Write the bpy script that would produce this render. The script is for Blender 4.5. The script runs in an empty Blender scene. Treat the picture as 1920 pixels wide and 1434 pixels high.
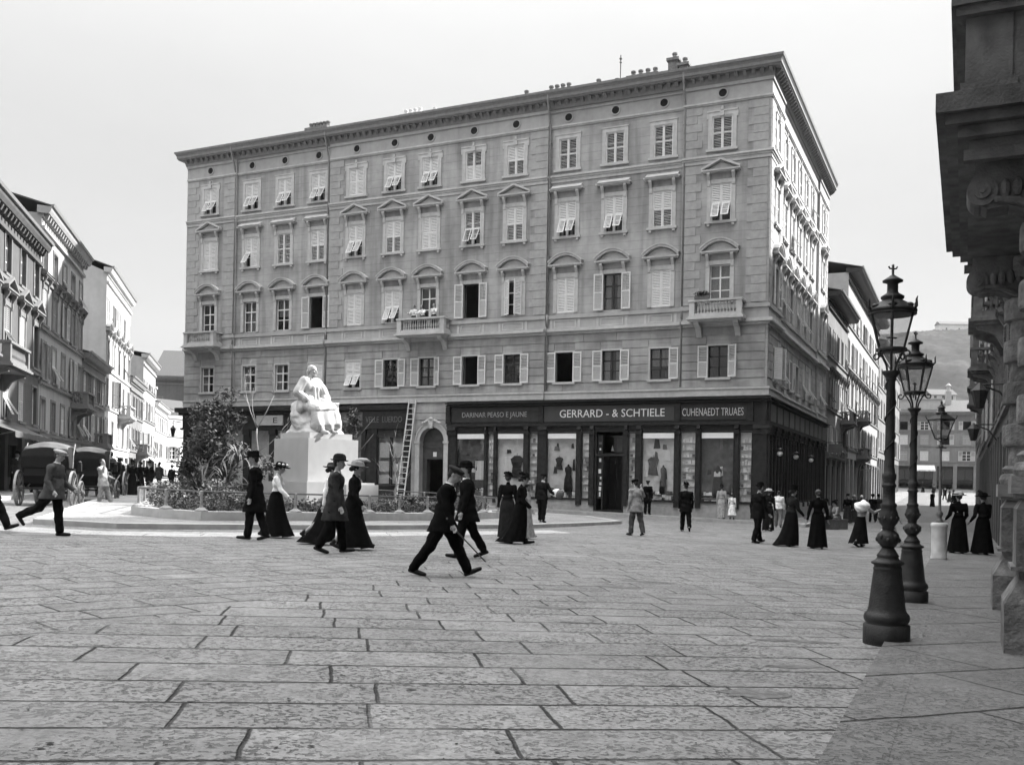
VEIL_LO,VEIL_HI,EXPO,ZEN,HAZE=2.1,2.35,1.45,11,.00012
import bpy, math, random
from mathutils import Vector, Matrix, noise
R=math.radians; PI=math.pi; cos=math.cos; sin=math.sin
rnd=random.Random(7)
scn=bpy.context.scene; COL=scn.collection

# ------------------------------------------------------------------ mesh helper
class MB:
    """collects faces; build() links them as ONE mesh object"""
    def __init__(s,fn=None,flip=False): s.v=[];s.f=[];s.m=[];s.k=0;s.fn=fn;s.flip=flip;s.sm=[];s.smooth=False
    def add(s,vs,fs):
        n=len(s.v)
        s.v+=[tuple(s.fn(*p)) for p in vs] if s.fn else [tuple(p) for p in vs]
        for f in fs:
            g=tuple(i+n for i in f); s.f.append(g[::-1] if s.flip else g); s.m.append(s.k); s.sm.append(s.smooth)
    def box(s,x0,x1,y0,y1,z0,z1):
        if x0>x1:x0,x1=x1,x0
        if y0>y1:y0,y1=y1,y0
        if z0>z1:z0,z1=z1,z0
        s.add([(x0,y0,z0),(x1,y0,z0),(x1,y1,z0),(x0,y1,z0),(x0,y0,z1),(x1,y0,z1),(x1,y1,z1),(x0,y1,z1)],
              [(3,2,1,0),(4,5,6,7),(0,1,5,4),(1,2,6,5),(2,3,7,6),(3,0,4,7)])
    def obox(s,c,ex,ey,ez):
        c=Vector(c);ex=Vector(ex);ey=Vector(ey);ez=Vector(ez)
        vs=[c+sx*ex+sy*ey+sz*ez for sz in(-1,1) for sx,sy in((-1,-1),(1,-1),(1,1),(-1,1))]
        s.add(vs,[(3,2,1,0),(4,5,6,7),(0,1,5,4),(1,2,6,5),(2,3,7,6),(3,0,4,7)])
    def prism(s,poly,a0,a1,ax='y'):
        """poly in the two other axes, extruded along ax"""
        n=len(poly)
        def P(p,a): return (a,p[0],p[1]) if ax=='x' else (p[0],a,p[1]) if ax=='y' else (p[0],p[1],a)
        s.add([P(p,a0) for p in poly]+[P(p,a1) for p in poly],
              [tuple(range(n)),tuple(range(2*n-1,n-1,-1))]+[(i,i+n,(i+1)%n+n,(i+1)%n) for i in range(n)])
    def lathe(s,prof,seg=20,c=(0,0,0),sx=1,sy=1,a0=0):
        vs=[];fs=[]
        for r,z in prof:
            for i in range(seg):
                a=a0+2*PI*i/seg; vs.append((c[0]+r*cos(a)*sx,c[1]+r*sin(a)*sy,c[2]+z))
        m=len(prof)
        for j in range(m-1):
            for i in range(seg):
                k=(i+1)%seg; fs.append((j*seg+i,j*seg+k,(j+1)*seg+k,(j+1)*seg+i))
        fs.append(tuple(range(seg))[::-1]); fs.append(tuple((m-1)*seg+i for i in range(seg)))
        s.add(vs,fs)
    def tube(s,pts,rs,seg=8,cap=True):
        pts=[Vector(p) for p in pts]
        if not hasattr(rs,'__len__'): rs=[rs]*len(pts)
        vs=[];fs=[];up=None
        for i,p in enumerate(pts):
            t=(pts[min(i+1,len(pts)-1)]-pts[max(i-1,0)])
            t=t.normalized() if t.length>1e-9 else Vector((0,0,1))
            if up is None: up=Vector((0,0,1)) if abs(t.z)<.9 else Vector((1,0,0))
            a=t.cross(up); a=a.normalized() if a.length>1e-6 else t.orthogonal().normalized()
            b=a.cross(t).normalized(); up=b
            for k in range(seg):
                q=2*PI*k/seg; vs.append(p+(a*cos(q)+b*sin(q))*rs[i])
        for j in range(len(pts)-1):
            for k in range(seg):
                l=(k+1)%seg; fs.append((j*seg+k,j*seg+l,(j+1)*seg+l,(j+1)*seg+k))
        if cap: fs.append(tuple(range(seg))[::-1]); fs.append(tuple((len(pts)-1)*seg+k for k in range(seg)))
        s.add(vs,fs)
    def ell(s,c,r,seg=12,rings=8,M=None):
        c=Vector(c);vs=[];fs=[]
        pts=[(0,0,-1)]
        for j in range(1,rings):
            a=-PI/2+PI*j/rings
            for i in range(seg):
                b=2*PI*i/seg; pts.append((cos(a)*cos(b),cos(a)*sin(b),sin(a)))
        pts.append((0,0,1))
        for p in pts:
            q=Vector((p[0]*r[0],p[1]*r[1],p[2]*r[2]))
            if M is not None: q=M@q
            vs.append(c+q)
        for i in range(seg):
            k=(i+1)%seg
            fs.append((0,1+k,1+i)); 
            for j in range(rings-2):
                o=1+j*seg; fs.append((o+i,o+k,o+seg+k,o+seg+i))
            o=1+(rings-2)*seg; fs.append((o+i,o+k,len(pts)-1))
        s.add(vs,fs)
    def cap(s,p0,r0,p1,r1,seg=10):
        """tapered capsule"""
        p0=Vector(p0);p1=Vector(p1); d=(p1-p0); L=d.length or 1e-6; d=d/L
        pts=[];rs=[]
        for a in (-80,-55,-28,0): pts.append(p0+d*(r0*sin(R(a))));rs.append(r0*cos(R(a)))
        for a in (0,28,55,80): pts.append(p1+d*(r1*sin(R(a))));rs.append(r1*cos(R(a)))
        s.tube(pts,rs,seg)
    def mesh(s,name):
        me=bpy.data.meshes.new(name); me.from_pydata(s.v,[],s.f)
        me.polygons.foreach_set('material_index',s.m); me.polygons.foreach_set('use_smooth',s.sm); me.update(); return me
    def build(s,name,mats,parent=None,loc=None,rz=0,smooth=None):
        if smooth is not None: s.sm=[smooth]*len(s.f)
        me=s.mesh(name)
        return link(name,me,mats,parent,loc,rz)

def link(name,me,mats=None,parent=None,loc=None,rz=0):
    o=bpy.data.objects.new(name,me); COL.objects.link(o)
    if mats is not None:
        for m in (mats if isinstance(mats,(list,tuple)) else [mats]): me.materials.append(m)
    if parent: o.parent=parent
    if loc is not None: o.location=loc
    if rz: o.rotation_euler.z=rz
    return o
def tag(o,label=None,cat=None,group=None,kind=None):
    if label:o['label']=label
    if cat:o['category']=cat
    if group:o['group']=group
    if kind:o['kind']=kind
    return o
def thing(name,label,cat,loc=(0,0,0),rz=0,group=None):
    o=bpy.data.objects.new(name,None); COL.objects.link(o); o.location=loc; o.rotation_euler.z=rz; o.empty_display_size=.2
    return tag(o,label,cat,group)
def copy_tree(o,parent=None):
    c=o.copy(); COL.objects.link(c)
    if parent: c.parent=parent
    for ch in list(o.children): copy_tree(ch,c)
    return c

# ------------------------------------------------------------------ materials (monochrome plate: every colour is a grey)
MATS={}
def mat(name,v,rough=.75,amt=.12,scale=6.,bump=.0,bscale=40.,metal=0.,spec=.3,big=.0,bigs=.35,streak=0.):
    """grey value v, fine mottling amt, optional large patchy weathering and vertical streaks"""
    if name in MATS: return MATS[name]
    m=bpy.data.materials.new(name); m.use_nodes=True; nt=m.node_tree; N=nt.nodes; L=nt.links; N.clear()
    out=N.new('ShaderNodeOutputMaterial'); b=N.new('ShaderNodeBsdfPrincipled'); L.new(b.outputs[0],out.inputs[0])
    b.inputs['Roughness'].default_value=rough; b.inputs['Metallic'].default_value=metal; b.inputs['Specular IOR Level'].default_value=spec
    tc=N.new('ShaderNodeTexCoord')
    def nz(sc,det=4,vec=None):
        n=N.new('ShaderNodeTexNoise'); n.inputs['Scale'].default_value=sc; n.inputs['Detail'].default_value=det
        L.new(vec or tc.outputs['Object'],n.inputs['Vector']); return n.outputs['Fac']
    def mr(x,a,c,lo,hi):
        n=N.new('ShaderNodeMapRange'); n.inputs[1].default_value=a;n.inputs[2].default_value=c;n.inputs[3].default_value=lo;n.inputs[4].default_value=hi
        L.new(x,n.inputs[0]); return n.outputs[0]
    def mul(x,y):
        n=N.new('ShaderNodeMath'); n.operation='MULTIPLY'; L.new(x,n.inputs[0])
        if isinstance(y,float): n.inputs[1].default_value=y
        else: L.new(y,n.inputs[1])
        return n.outputs[0]
    x=mr(nz(scale,5),.3,.7,v*(1-amt),v*(1+amt))
    if big: x=mul(x,mr(nz(bigs,3),.35,.65,1-big,1+big))
    if streak:
        mp=N.new('ShaderNodeMapping'); mp.inputs['Scale'].default_value=(1.6,1.6,.12); L.new(tc.outputs['Object'],mp.inputs[0])
        x=mul(x,mr(nz(1.5,5,mp.outputs[0]),.45,.75,1.,1-streak))
    c=N.new('ShaderNodeCombineColor'); 
    for i in range(3): L.new(x,c.inputs[i])
    L.new(c.outputs[0],b.inputs['Base Color'])
    if bump:
        bp=N.new('ShaderNodeBump'); bp.inputs['Strength'].default_value=bump; bp.inputs['Distance'].default_value=.02
        L.new(nz(bscale,4),bp.inputs['Height']); L.new(bp.outputs[0],b.inputs['Normal'])
    MATS[name]=m; return m
def glassmat(name,tint=.8,refl=1.0):
    if name in MATS: return MATS[name]
    m=bpy.data.materials.new(name); m.use_nodes=True; nt=m.node_tree; N=nt.nodes; L=nt.links; N.clear()
    out=N.new('ShaderNodeOutputMaterial'); t=N.new('ShaderNodeBsdfTransparent'); g=N.new('ShaderNodeBsdfGlossy'); mx=N.new('ShaderNodeMixShader'); fr=N.new('ShaderNodeMath'); lw=N.new('ShaderNodeLayerWeight'); pw=N.new('ShaderNodeMath')
    t.inputs[0].default_value=(tint,tint,tint,1); g.inputs[0].default_value=(refl,refl,refl,1); g.inputs['Roughness'].default_value=.03
    lw.inputs[0].default_value=.5; pw.operation='POWER'; pw.inputs[1].default_value=4.; L.new(lw.outputs['Facing'],pw.inputs[0]); fr.operation='MULTIPLY_ADD'; L.new(pw.outputs[0],fr.inputs[0]); fr.inputs[1].default_value=.7; fr.inputs[2].default_value=.045
    tc=N.new('ShaderNodeTexCoord'); nz=N.new('ShaderNodeTexNoise'); nz.inputs['Scale'].default_value=1.3; bp=N.new('ShaderNodeBump'); bp.inputs['Strength'].default_value=.08
    L.new(tc.outputs['Object'],nz.inputs['Vector']); L.new(nz.outputs['Fac'],bp.inputs['Height']); L.new(bp.outputs[0],g.inputs['Normal'])
    L.new(fr.outputs[0],mx.inputs[0]); L.new(t.outputs[0],mx.inputs[1]); L.new(g.outputs[0],mx.inputs[2]); L.new(mx.outputs[0],out.inputs[0])
    MATS[name]=m; return m
M_wall=mat('stucco',.34,.85,.09,3.,.25,60.,big=.20,bigs=.3,streak=.38)
def score(m,h,w=.018,k=.16):
    nt=m.node_tree; N=nt.nodes; L=nt.links; b=next(n for n in N if n.type=='BSDF_PRINCIPLED'); src=b.inputs['Base Color'].links[0].from_socket
    tc=N.new('ShaderNodeTexCoord'); s=N.new('ShaderNodeSeparateXYZ'); L.new(tc.outputs['Object'],s.inputs[0])
    def mt(op,x,y):
        n=N.new('ShaderNodeMath'); n.operation=op; L.new(x,n.inputs[0])
        if isinstance(y,(int,float)): n.inputs[1].default_value=y
        else: L.new(y,n.inputs[1])
        return n.outputs[0]
    f=mt('FRACT',mt('DIVIDE',s.outputs[2],h),0.); l=mt('LESS_THAN',f,w/h)
    nz=N.new('ShaderNodeTexNoise'); nz.inputs['Scale'].default_value=.7; L.new(tc.outputs['Object'],nz.inputs['Vector'])
    l=mt('MULTIPLY',l,nz.outputs['Fac']); l=mt('MULTIPLY',l,-2*k); l=mt('ADD',l,1.)
    v=N.new('ShaderNodeVectorMath'); v.operation='SCALE'; L.new(src,v.inputs[0]); L.new(l,v.inputs['Scale']); L.new(v.outputs[0],b.inputs['Base Color'])
score(M_wall,.44,.026,.22)
M_rust=mat('ashlar',.31,.85,.16,2.2,.35,45.,big=.16,bigs=.5,streak=.28)
M_trim=mat('stone trim',.46,.8,.10,5.,.25,50.,big=.08,bigs=.6,streak=.10)
M_frieze=mat('frieze plaster',.36,.85,.07,4.,.2,50.,big=.08,streak=.15)
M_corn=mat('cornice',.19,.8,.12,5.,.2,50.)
M_shut=mat('shutter paint',.66,.6,.06,8.)
M_shut2=mat('shutter paint worn',.52,.65,.10,8.)
M_white=mat('white woodwork',.72,.5,.05,8.)
M_dkwood=mat('dark woodwork',.022,.6,.35,5.,.15,30.,spec=.18)
M_dkpanel=mat('dark panel',.032,.55,.3,3.,spec=.2)
M_grpanel=mat('grey panel',.12,.5,.15,3.)
M_black=mat('void black',.008,.9,.2,3.)
M_roof=mat('roof tiles',.075,.85,.2,9.,.6,30.)
M_pipe=mat('zinc pipe',.22,.55,.15,8.)
M_glass=glassmat('window glass',.75)
M_curtain=mat('curtain',.55,.9,.1,10.)
M_room=mat('room',.10,.9,.2,2.)
M_letter=mat('sign lettering',.75,.5,.1,12.)
M_letter2=mat('faded lettering',.30,.6,.35,14.)
M_iron=mat('cast iron',.022,.5,.4,9.,.35,60.,spec=.3)
M_ironl=mat('worn iron',.10,.5,.25,9.)

# ------------------------------------------------------------------ ground height, facade frames
def gz(x,y):
    t=.422*x+.907*y-50
    return -1.38-.027*x+(2.65e-4*t*t if t>0 else 0)
class Frame:
    """x along the wall (seen from outside towards the left), o outward, z up"""
    def __init__(s,P,n,root=(0,0,0)):
        l=math.hypot(*n); s.n=(n[0]/l,n[1]/l); s.x=(s.n[1],-s.n[0]); s.P=P; s.r=root; s.rz=math.atan2(s.n[1],s.n[0])-PI/2
    def __call__(s,x,o,z): return (s.P[0]+s.x[0]*x+s.n[0]*o-s.r[0],s.P[1]+s.x[1]*x+s.n[1]*o-s.r[1],z-s.r[2])

def wall_holes(mb,x0,x1,z0,z1,holes,o=0.,dep=.25):
    """vertical sheet with rectangular openings and their reveals"""
    xs=sorted({x0,x1}|{max(x0,min(x1,h[i])) for h in holes for i in(0,1)}); zs=sorted({z0,z1}|{max(z0,min(z1,h[i])) for h in holes for i in(2,3)})
    for a,b in zip(xs,xs[1:]):
        run=None
        for c,d in zip(zs,zs[1:]):
            mx,mz=(a+b)/2,(c+d)/2
            inn=any(h[0]<mx<h[1] and h[2]<mz<h[3] for h in holes)
            if not inn: mb.add([(a,o,c),(b,o,c),(b,o,d),(a,o,d)],[(3,2,1,0)])
    for h in holes:
        a,b,c,d=h
        mb.add([(a,o,c),(b,o,c),(b,o,d),(a,o,d),(a,o-dep,c),(b,o-dep,c),(b,o-dep,d),(a,o-dep,d)],[(4,5,1,0),(5,6,2,1),(6,7,3,2),(7,4,0,3)])
def grooved(mb,x0,x1,z0,z1,holes,o,course=.42,th=.035,gap=.035,joint=1.3,seed=1):
    """rusticated courses proud of the wall, cut round the openings"""
    rr=random.Random(seed); n=max(1,round((z1-z0)/course)); h=(z1-z0)/n
    for i in range(n):
        a=z0+i*h+gap/2; b=z0+(i+1)*h-gap/2; segs=[(x0,x1)]
        for H in holes:
            if H[2]<b-.02 and H[3]>a+.02:
                ns=[]
                for p,q in segs:
                    if H[1]<=p or H[0]>=q: ns.append((p,q)); continue
                    if H[0]-p>.03: ns.append((p,H[0]))
                    if q-H[1]>.03: ns.append((H[1],q))
                segs=ns
        for p,q in segs:
            k=max(1,round((q-p)/(joint*rr.uniform(.8,1.3)))); w=(q-p)/k; off=(rr.random()-.5)*.4*w if k>1 else 0
            ed=[p]+[p+w*j+off for j in range(1,k)]+[q]
            for u,v in zip(ed,ed[1:]): mb.box(u+.006,v-.006,o,o+th,a,b)
# ------------------------------------------------------------------ windows
WCACHE={}
def cached(key,make):
    if key not in WCACHE: WCACHE[key]=make()
    return WCACHE[key]
def leaf_mesh(lw,h,up,lo,flap,side,m):
    def make():
        mb=MB(); s=side; t=.022; st=.055
        def bx(x0,x1,z0,z1,y0=-t,y1=t): mb.box(x0,x1,y0,y1,z0,z1)
        zm=h*.49
        bx(0,st,0,h); bx(lw-st,lw,0,h); bx(st,lw-st,h-st,h); bx(st,lw-st,zm-st/2,zm+st/2)
        def slats(z0,z1,op,tf=None):
            n=max(3,int((z1-z0)/.078)); p=(z1-z0)/n
            for i in range(n):
                zc=z0+p*(i+.5); a=R(24 if op else 58); hw=p*(.44 if op else .50)
                ey=(0,cos(a)*s*hw*.8,-sin(a)*hw); nx=(0,sin(a)*s*.004,cos(a)*.004)
                if tf:
                    c=tf((lw/2,0,zc)); q=lambda d:tuple(Vector(tf((lw/2+d[0],d[1],zc+d[2])))-Vector(c))
                    mb.obox(c,((lw/2-st),0,0),q(ey),q(nx))
                else: mb.obox((lw/2,0,zc),((lw/2-st),0,0),ey,nx)
        slats(zm+st/2,h-st,up)
        if flap:
            a=R(flap); z0=zm-st/2
            def tf(p): # swing the lower panel out about its top edge
                dz=z0-p[2]; return (p[0],s*(dz*sin(a)+.03)+p[1]*cos(a),z0-dz*cos(a)+p[1]*sin(a)*s)
            def pl(x0,x1,za,zb):
                c=tf(((x0+x1)/2,0,(za+zb)/2)); e=Vector(tf(((x0+x1)/2,0,zb)))-Vector(c)
                n=Vector((0,s*cos(a),sin(a)))*.016
                mb.obox(c,((x1-x0)/2,0,0),e,n)
            g=.01
            pl(st+g,st+g+.04,.05,z0);pl(lw-st-g-.04,lw-st-g,.05,z0);pl(st+.05,lw-st-.05,.05,.09);pl(st+.05,lw-st-.05,z0-.04,z0)
            slats(.09,z0-.04,lo,tf); bx(st,lw-st,0,st*.7)
        else:
            bx(st,lw-st,0,st); slats(st,zm-st/2,lo)
        me=mb.mesh('shutter'); me.materials.append(m); return me
    return cached(('leaf',round(lw,2),round(h,2),up,lo,flap,side,m.name),make)
def frame_mesh(w,h,rows,m,door=False):
    def make():
        mb=MB(); t=.045; y0,y1=-.20,-.14
        mb.box(-w/2,-w/2+t,y0,y1,0,h); mb.box(w/2-t,w/2,y0,y1,0,h); mb.box(-w/2+t,w/2-t,y0,y1,0,t); mb.box(-w/2+t,w/2-t,y0,y1,h-t,h)
        if rows: mb.box(-.035,.035,y0,y1+.01,t,h-t)
        for i in range(1,rows):
            z=h*i/rows; b=.022 if i!=rows-1 else .035
            mb.box(-w/2+t,-.035,y0+.01,y1,z-b,z+b); mb.box(.035,w/2-t,y0+.01,y1,z-b,z+b)
        me=mb.mesh('window'); me.materials.append(m); return me
    return cached(('fr',round(w,2),round(h,2),rows,m.name),make)
def surround_mesh(w,h,kind,m):
    def make():
        mb=MB(); b=.20; p=.05
        mz=kind=='mezz' ; 
        if mz: b=.09;p=.03
        if kind=='plain': b=.13;p=.04
        # jamb and head bands butt; sill proud
        mb.box(-w/2-b,-w/2,0,p,0,h+b); mb.box(w/2,w/2+b,0,p,0,h+b); mb.box(-w/2,w/2,0,p,h,h+b)
        sl=w/2+b+(.08 if not mz else .04)
        if kind not in('seg',): mb.box(-sl,sl,0,.13,-.12,-.002)
        if kind=='eared':
            mb.box(-w/2-b-.06,w/2+b+.06,0,p+.03,h+b+.001,h+b+.075); mb.box(-.10,.10,p+.002,.12,h-.02,h+b-.004)
            mb.prism([(-.07,h+b+.08),(.07,h+b+.08),(.045,h+b+.24),(-.045,h+b+.24)],0,.11)
            mb.box(-w/2-b-.08,-w/2-b-.002,0,p,h-.12,h+b); mb.box(w/2+b+.002,w/2+b+.08,0,p,h-.12,h+b)
        if kind=='eared0':
            mb.box(-w/2-b-.03,w/2+b+.03,0,p+.03,h+b+.001,h+b+.06)
        if kind in('flat','tri','seg'):
            for s in(-1,1):
                x=s*(w/2+b*.55); 
                if kind!='seg': mb.box(x-.07,x+.07,0,.10,-.24,-.122)
                # scroll console under the hood
                pr=[(p+.002,h-.12),(.09,h-.10),(.11,h+.02),(.10,h+.18),(.20,h+.34),(.26,h+.44),(.26,h+.52),(p+.002,h+.52)]
                mb.prism(pr,x-.075,x+.075,'x')
            zb=h+.525; hw=w/2+b+.20
            mb.box(-hw,hw,0,.24,zb,zb+.05); mb.box(-hw-.05,hw+.05,0,.29,zb+.052,zb+.13)
            if kind=='flat':
                mb.prism([(0,zb+.132),(.33,zb+.132),(.30,zb+.16),(.02,zb+.36)],-hw+.05,hw-.05,'x')
            elif kind=='tri':
                H=.44
                mb.prism([(-hw+.12,zb+.132),(hw-.12,zb+.132),(0,zb+H+.06)],0,.07)
                for s in(-1,1):
                    mb.prism([(s*(hw+.05),zb+.132),(0,zb+H+.13),(0,zb+H+.25),(s*(hw+.05),zb+.24)][::s],0,.28)
            else:
                n=12;H=.46
                arc=[(x,zb+.132+H*(1-(x/hw)**2)) for x in [(-1+2*i/n)*hw for i in range(n+1)]]
                mb.prism([(-hw+.1,zb+.132)]+[(x*.9,zb+.132+(z-zb-.132)*.9) for x,z in arc[1:-1]]+[(hw-.1,zb+.132)],0,.07)
                for (xa,za),(xb,zb2) in zip(arc,arc[1:]):
                    mb.prism([(xa,za),(xb,zb2),(xb*1.05,zb2+.11),(xa*1.05,za+.11)],0,.27)
                    mb.prism([(xa*1.05,za+.112),(xb*1.05,zb2+.112),(xb*1.09,zb2+.16),(xa*1.09,za+.16)],0,.31)
        me=mb.mesh('stone_surround'); me.materials.append(m); return me
    return cached(('sur',round(w,2),round(h,2),kind,m.name),make)
def pane_mesh(w,h):
    def make():
        mb=MB(); mb.box(-w/2+.02,w/2-.02,-.178,-.170,.02,h-.02); me=mb.mesh('pane'); me.materials.append(M_glass); return me
    return cached(('pane',round(w,2),round(h,2)),make)
def curtain_mesh(w,h,k):
    def make():
        mb=MB(); rr=random.Random(k)
        def drape(x0,x1,z0,z1):
            n=10; vs=[];fs=[]
            for i in range(n+1):
                x=x0+(x1-x0)*i/n; y=-.32+.03*sin(i*2.1+k)
                vs+=[(x,y,z0),(x,y,z1)]
            for i in range(n): fs.append((2*i,2*i+2,2*i+3,2*i+1))
            mb.add(vs,fs)
        if k%3==0: drape(-w/2,-w/6,0,h); drape(w/6,w/2,0,h)
        elif k%3==1: drape(-w/2,w/2,h*.45,h)
        else: drape(-w/2,w/2,0,h)
        me=mb.mesh('curtain'); me.materials.append(M_curtain); return me
    return cached(('cur',round(w,2),round(h,2),k),make)
def window(root,fr,x,z,w,h,state='glass',sur='plain',o=0.,rows=3,fm=None,sm=None,trim=None,cur=None):
    """one window of a building: casing (> pane, stone surround, shutters, curtain)"""
    fm=fm or M_white; sm=sm or M_shut
    f=link('window',frame_mesh(w,h,0 if state.startswith('void') else rows,M_dkpanel if state.startswith('void') else fm),None,root,fr(x,o,z),fr.rz)
    if sur: link('stone_surround',surround_mesh(w,h,sur,trim or M_trim),None,f)
    st=state.split(':')[0]
    if st not in('void',): link('pane',pane_mesh(w,h),None,f)
    if cur is not None: link('curtain',curtain_mesh(w,h,cur),None,f)
    lw=w/2-.004
    def leaf(side,ang,up=0,lo=0,flap=0):
        # side -1: hinge at -x ; +1: hinge at +x
        me=leaf_mesh(lw,h,up,lo,flap,1 if side<0 else -1,sm)
        y=.035 if ang in(0,) else .09
        a=R(ang) if side<0 else R(180-ang)
        c=link('shutter',me,None,f,(side*w/2,-.02 if ang==0 else .085,0),a)
    if st=='closed':
        v=int(state.split(':')[1]) if ':' in state else 0
        leaf(-1,0,v&1,(v>>1)&1); leaf(1,0,v&1,(v>>1)&1)
    elif st=='tilt': leaf(-1,0,1 if 'u' in state else 0,1 if 'u' in state else 0,33); leaf(1,0,1 if 'u' in state else 0,1 if 'u' in state else 0,27)
    elif st=='tiltone': leaf(-1,0); leaf(1,0,0,0,34)
    elif st in('open','void'): leaf(-1,174,1); leaf(1,173,1)
    elif st=='ajar': leaf(-1,62); leaf(1,38)
    elif st=='openone': leaf(-1,172,1)
    elif st=='halfopen': leaf(-1,150,1); leaf(1,172,1)
    return f

# ------------------------------------------------------------------ main corner building
CX0,CY0=12.1,47.0
DX,DY=.4217,.9067
RB=(4.,58.,-1.6)
bld=thing('corner_building','five storey grey corner apartment building with pedimented shuttered windows above dark shopfronts','building',RB)
FF=Frame((CX0,CY0),(-DX,-DY),RB)        # front, x grows away from the corner
FR=Frame((CX0,CY0),(DY,-DX),RB)         # street side, x negative going away
AX=[2.25,5.25,7.82,10.42,13.40,15.95,18.68,21.05,23.63,26.40,28.90,31.40,34.60]
BAYS=[(.0,4.22,.12),(4.22,11.5,0.),(11.5,25.5,.12),(25.5,32.5,0.),(32.5,36.5,.12)]
BR=[(-3.35,0.,.12),(-16.8,-3.35,0.),(-21.2,-16.8,.12)]
AXR=[-1.75,-4.75,-7.2,-9.6,-12.1,-14.6,-18.9]
ROWS={'m':(5.38,1.56),'1':(9.04,1.87),'2':(13.06,1.84),'3':(16.60,1.62)}
WW=1.0
def hol(axs,rows='m123'):
    return [(x-WW/2,x+WW/2,ROWS[r][0],ROWS[r][0]+ROWS[r][1]) for x in axs for r in rows]
HF=hol(AX); HR=hol(AXR)
TOP=19.80
def off(x,bays):
    for a,b,p in bays:
        if a-1e-6<=x<=b+1e-6: return p
    return 0
wm=MB(FF); wr=MB(FR)
for mb,bays,H in((wm,BAYS,HF),(wr,BR,HR)):
    for a,b,p in bays: wall_holes(mb,a,b,4.45,TOP,[h for h in H if a<h[0]<b],p,.25+p)
# returns where bays step, left flank and back
for x,p in((4.22,.12),(11.5,.12),(25.5,.12),(32.5,.12)): wm.add([(x,0,4.45),(x,p,4.45),(x,p,TOP),(x,0,TOP)],[(0,1,2,3)])
for x in(-3.35,-16.8): wr.add([(x,0,4.45),(x,.12,4.45),(x,.12,TOP),(x,0,TOP)],[(0,1,2,3)])
wm.fn=None
cn=lambda x,y,z:(x-RB[0],y-RB[1],z-RB[2])
pA=FF(36.5,.12,0); pB=FF(36.5,-16,0); pC=FR(-21.2,.12,0); 
z0,z1=-4-RB[2],TOP-RB[2]
wm.add([(pA[0],pA[1],z0),(pB[0],pB[1],z0),(pB[0],pB[1],z1),(pA[0],pA[1],z1)],[(0,1,2,3)])
wm.add([(pB[0],pB[1],z0),(pC[0],pC[1],z0),(pC[0],pC[1],z1),(pB[0],pB[1],z1)],[(0,1,2,3)])
n0=len(wm.v); wm.v+=wr.v; wm.f+=[tuple(i+n0 for i in f) for f in wr.f]; wm.m+=wr.m; wm.sm+=wr.sm
# the corner post between both projecting bays, and floors inside keep rooms dark
c1=FF(0,.12,0); c2=FR(0,.12,0); c3=(c1[0]+c2[0]-FF(0,0,0)[0],c1[1]+c2[1]-FF(0,0,0)[1])
for a,b in((c1,c3),(c3,c2)): wm.add([(a[0],a[1],4.45-RB[2]),(b[0],b[1],4.45-RB[2]),(b[0],b[1],z1),(a[0],a[1],z1)],[(0,1,2,3)])
wm.build('wall',M_wall,bld)
fl=MB(FF)
for z in(4.46,8.3,12.4,16.1,19.7): fl.box(.3,36.2,-11,-.45,z-.1,z)
for x in(3.8,6.55,9.1,11.9,14.7,17.3,19.9,22.4,25,27.6,30.2,32.9): fl.box(x,x+.12,-5.5,-.45,4.5,19.6)
fl.box(.3,36.2,-5.6,-5.5,4.5,19.6)
fl.build('interior_floor',M_room,bld)
# rusticated mezzanine
rm=MB(FF)
for a,b,p in BAYS: grooved(rm,a,b,5.32,7.86,[(h[0]-.09,h[1]+.09,h[2]-.1,h[3]+.12) for h in HF if a<h[0]<b],p,.42,.04,.035,1.5,3)
for a,b,p in BAYS: grooved(rm,a,b,4.90,5.28,[],p,.38,.03,.02,1.35,8)
rm2=MB(FR)
for a,b,p in BR:
    grooved(rm2,a,b,5.32,7.86,[(h[0]-.09,h[1]+.09,h[2]-.1,h[3]+.12) for h in HR if a<h[0]<b],p,.42,.04,.035,1.5,5)
    grooved(rm2,a,b,4.90,5.28,[],p,.38,.03,.02,1.35,9)
rm.v,n0=rm.v+rm2.v,len(rm.v); rm.f+=[tuple(i+n0 for i in f) for f in rm2.f]; rm.m+=rm2.m; rm.sm+=rm2.sm
rm.build('rusticated_blocks',M_rust,bld)
# quoins
def quoins(mb,x,dirn,p,z0,z1):
    n=round((z1-z0)/.44); h=(z1-z0)/n
    for i in range(n):
        w=.98 if i%2 else .72
        a,b=sorted((x+dirn*.004,x+dirn*w)); mb.box(a,b,p,p+.028,z0+i*h+.012,z0+(i+1)*h-.012)
M_quoin=mat('quoin stone',.335,.82,.10,5.,.25,50.,big=.08,bigs=.6,streak=.12)
for fr_,lst in((FF,((0.,1,.12),(4.22,-1,.12),(11.5,1,.12),(25.5,-1,.12),(32.5,1,.12),(36.5,-1,.12))),(FR,((0.,-1,.12),(-3.35,1,.12),(-16.8,-1,.12),(-21.2,1,.12)))):
    for x,d,p in lst:
        for za,zb in((8.98,15.88),(16.34,18.78)): qm=MB(fr_); quoins(qm,x,d,p,za,zb); qm.build('quoin_strip',M_quoin,bld)
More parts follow.
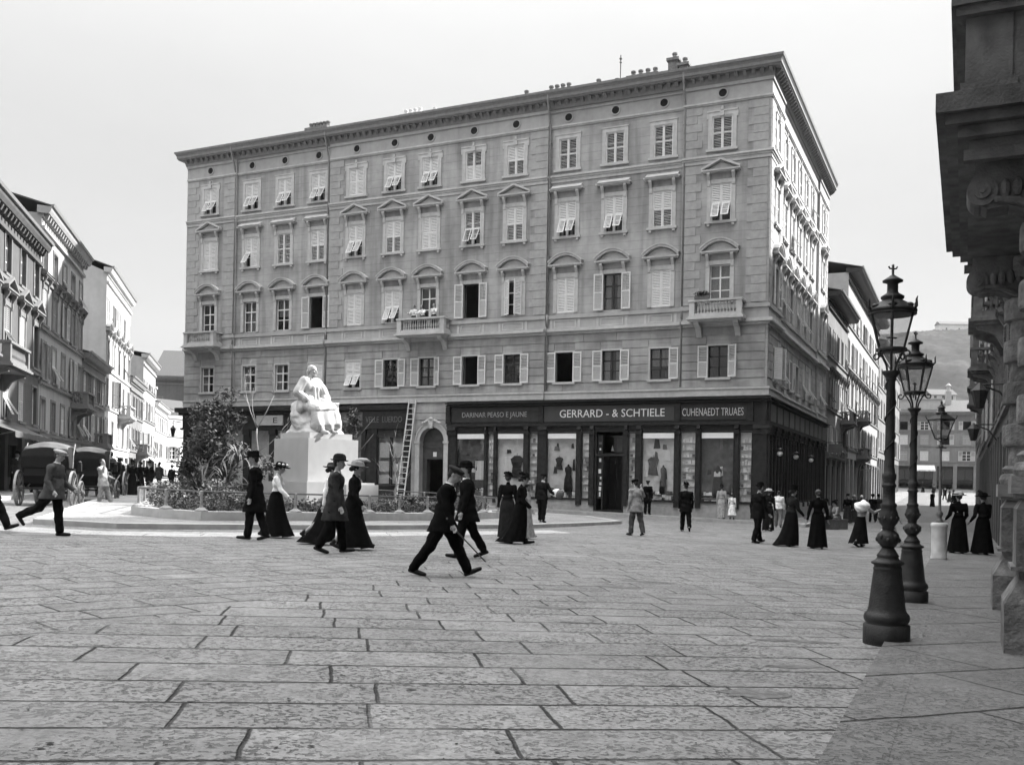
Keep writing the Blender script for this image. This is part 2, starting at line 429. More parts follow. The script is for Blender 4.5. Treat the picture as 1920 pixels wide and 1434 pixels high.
# horizontal bands
def band(name,z0,z1,p,m,front=True,extra=0):
    mb=MB(FF)
    for a,b,q in BAYS:
        mb.box(a-(p+q if a==0 else 0),b,q-.05,q+p,z0,z1)
    mb.fn=FR
    for a,b,q in BR: mb.box(a,b if b<0 else b+.11,q-.05,q+p,z0,z1-.003)
    return mb
def bandb(name,lst,m):
    mb=MB()
    for z0,z1,p in lst:
        k=band(name,z0,z1,p,m); n0=len(mb.v); mb.v+=k.v; mb.f+=[tuple(i+n0 for i in f) for f in k.f]; mb.m+=k.m; mb.sm+=k.sm
    return mb.build(name,m,bld)
bandb('string_course',[(4.46,4.78,.12),(4.783,4.88,.17)],M_trim)
bandb('string_course',[(7.88,8.02,.10),(8.023,8.18,.26)],M_trim)
bandb('string_course',[(8.183,8.72,.03),(8.723,8.90,.10)],M_frieze)
bandb('string_course',[(15.93,16.10,.05),(16.103,16.20,.10),(16.203,16.30,.16)],M_trim)
bandb('string_course',[(18.80,18.86,.06),(18.863,18.95,.10)],M_trim)
bandb('frieze',[(18.953,19.62,.03),(19.623,19.78,.10)],M_frieze)
# apron panels below the first floor windows
for x in AX:
    p=off(x,BAYS)
    if x not in(AX[0],AX[6],AX[12]):
        ap=MB(FF)
        for a,b_,c,d in((-.62,.62,8.24,8.29),(-.62,.62,8.60,8.65),(-.62,-.56,8.292,8.598),(.56,.62,8.292,8.598)): ap.box(x+a,x+b_,p+.031,p+.06,c,d)
        ap.box(x-.85,x-.72,p+.031,p+.05,8.2,8.70); ap.box(x+.72,x+.85,p+.031,p+.05,8.2,8.70)
        ap.build('apron_panel',M_trim,bld)
# cornice: closed profile swept round the corner with brackets under it
def sweep(mb,prof,path):
    """path: list of (x,y,nx,ny) mitred offsets; prof (o,z)"""
    m=len(prof); vs=[];fs=[]
    for (x,y,nx,ny) in path:
        for o,z in prof: vs.append((x+nx*o,y+ny*o,z))
    for j in range(len(path)-1):
        for i in range(m): k=(i+1)%m; fs.append((j*m+i,j*m+k,(j+1)*m+k,(j+1)*m+i))
    fs.append(tuple(range(m))); fs.append(tuple((len(path)-1)*m+i for i in range(m))[::-1])
    mb.add(vs,fs)
n1=(-DX,-DY); n2=(DY,-DX); n3=(-DY,DX)
pl=FF(36.5,.12,0); pc=c3; pr=FR(-21.2,.12,0); pbk=FF(36.5,-6,0)
dz=-RB[2]
path=[(pbk[0]+n3[0]*.12,pbk[1]+n3[1]*.12,n3[0],n3[1]),(pl[0],pl[1],n1[0]+n3[0],n1[1]+n3[1]),(pc[0],pc[1],n1[0]+n2[0],n1[1]+n2[1]),(pr[0],pr[1],n2[0],n2[1])]
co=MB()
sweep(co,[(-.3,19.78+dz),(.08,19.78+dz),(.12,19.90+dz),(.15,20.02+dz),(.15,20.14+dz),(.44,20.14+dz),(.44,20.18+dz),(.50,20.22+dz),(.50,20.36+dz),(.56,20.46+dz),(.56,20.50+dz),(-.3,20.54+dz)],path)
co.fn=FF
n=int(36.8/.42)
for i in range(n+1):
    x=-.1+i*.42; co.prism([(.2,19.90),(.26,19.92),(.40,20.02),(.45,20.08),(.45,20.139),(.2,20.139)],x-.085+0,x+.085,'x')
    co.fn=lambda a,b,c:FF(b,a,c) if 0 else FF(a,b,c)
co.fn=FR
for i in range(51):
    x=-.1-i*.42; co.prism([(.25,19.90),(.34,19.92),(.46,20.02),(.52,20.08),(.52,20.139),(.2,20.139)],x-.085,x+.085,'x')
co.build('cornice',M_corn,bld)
gu=MB()
sweep(gu,[(.50,20.504+dz),(.60,20.504+dz),(.63,20.62+dz),(.58,20.62+dz),(.55,20.54+dz),(.50,20.54+dz)],path)
gu.build('gutter',M_pipe,bld)
# roof, low hipped
rf=MB()
def rp(x,o,z): return FF(x,o,z)
E0=[rp(-.55,.5,20.54),rp(37.,.5,20.54),rp(37.,-16.5,20.54)]; E3=FR(-21.5,.5,20.54); E0.append(FR(-22,-9,20.54)); E0.append(E3)
rg=[rp(9,-8,22.6),rp(29,-8,22.6)]; rg2=FR(-15,-9,22.6)
vs=E0+rg+[rg2]
rf.add(vs,[(0,1,6,5),(1,2,6),(2,3,7,5,6),(3,4,7),(4,0,5,7)])
rf.build('roof',M_roof,bld)
# oculus vents in the frieze
for x in AX:
    p=off(x,BAYS)+.03
    mb=MB(FF); n=20
    for i in range(n):
        a,b=2*PI*i/n,2*PI*(i+1)/n
        mb.prism([(x+.2*cos(a),19.32+.2*sin(a)),(x+.2*cos(b),19.32+.2*sin(b)),(x+.27*cos(b),19.32+.27*sin(b)),(x+.27*cos(a),19.32+.27*sin(a))],p-.01,p+.04)
    mb.k=1; mb.prism([(x+.2*cos(2*PI*i/n),19.32+.2*sin(2*PI*i/n)) for i in range(n)],p-.01,p+.006)
    mb.build('oculus_vent',[M_frieze,M_black],bld)
# downpipes with an elbow under the gutter
for x in(4.12,11.40,25.6,32.6):
    mb=MB(FF); mb.tube([(x,.62,20.5),(x,.60,20.2),(x+.03,.20,19.2),(x,.14,18.9),(x,.14,8.95)],.055,8); mb.tube([(x,.36,8.3),(x,.34,8.0),(x,.15,7.7),(x,.15,4.95)],.055,8)
    mb.box(x-.05,x+.05,.05,.2,8.3,8.95)
    for z in(18,15,12,9.5,7): mb.box(x-.08,x+.08,.02,.16,z,z+.04)
    mb.build('downpipe',M_pipe,bld,smooth=True)
# windows; states read off the photograph, one list per storey from the street corner outwards
ST={'3':['closed:3','closed:3','closed:3','closed:3','closed:2','closed:1','tilt','tilt','closed','tilt','tilt','tilt','tilt'],
    '2':['tilt','closed:2','tilt','tilt','closed:2','tilt:u','closed','closed:2','tilt','closed:2','closed:3','tiltone','closed'],
    '1':['glass','closed','open','closed','ajar','void','glass','tilt','closed','void','glass','glass','glass'],
    'm':['halfopen','openone','open','void','open','void','halfopen','open','tilt','closed','glass','glass','glass']}
sur2=lambda i:'tri' if i in(0,4,5,6,7,8,12) else 'flat'
sur3=lambda i:'eared' if i in(0,4,5,6,7,8,12) else 'eared0'
for i,x in enumerate(AX):
    p=off(x,BAYS)
    for r in 'm123':
        z,h=ROWS[r]; st=ST[r][i]
        sur={'m':'mezz','1':'seg','2':sur2(i),'3':sur3(i)}[r]
        fm=M_white if (i>=10 or (r=='1' and i==0)) else M_dkpanel if st in('open','halfopen','openone') else M_white
        cur={('1',0):2,('1',11):2,('1',10):1,('m',12):0,('m',11):0,('m',10):0,('1',2):0,('m',2):0,('m',1):1,('m',6):2}.get((r,i))
        window(bld,FF,x,z,WW,h,st,sur,p,3,fm,M_shut if (i*3+len(r)+i%2)%4 else M_shut2,cur=cur)
STR={'3':['closed:3','closed','closed','closed','closed','tilt','closed'],'2':['closed','closed','tilt','closed','closed','closed','closed'],
     '1':['open','tilt','glass','tilt','tilt','glass','void'],'m':['ajar','tilt','void','glass','tilt','tilt','tilt']}
for i,x in enumerate(AXR):
    p=off(x,BR)
    for r in 'm123':
        z,h=ROWS[r]
        window(bld,FR,x,z,WW,h,STR[r][i],{'m':'mezz','1':'seg','2':'tri','3':'eared'}[r],p,3,M_white,M_shut,cur=None)
# balconies
def baluster(mb,x,o,z,h,r=.055):
    pr=[(.9,0),(.9,.08),(.5,.14),(.95,.34),(.8,.50),(.42,.72),(.42,.80),(.75,.86),(.75,1.)]
    vs=[];fs=[];sg=8
    for k,t in pr:
        for i in range(sg): vs.append((x+r*k*cos(2*PI*i/sg),o+r*k*sin(2*PI*i/sg),z+t*h))
    for j in range(len(pr)-1):
        for i in range(sg): fs.append((j*sg+i,j*sg+(i+1)%sg,(j+1)*sg+(i+1)%sg,(j+1)*sg+i))
    mb.add(vs,fs)
def balcony(root,fr,x,w,zf,p,dep=.85,m=None,m2=None,rail=.80):
    m=m or M_trim
    mb=MB(fr); a,b=x-w/2,x+w/2
    mb.box(a-.12,b+.12,p+.0,p+dep+.12,zf-.17,zf-.08); mb.box(a-.05,b+.05,p+.0,p+dep+.05,zf-.077,zf); mb.box(a,b,p,p+dep-.03,zf-.26,zf-.173)
    r=mb.build('balcony',m,root)
    mb=MB(fr); e=.16
    for xa,xb in((a,a+.26),(b-.26,b)): mb.box(xa,xb,p+dep-.26,p+dep,zf+.002,zf+rail-.1)
    mb.box(a+.26,b-.26,p+dep-.22,p+dep-.04,zf+.002,zf+.14)
    for xa in(a+.04,b-.22): mb.box(xa,xa+.18,p,p+dep-.26,zf+.002,zf+.14)
    n=int((w-.6)/.15)
    for i in range(n): baluster(mb,a+.34+(w-.68)*(i+.5)/n,p+dep-.13,zf+.14,rail-.24)
    for s in(a+.13,b-.13):
        for k in range(3): baluster(mb,s,p+.12+k*.15,zf+.14,rail-.24)
    mb.box(a-.04,b+.04,p+dep-.30,p+dep+.04,zf+rail-.1,zf+rail); mb.box(a-.04,a+.30,p,p+dep-.302,zf+rail-.1,zf+rail); mb.box(b-.30,b+.04,p,p+dep-.302,zf+rail-.1,zf+rail)
    o=mb.build('balustrade',m,None); o.parent=r
    for s in(a+.32,b-.32):
        mb=MB(fr); mb.prism([(p,zf-.95),(p+.10,zf-.92),(p+.16,zf-.78),(p+.30,zf-.55),(p+.62,zf-.42),(p+dep-.12,zf-.38),(p+dep-.08,zf-.262),(p,zf-.262)],s-.13,s+.13,'x')
        o=mb.build('console',m,None); o.parent=r
    return r
balcony(bld,FF,AX[0],2.55,8.29,.12+.03); balcony(bld,FF,AX[6],3.0,8.29,.12+.03); balcony(bld,FF,AX[12],2.4,8.29,.12+.03)
# chimneys
def chimney(x,o,w,zb,h,pots,m):
    mb=MB(FF); mb.box(x-w/2,x+w/2,o-.35,o+.35,zb,zb+h); mb.box(x-w/2-.08,x+w/2+.08,o-.43,o+.43,zb+h,zb+h+.14)
    for i in range(pots):
        xx=x-w/2+w*(i+.5)/pots
        mb.lathe([(.13,0),(.11,.26),(.14,.28),(.14,.36),(.11,.38),(.02,.39)],10,(xx,o,zb+h+.14))
    mb.build('chimney',m,bld)
M_chim=mat('sooty brick',.16,.9,.3,8.,.4,30.); M_chimp=mat('pale render',.55,.9,.15,6.)
for x,o,w,h,n,m in((27.6,-1.6,1.5,.75,6,M_chim),(21.9,-3.2,1.3,1.15,4,M_chimp),(20.4,-3.2,.5,1.0,1,M_chimp),(13.9,-2.2,.5,.75,1,M_chim),(11.95,-2.4,1.4,.85,4,M_chim),(9.6,-2.2,.5,.7,1,M_chim),(8.55,-2.2,.5,.55,1,M_chim),(6.9,-1.8,1.6,.7,4,M_chim),(5.15,-1.4,.5,1.25,1,M_chim),(4.6,-1.4,.45,.85,1,M_chim)):
    chimney(x,o,w,20.60-o*.15,h*.85,n,m)
mb=MB(FF); mb.tube([(8.4,-2.3,20.7),(8.4,-2.3,23.2)],.03,6); mb.ell((8.4,-2.3,23.0),(.08,.08,.06)); mb.ell((8.4,-2.3,22.8),(.07,.07,.05)); mb.build('lightning_rod',M_chim,bld)
# ------------------------------------------------------------------ shops of the ground floor
def textmesh(body,size,ext=.006):
    cu=bpy.data.curves.new('txt','FONT'); cu.body=body; cu.size=size; cu.extrude=ext; cu.resolution_u=3
    o=bpy.data.objects.new('txt',cu); COL.objects.link(o); dg=bpy.context.evaluated_depsgraph_get()
    me=bpy.data.meshes.new_from_object(o.evaluated_get(dg)); bpy.data.objects.remove(o); return me
def lettering(parent,fr,body,x0,x1,z,h,o,m,wob=0.):
    """letters read from x0 (viewer's left) down to x1 along frame fr"""
    me=textmesh(body,1.0); xs=[v.co.x for v in me.vertices]; ys=[v.co.y for v in me.vertices]
    a,b,c,d=min(xs),max(xs),min(ys),max(ys)
    for v in me.vertices:
        t=(v.co.x-a)/(b-a); v.co=fr(x0+(x1-x0)*t,o+v.co.z,z+(v.co.y-c)/(d-c)*h+wob*sin(t*40))
    return link('sign_lettering',me,m,parent)
M_shelfw=mat('display white',.82,.7,.06,5.); M_shelfg=mat('display grey',.72,.8,.15,4.); M_cloth=mat('dark cloth',.03,.9,.3,6.); M_cloth2=mat('mid cloth',.16,.9,.25,6.); M_blind=mat('white blind',.80,.8,.03,6.)
M_shopglass=glassmat('shop glass',.92,.45); M_plinth=mat('plinth stone',.30,.8,.18,4.,.3,40.)
M_paper=mat('paper goods',.6,.9,.25,9.)
sf=None
def shop_window(root,fr,x0,x1,z0,z1,o,kind,depth=.75):
    """framed pane with a display box behind it; x0<x1"""
    mb=MB(fr); t=.05
    mb.box(x0,x0+t,o-.06,o+.02,z0,z1); mb.box(x1-t,x1,o-.06,o+.02,z0,z1); mb.box(x0+t,x1-t,o-.06,o+.02,z0,z0+t); mb.box(x0+t,x1-t,o-.06,o+.02,z1-t,z1)
    f=mb.build('shop_window',M_dkwood,root)
    mb=MB(fr); mb.box(x0+t,x1-t,o-.03,o-.02,z0+t,z1-t); p=mb.build('pane',M_shopglass,None); p.parent=f
    mb=MB(fr); d=o-depth
    mb.box(x0,x1,d-.03,d,z0,z1); mb.box(x0,x1,d,o-.065,z0-.04,z0); mb.box(x0-.03,x0,d,o-.065,z0,z1); mb.box(x1,x1+.03,d,o-.065,z0,z1); mb.box(x0,x1,d,o-.065,z1,z1+.03)
    b=mb.build('display_box',M_shelfw if kind=='pale' else mat('dark display',.10,.8,.4,3.) if kind=='dark' else M_shelfg,None); b.parent=f
    return f
def valance(f,fr,x0,x1,z0,z1,o):
    mb=MB(fr); mb.box(x0+.055,x1-.055,o-.012,o+.012,z0,z1); q=mb.build('blind',M_blind,None); q.parent=f
G0=-1.9
wz0,wz1=-.74,2.72
# --- dark timber shopfront at the street corner, running round both faces
def shopfront(fr,x0,x1,pil,o,corner):
    mb=MB(fr)
    mb.box(x0,x1,o-.20,o+.10,4.24,4.44); mb.box(x0,x1,o-.20,o+.36,4.30,4.36); mb.box(x0,x1,o-.2,o+.26,4.18,4.238)     # cornice
    mb.box(x0,x1,o-.20,o+.06,3.20,4.178); mb.box(x0,x1,o-.2,o+.16,3.06,3.198); mb.box(x0,x1,o-.2,o+.02,2.74,3.058)
    for a,b in pil:
        mb.box(a,b,o-.12,o+.08,-.95,2.738); mb.box(a-.03,b+.03,o-.12,o+.14,2.60,2.82); mb.box(a-.03,b+.03,o-.12,o+.13,-1.05,-.80)
        mb.prism([(o+.06,2.83),(o+.20,2.86),(o+.16,3.05),(o+.06,3.055)],a,b,'x')
    return mb
PIL=[(16.74,17.26),(14.42,14.43+.0),(12.0,12.3)]
W=[(14.95,16.70,'g'),(14.38,14.80,'n'),(12.60,14.22,'g'),(11.78,12.32,'n'),(9.58,11.28,'g'),(8.86,9.32,'n'),(6.36,6.78,'n'),(4.34,6.05,'g'),(3.26,4.08,'n'),(1.38,3.04,'g'),(.50,1.14,'n')]
pil=[(16.72,17.25),(14.82,14.94),(14.23,14.37),(12.34,12.58),(11.30,11.76),(9.34,9.56),(8.62,8.84),(6.80,6.98),(6.07,6.34),(4.10,4.32),(3.05,3.24),(1.16,1.36),(-.30,.48)]
mb=shopfront(FF,-.30,17.3,pil,.12,True)
for a,b in((6.98+1.66,17.2),(-.28,6.97)): mb.box(a,b,.0,.16,-.80,-.745)
sf=mb.build('shopfront',M_dkwood,bld)
mb=MB(FF)
for a,b in((8.62,17.25),(-.26,6.98)): mb.box(a,b,.0,.10,-1.06,-.80); mb.box(a,b,-.1,.17,G0,-1.062)
q=mb.build('stall_riser',M_plinth,None); q.parent=sf
for a,b,k in W:
    f=shop_window(sf,FF,a,b,wz0,wz1,.14,'pale' if k=='n' else 'dark' if a in(14.95,1.38) else 'g',.25 if k=='g' else .19)
    if k=='g': valance(f,FF,a,b,2.40,2.67,.14)
# sign boards
def board(a,b,z0,z1,o,m,fr=FF):
    mb=MB(fr); mb.box(a,b,o,o+.03,z0,z1); q=mb.build('fascia_board',m,None); q.parent=sf; return q
for x in(17.2,11.62,4.22,.62): mb=MB(FF); mb.box(x-.14,x+.14,.18,.30,3.22,4.16); q=mb.build('fascia_bracket',M_dkwood,None); q.parent=sf
board(11.80,17.0,3.30,4.08,.181,M_dkpanel); board(4.40,11.45,3.28,4.10,.181,mat('sign grey',.06,.6,.1,3.,spec=.2)); board(.80,4.05,3.30,4.08,.181,M_dkpanel)
lettering(sf,FF,'GERRARD - & SCHTIELE',10.55,4.88,3.50,.40,.214,M_letter)
lettering(sf,FF,'DARINAR PEASO E JAUNE',16.35,12.45,3.48,.36,.214,M_letter2,.004)
lettering(sf,FF,'CUHENAEDT TRUAES',3.98,.95,3.50,.38,.214,mat('half faded lettering',.5,.6,.3,14.),.003)
# doorway of the corner shop, recessed
mb=MB(FF); mb.box(7.0,7.10,-1.1,.10,-1.3,2.735); mb.box(8.50,8.60,-1.1,.10,-1.3,2.735); mb.box(7.1,8.5,-1.0,-.9,1.55,1.65); mb.box(7.1,8.5,-.02,.08,1.50,1.62)
for z in(-1.0,): mb.box(7.0,8.6,-1.4,.12,-1.32,-1.28)
mb.box(8.14,8.22,-.9,.06,-1.28,1.5); q=mb.build('door_case',M_dkwood,None); q.parent=sf
mb=MB(FF); rr=random.Random(8); mb.box(8.225,8.495,-.12,-.08,-.7,2.6); mb.k=1; z=-.6
while z<2.4:
    if rr.random()<.8: h_=rr.uniform(.10,.24); w_=rr.uniform(.08,.16); x=rr.uniform(8.25,8.32); mb.k=rr.choice((1,1,2)); mb.box(x,x+w_,-.079,-.06,z,z+h_)
    z+=.30
for z in(-.68,.2,1.1,2.0): mb.k=0; mb.box(8.225,8.495,-.079,.02,z,z+.02)
mb.k=2; mb.box(7.25,7.75,-.90,-.88,1.75,2.45); mb.k=1; mb.prism([(7.9,1.8),(8.05,1.8),(7.98,2.1)],-.90,-.88)
q=mb.build('showcase',[M_dkpanel,M_shelfw,M_grpanel],None); q.parent=sf
mb=MB(FF); mb.box(7.12,7.8,-1.05,-1.0,-1.28,1.54); mb.box(7.82,8.48,-1.05,-1.0,-1.28,1.54); q=mb.build('door',M_black,None); q.parent=sf
mb=MB(FF); mb.box(7.2,8.4,-.96,-.95,1.7,2.6); q=mb.build('transom_light',M_shopglass,None); q.parent=sf
# shelves of pale goods in the narrow side windows
for a,b,k in W:
    if k!='n': continue
    mb=MB(FF); rr=random.Random(int(a*100)); mb.k=0
    z=-.70
    while z<2.3:
        mb.k=1; mb.box(a+.06,b-.06,-.045,.10,z-.015,z); mb.k=0
        x=a+.08
        while x<b-.16:
            w_=rr.uniform(.07,.16); h_=rr.uniform(.10,.28); mb.k=rr.choice((0,0,0,1,2)); mb.box(x,min(x+w_,b-.06),-.04,.06+rr.uniform(-.05,.03),z+.001,z+h_); x+=w_+rr.uniform(.02,.08)
        z+=.36
    q=mb.build('goods_shelf',[M_shelfw,M_paper,M_cloth2],None); q.parent=sf
# crowded lower ledge of each wide window: small pale and dark goods, drapes at the back
for wi,(a,b,k) in enumerate(W):
    if k!='g': continue
    rr=random.Random(int(a*77)+1); mb=MB(FF); z=-.70
    for row,(o0,zz0) in enumerate(((.07,-.70),(.03,-.56),(-.02,-.42))):
        x=a+.06
        while x<b-.2:
            w_=rr.uniform(.07,.22); h_=rr.uniform(.05,.24); mb.k=rr.choice((0,0,1,2,3)); mb.box(x,x+w_,o0-.05,o0+.03,zz0,zz0+h_); x+=w_+rr.uniform(.01,.06)
        mb.k=1; mb.box(a+.06,b-.06,o0-.06,o0+.03,zz0-.02,zz0-.001)
    for q in range(5):
        x=rr.uniform(a+.1,b-.4); z=rr.uniform(.2,2.0); mb.k=rr.choice((0,2,3,3)); w_=rr.uniform(.12,.38); h_=rr.uniform(.15,.6); mb.prism([(x,z),(x+w_,z+rr.uniform(-.05,.05)),(x+w_*rr.uniform(.7,1.1),z+h_),(x+w_*.2,z+h_*rr.uniform(.8,1.1))],-.10,-.075)
    q=mb.build('goods_shelf',[M_shelfw,M_paper,M_cloth2,M_cloth],None); q.parent=sf
# street side
pr=[(-.48,.28)]; xs=[]; x=-.52
WR=[]
while x>-20.4:
    WR.append((x-1.62,x-.02)); pr.append((x-1.86,x-1.64)); x-=1.88
mb=shopfront(FR,-21.2,.30,pr,.12,True); q=mb.build('shopfront',M_dkwood,bld); sf2=q
mb=MB(FR); mb.box(-21.2,.27,.0,.165,G0-.5,-.80); q=mb.build('stall_riser',M_plinth,None); q.parent=sf2
for i,(a,b) in enumerate(WR):
    m_=(a+b)/2
    shop_window(sf2,FR,a,m_-.06,wz0,wz1,.14,'pale' if i%2 else 'g',.2); shop_window(sf2,FR,m_+.06,b,wz0,wz1,.14,'g' if i%3 else 'pale',.22)
    mb=MB(FR); mb.box(a+.05,b-.05,.181,.21,3.28,4.10); q=mb.build('fascia_board',M_grpanel,None); q.parent=sf2
    mb=MB(FR); mb.box(m_-.055,m_+.055,.02,.18,-.78,2.73); q=mb.build('mullion',M_dkwood,None); q.parent=sf2
for x in(-.6,-5.6,-11.2):
    mb=MB(FR); mb.tube([(x,.2,2.35),(x,.62,2.40),(x,.66,2.2),(x,.66,1.95)],.02,6); mb.k=1; mb.lathe([(.05,0),(.17,.03),(.17,.09),(.06,.16)],12,(x,.66,1.80)); mb.k=2; mb.ell((x,.66,1.68),(.14,.14,.13))
    mb.build('shop_lamp',[M_iron,M_iron,mat('opal globe',.75,.3,.05,3.)],bld,smooth=True)
# --- rest of the front: stone portal, older shops
st=MB(FF)
cx,rw,zs=18.25,.78,2.28
st.box(17.30,cx-rw,-.3,.15,G0,4.44); st.box(cx+rw,19.58,-.3,.15,G0,4.44)
n=14; arc=[(cx+rw*cos(PI*i/n),zs+rw*sin(PI*i/n)) for i in range(n+1)]
for (xa,za),(xb,zb) in zip(arc,arc[1:]): st.prism([(xa,za),(xa,4.44),(xb,4.44),(xb,zb)],-.3,.15)
z=-1.2
while z<4.2:
    for a,b in((17.32,cx-rw-.30),(cx+rw+.30,19.56)):
        if b-a>.05: st.box(a,b,.151,.19,z,z+.36)
    if z>3.3: st.box(cx-rw-.28,cx+rw+.28,.151,.19,z,z+.36)
    z+=.39
st.build('portal_wall',M_rust,bld)
ar=MB(FF)
for s in(-1,1):
    a,b=sorted((cx+s*rw,cx+s*(rw+.27))); ar.box(a,b,.10,.24,G0,zs-.13); ar.box(a-.03,b+.03,.10,.29,zs-.13,zs)
for i in range(n):
    a,b=PI*i/n,PI*(i+1)/n
    for r0,r1,oo in((rw,rw+.2,.23),(rw+.2,rw+.27,.28)): ar.prism([(cx+r0*cos(a),zs+r0*sin(a)),(cx+r1*cos(a),zs+r1*sin(a)),(cx+r1*cos(b),zs+r1*sin(b)),(cx+r0*cos(b),zs+r0*sin(b))],.10,oo)
ar.prism([(cx-.10,zs+rw-.06),(cx+.10,zs+rw-.06),(cx+.16,zs+rw+.42),(cx-.16,zs+rw+.42)],.24,.38)
for s in(-1,1):
    for k in range(4): ar.ell((cx+s*(.20+.11*k),.30,zs+rw+.36-.05*k+.02*(k%2)),(.10,.06,.08))
ar.ell((cx,.36,zs+rw+.45),(.13,.09,.10))
ar.build('portal_arch',M_trim,bld)
mb=MB(FF); mb.box(cx-rw,cx+rw,-.28,-.16,1.90,2.06); mb.box(cx-rw,cx+rw,-.26,-.2,1.28,1.90); mb.prism([(cx+(rw-.01)*cos(PI*i/n),zs-.2+.0+(rw-.01)*sin(PI*i/n)+.2) for i in range(n+1)],-.27,-.22); mb.box(cx+.52,cx+rw,-.6,-.2,-1.3,1.28); mb.box(cx-rw,cx-rw+.08,-.26,-.2,-1.3,1.28); mb.box(cx-rw,cx+rw,-.24,-.2,2.06,2.3)
q=mb.build('portal_door',mat('door grey',.06,.5,.2,4.),bld)
mb=MB(FF); mb.box(cx-.11,cx+.11,-.19,-.18,1.42,1.68); o=mb.build('door_plate',M_white,None); o.parent=q
# middle shop with one window and a dark fascia
ms=MB(FF)
ms.box(19.6,24.5,-.1,.22,4.10,4.34); ms.box(19.62,24.5,-.1,.10,3.98,4.098); ms.box(19.7,22.9,-.1,.14,3.12,3.978); ms.box(19.6,24.5,-.1,.22,2.98,3.118)
for a,b in((19.62,20.05),(21.92,22.35),(22.7,22.98),(24.2,24.5)): ms.box(a,b,-.1,.14,G0,2.978); ms.box(a-.04,b+.04,.0,.2,2.70,2.976); ms.box(a-.03,b+.03,0,.19,-1.4,-.7)
q=ms.build('shopfront',M_dkwood,bld)
mb=MB(FF); mb.box(20.06,21.9,-.1,.08,G0,-.32); mb.box(20.06,21.9,-.1,.16,-.32,-.22); mb.box(20.06,21.9,-.1,.10,2.55,2.97); mb.box(22.36,22.69,-.1,.05,G0,2.97); o=mb.build('stall_riser',M_dkpanel,None); o.parent=q
mb=MB(FF); mb.box(22.99,24.19,-.1,.06,G0,2.97); mb.box(22.95,24.45,-.1,.10,3.14,3.97); o=mb.build('side_panel',M_grpanel,None); o.parent=q
f=shop_window(q,FF,20.10,20.96,-.2,2.52,.08,'g',.4); f=shop_window(q,FF,21.02,21.88,-.2,2.52,.08,'g',.4)
mb=MB(FF)
for a,b in((20.18,20.88),(21.10,21.80)):
    mb.box(a,b,-.02,-.01,1.35,2.2); mb.box(a,b,-.02,-.01,.55,1.15); mb.box(a-.05,b+.05,-.04,-.03,-.15,.35)
o=mb.build('half_curtain',M_curtain,None); o.parent=q
lettering(q,FF,'VELLE  LUERDO',22.7,20.25,3.36,.34,.145,mat('worn lettering',.10,.6,.3,12.),.003)
# far shops partly behind the planting
ls=MB(FF)
ls.box(24.5,37.0,-.1,.42,4.14,4.42); ls.box(24.5,36.8,-.1,.28,3.96,4.138); ls.box(24.5,36.6,-.1,.12,3.16,3.958); ls.box(24.5,36.7,-.1,.22,3.02,3.158)
for x in(24.75,27.2,29.4,31.4,33.4,36.1): ls.box(x-.22,x+.22,-.1,.15,G0,3.018); ls.box(x-.26,x+.26,0,.2,2.72,3.016)
ls.box(36.32,36.55,-.3,.1,G0,3.0)
q=ls.build('shopfront',M_dkwood,bld)
for a,b in((25.0,26.95),(27.45,29.15),(29.65,31.15),(31.65,33.15)):
    mb=MB(FF); mb.box(a,b,-.08,.06,G0,-.5); o=mb.build('stall_riser',M_dkpanel,None); o.parent=q
    shop_window(q,FF,a,b,-.48,3.0,.05,'g',.6)
mb=MB(FF); mb.box(28.6,30.6,.13,.22,3.26,3.86); o=mb.build('fascia_board',mat('pale fascia',.40),None); o.parent=q
lettering(q,FF,'E',29.3,28.98,3.40,.32,.224,M_cloth)
mb=MB(FF); 
for i in range(12): mb.box(33.65,35.85,.02,.07,-1.35+i*.36,-1.35+i*.36+.31)
mb.box(33.64,35.86,-.1,.02,G0,3.018); o=mb.build('banded_pier',M_rust,None); o.parent=q
# base wall behind everything plus ground floor slab
bw_=MB(FF); bw_.box(.3,36.4,-9.2,-9.0,-2.6,4.40); bw_.box(.2,36.4,-9.0,-.32,-1.42,-1.36); bw_.box(17.25,17.32,-9,-.32,-1.4,4.4); bw_.box(24.46,24.52,-9,-.12,-1.4,4.4); bw_.box(.3,36.4,-9,-.2,4.36,4.44)
bw_.build('interior_wall',M_room,bld)
# ladder against the portal
lad=MB(FF)
top=((19.72,.26,4.62),(19.27,.26,4.62)); bot=((19.97,1.10,-1.24),(19.50,1.10,-1.26))
P=lambda a,b,t:tuple(a[i]+(b[i]-a[i])*t for i in range(3))
for a,b in zip(bot,top): lad.tube([a,b],.036,6)
for i in range(19):
    t=(i+.7)/19.4; lad.tube([P(bot[0],top[0],t),P(bot[1],top[1],t)],.022,6)
lad.fn=lambda *p:p
rt=Frame((CX0,CY0),(-DX,-DY)); lp=rt(19.7,1.1,-1.26)
lo=lad.build('ladder',mat('bare wood',.6,.8,.15,5.),None,(RB[0],RB[1],RB[2]))
tag(lo,'tall pale wooden ladder leaning on the facade beside the arched doorway','ladder')
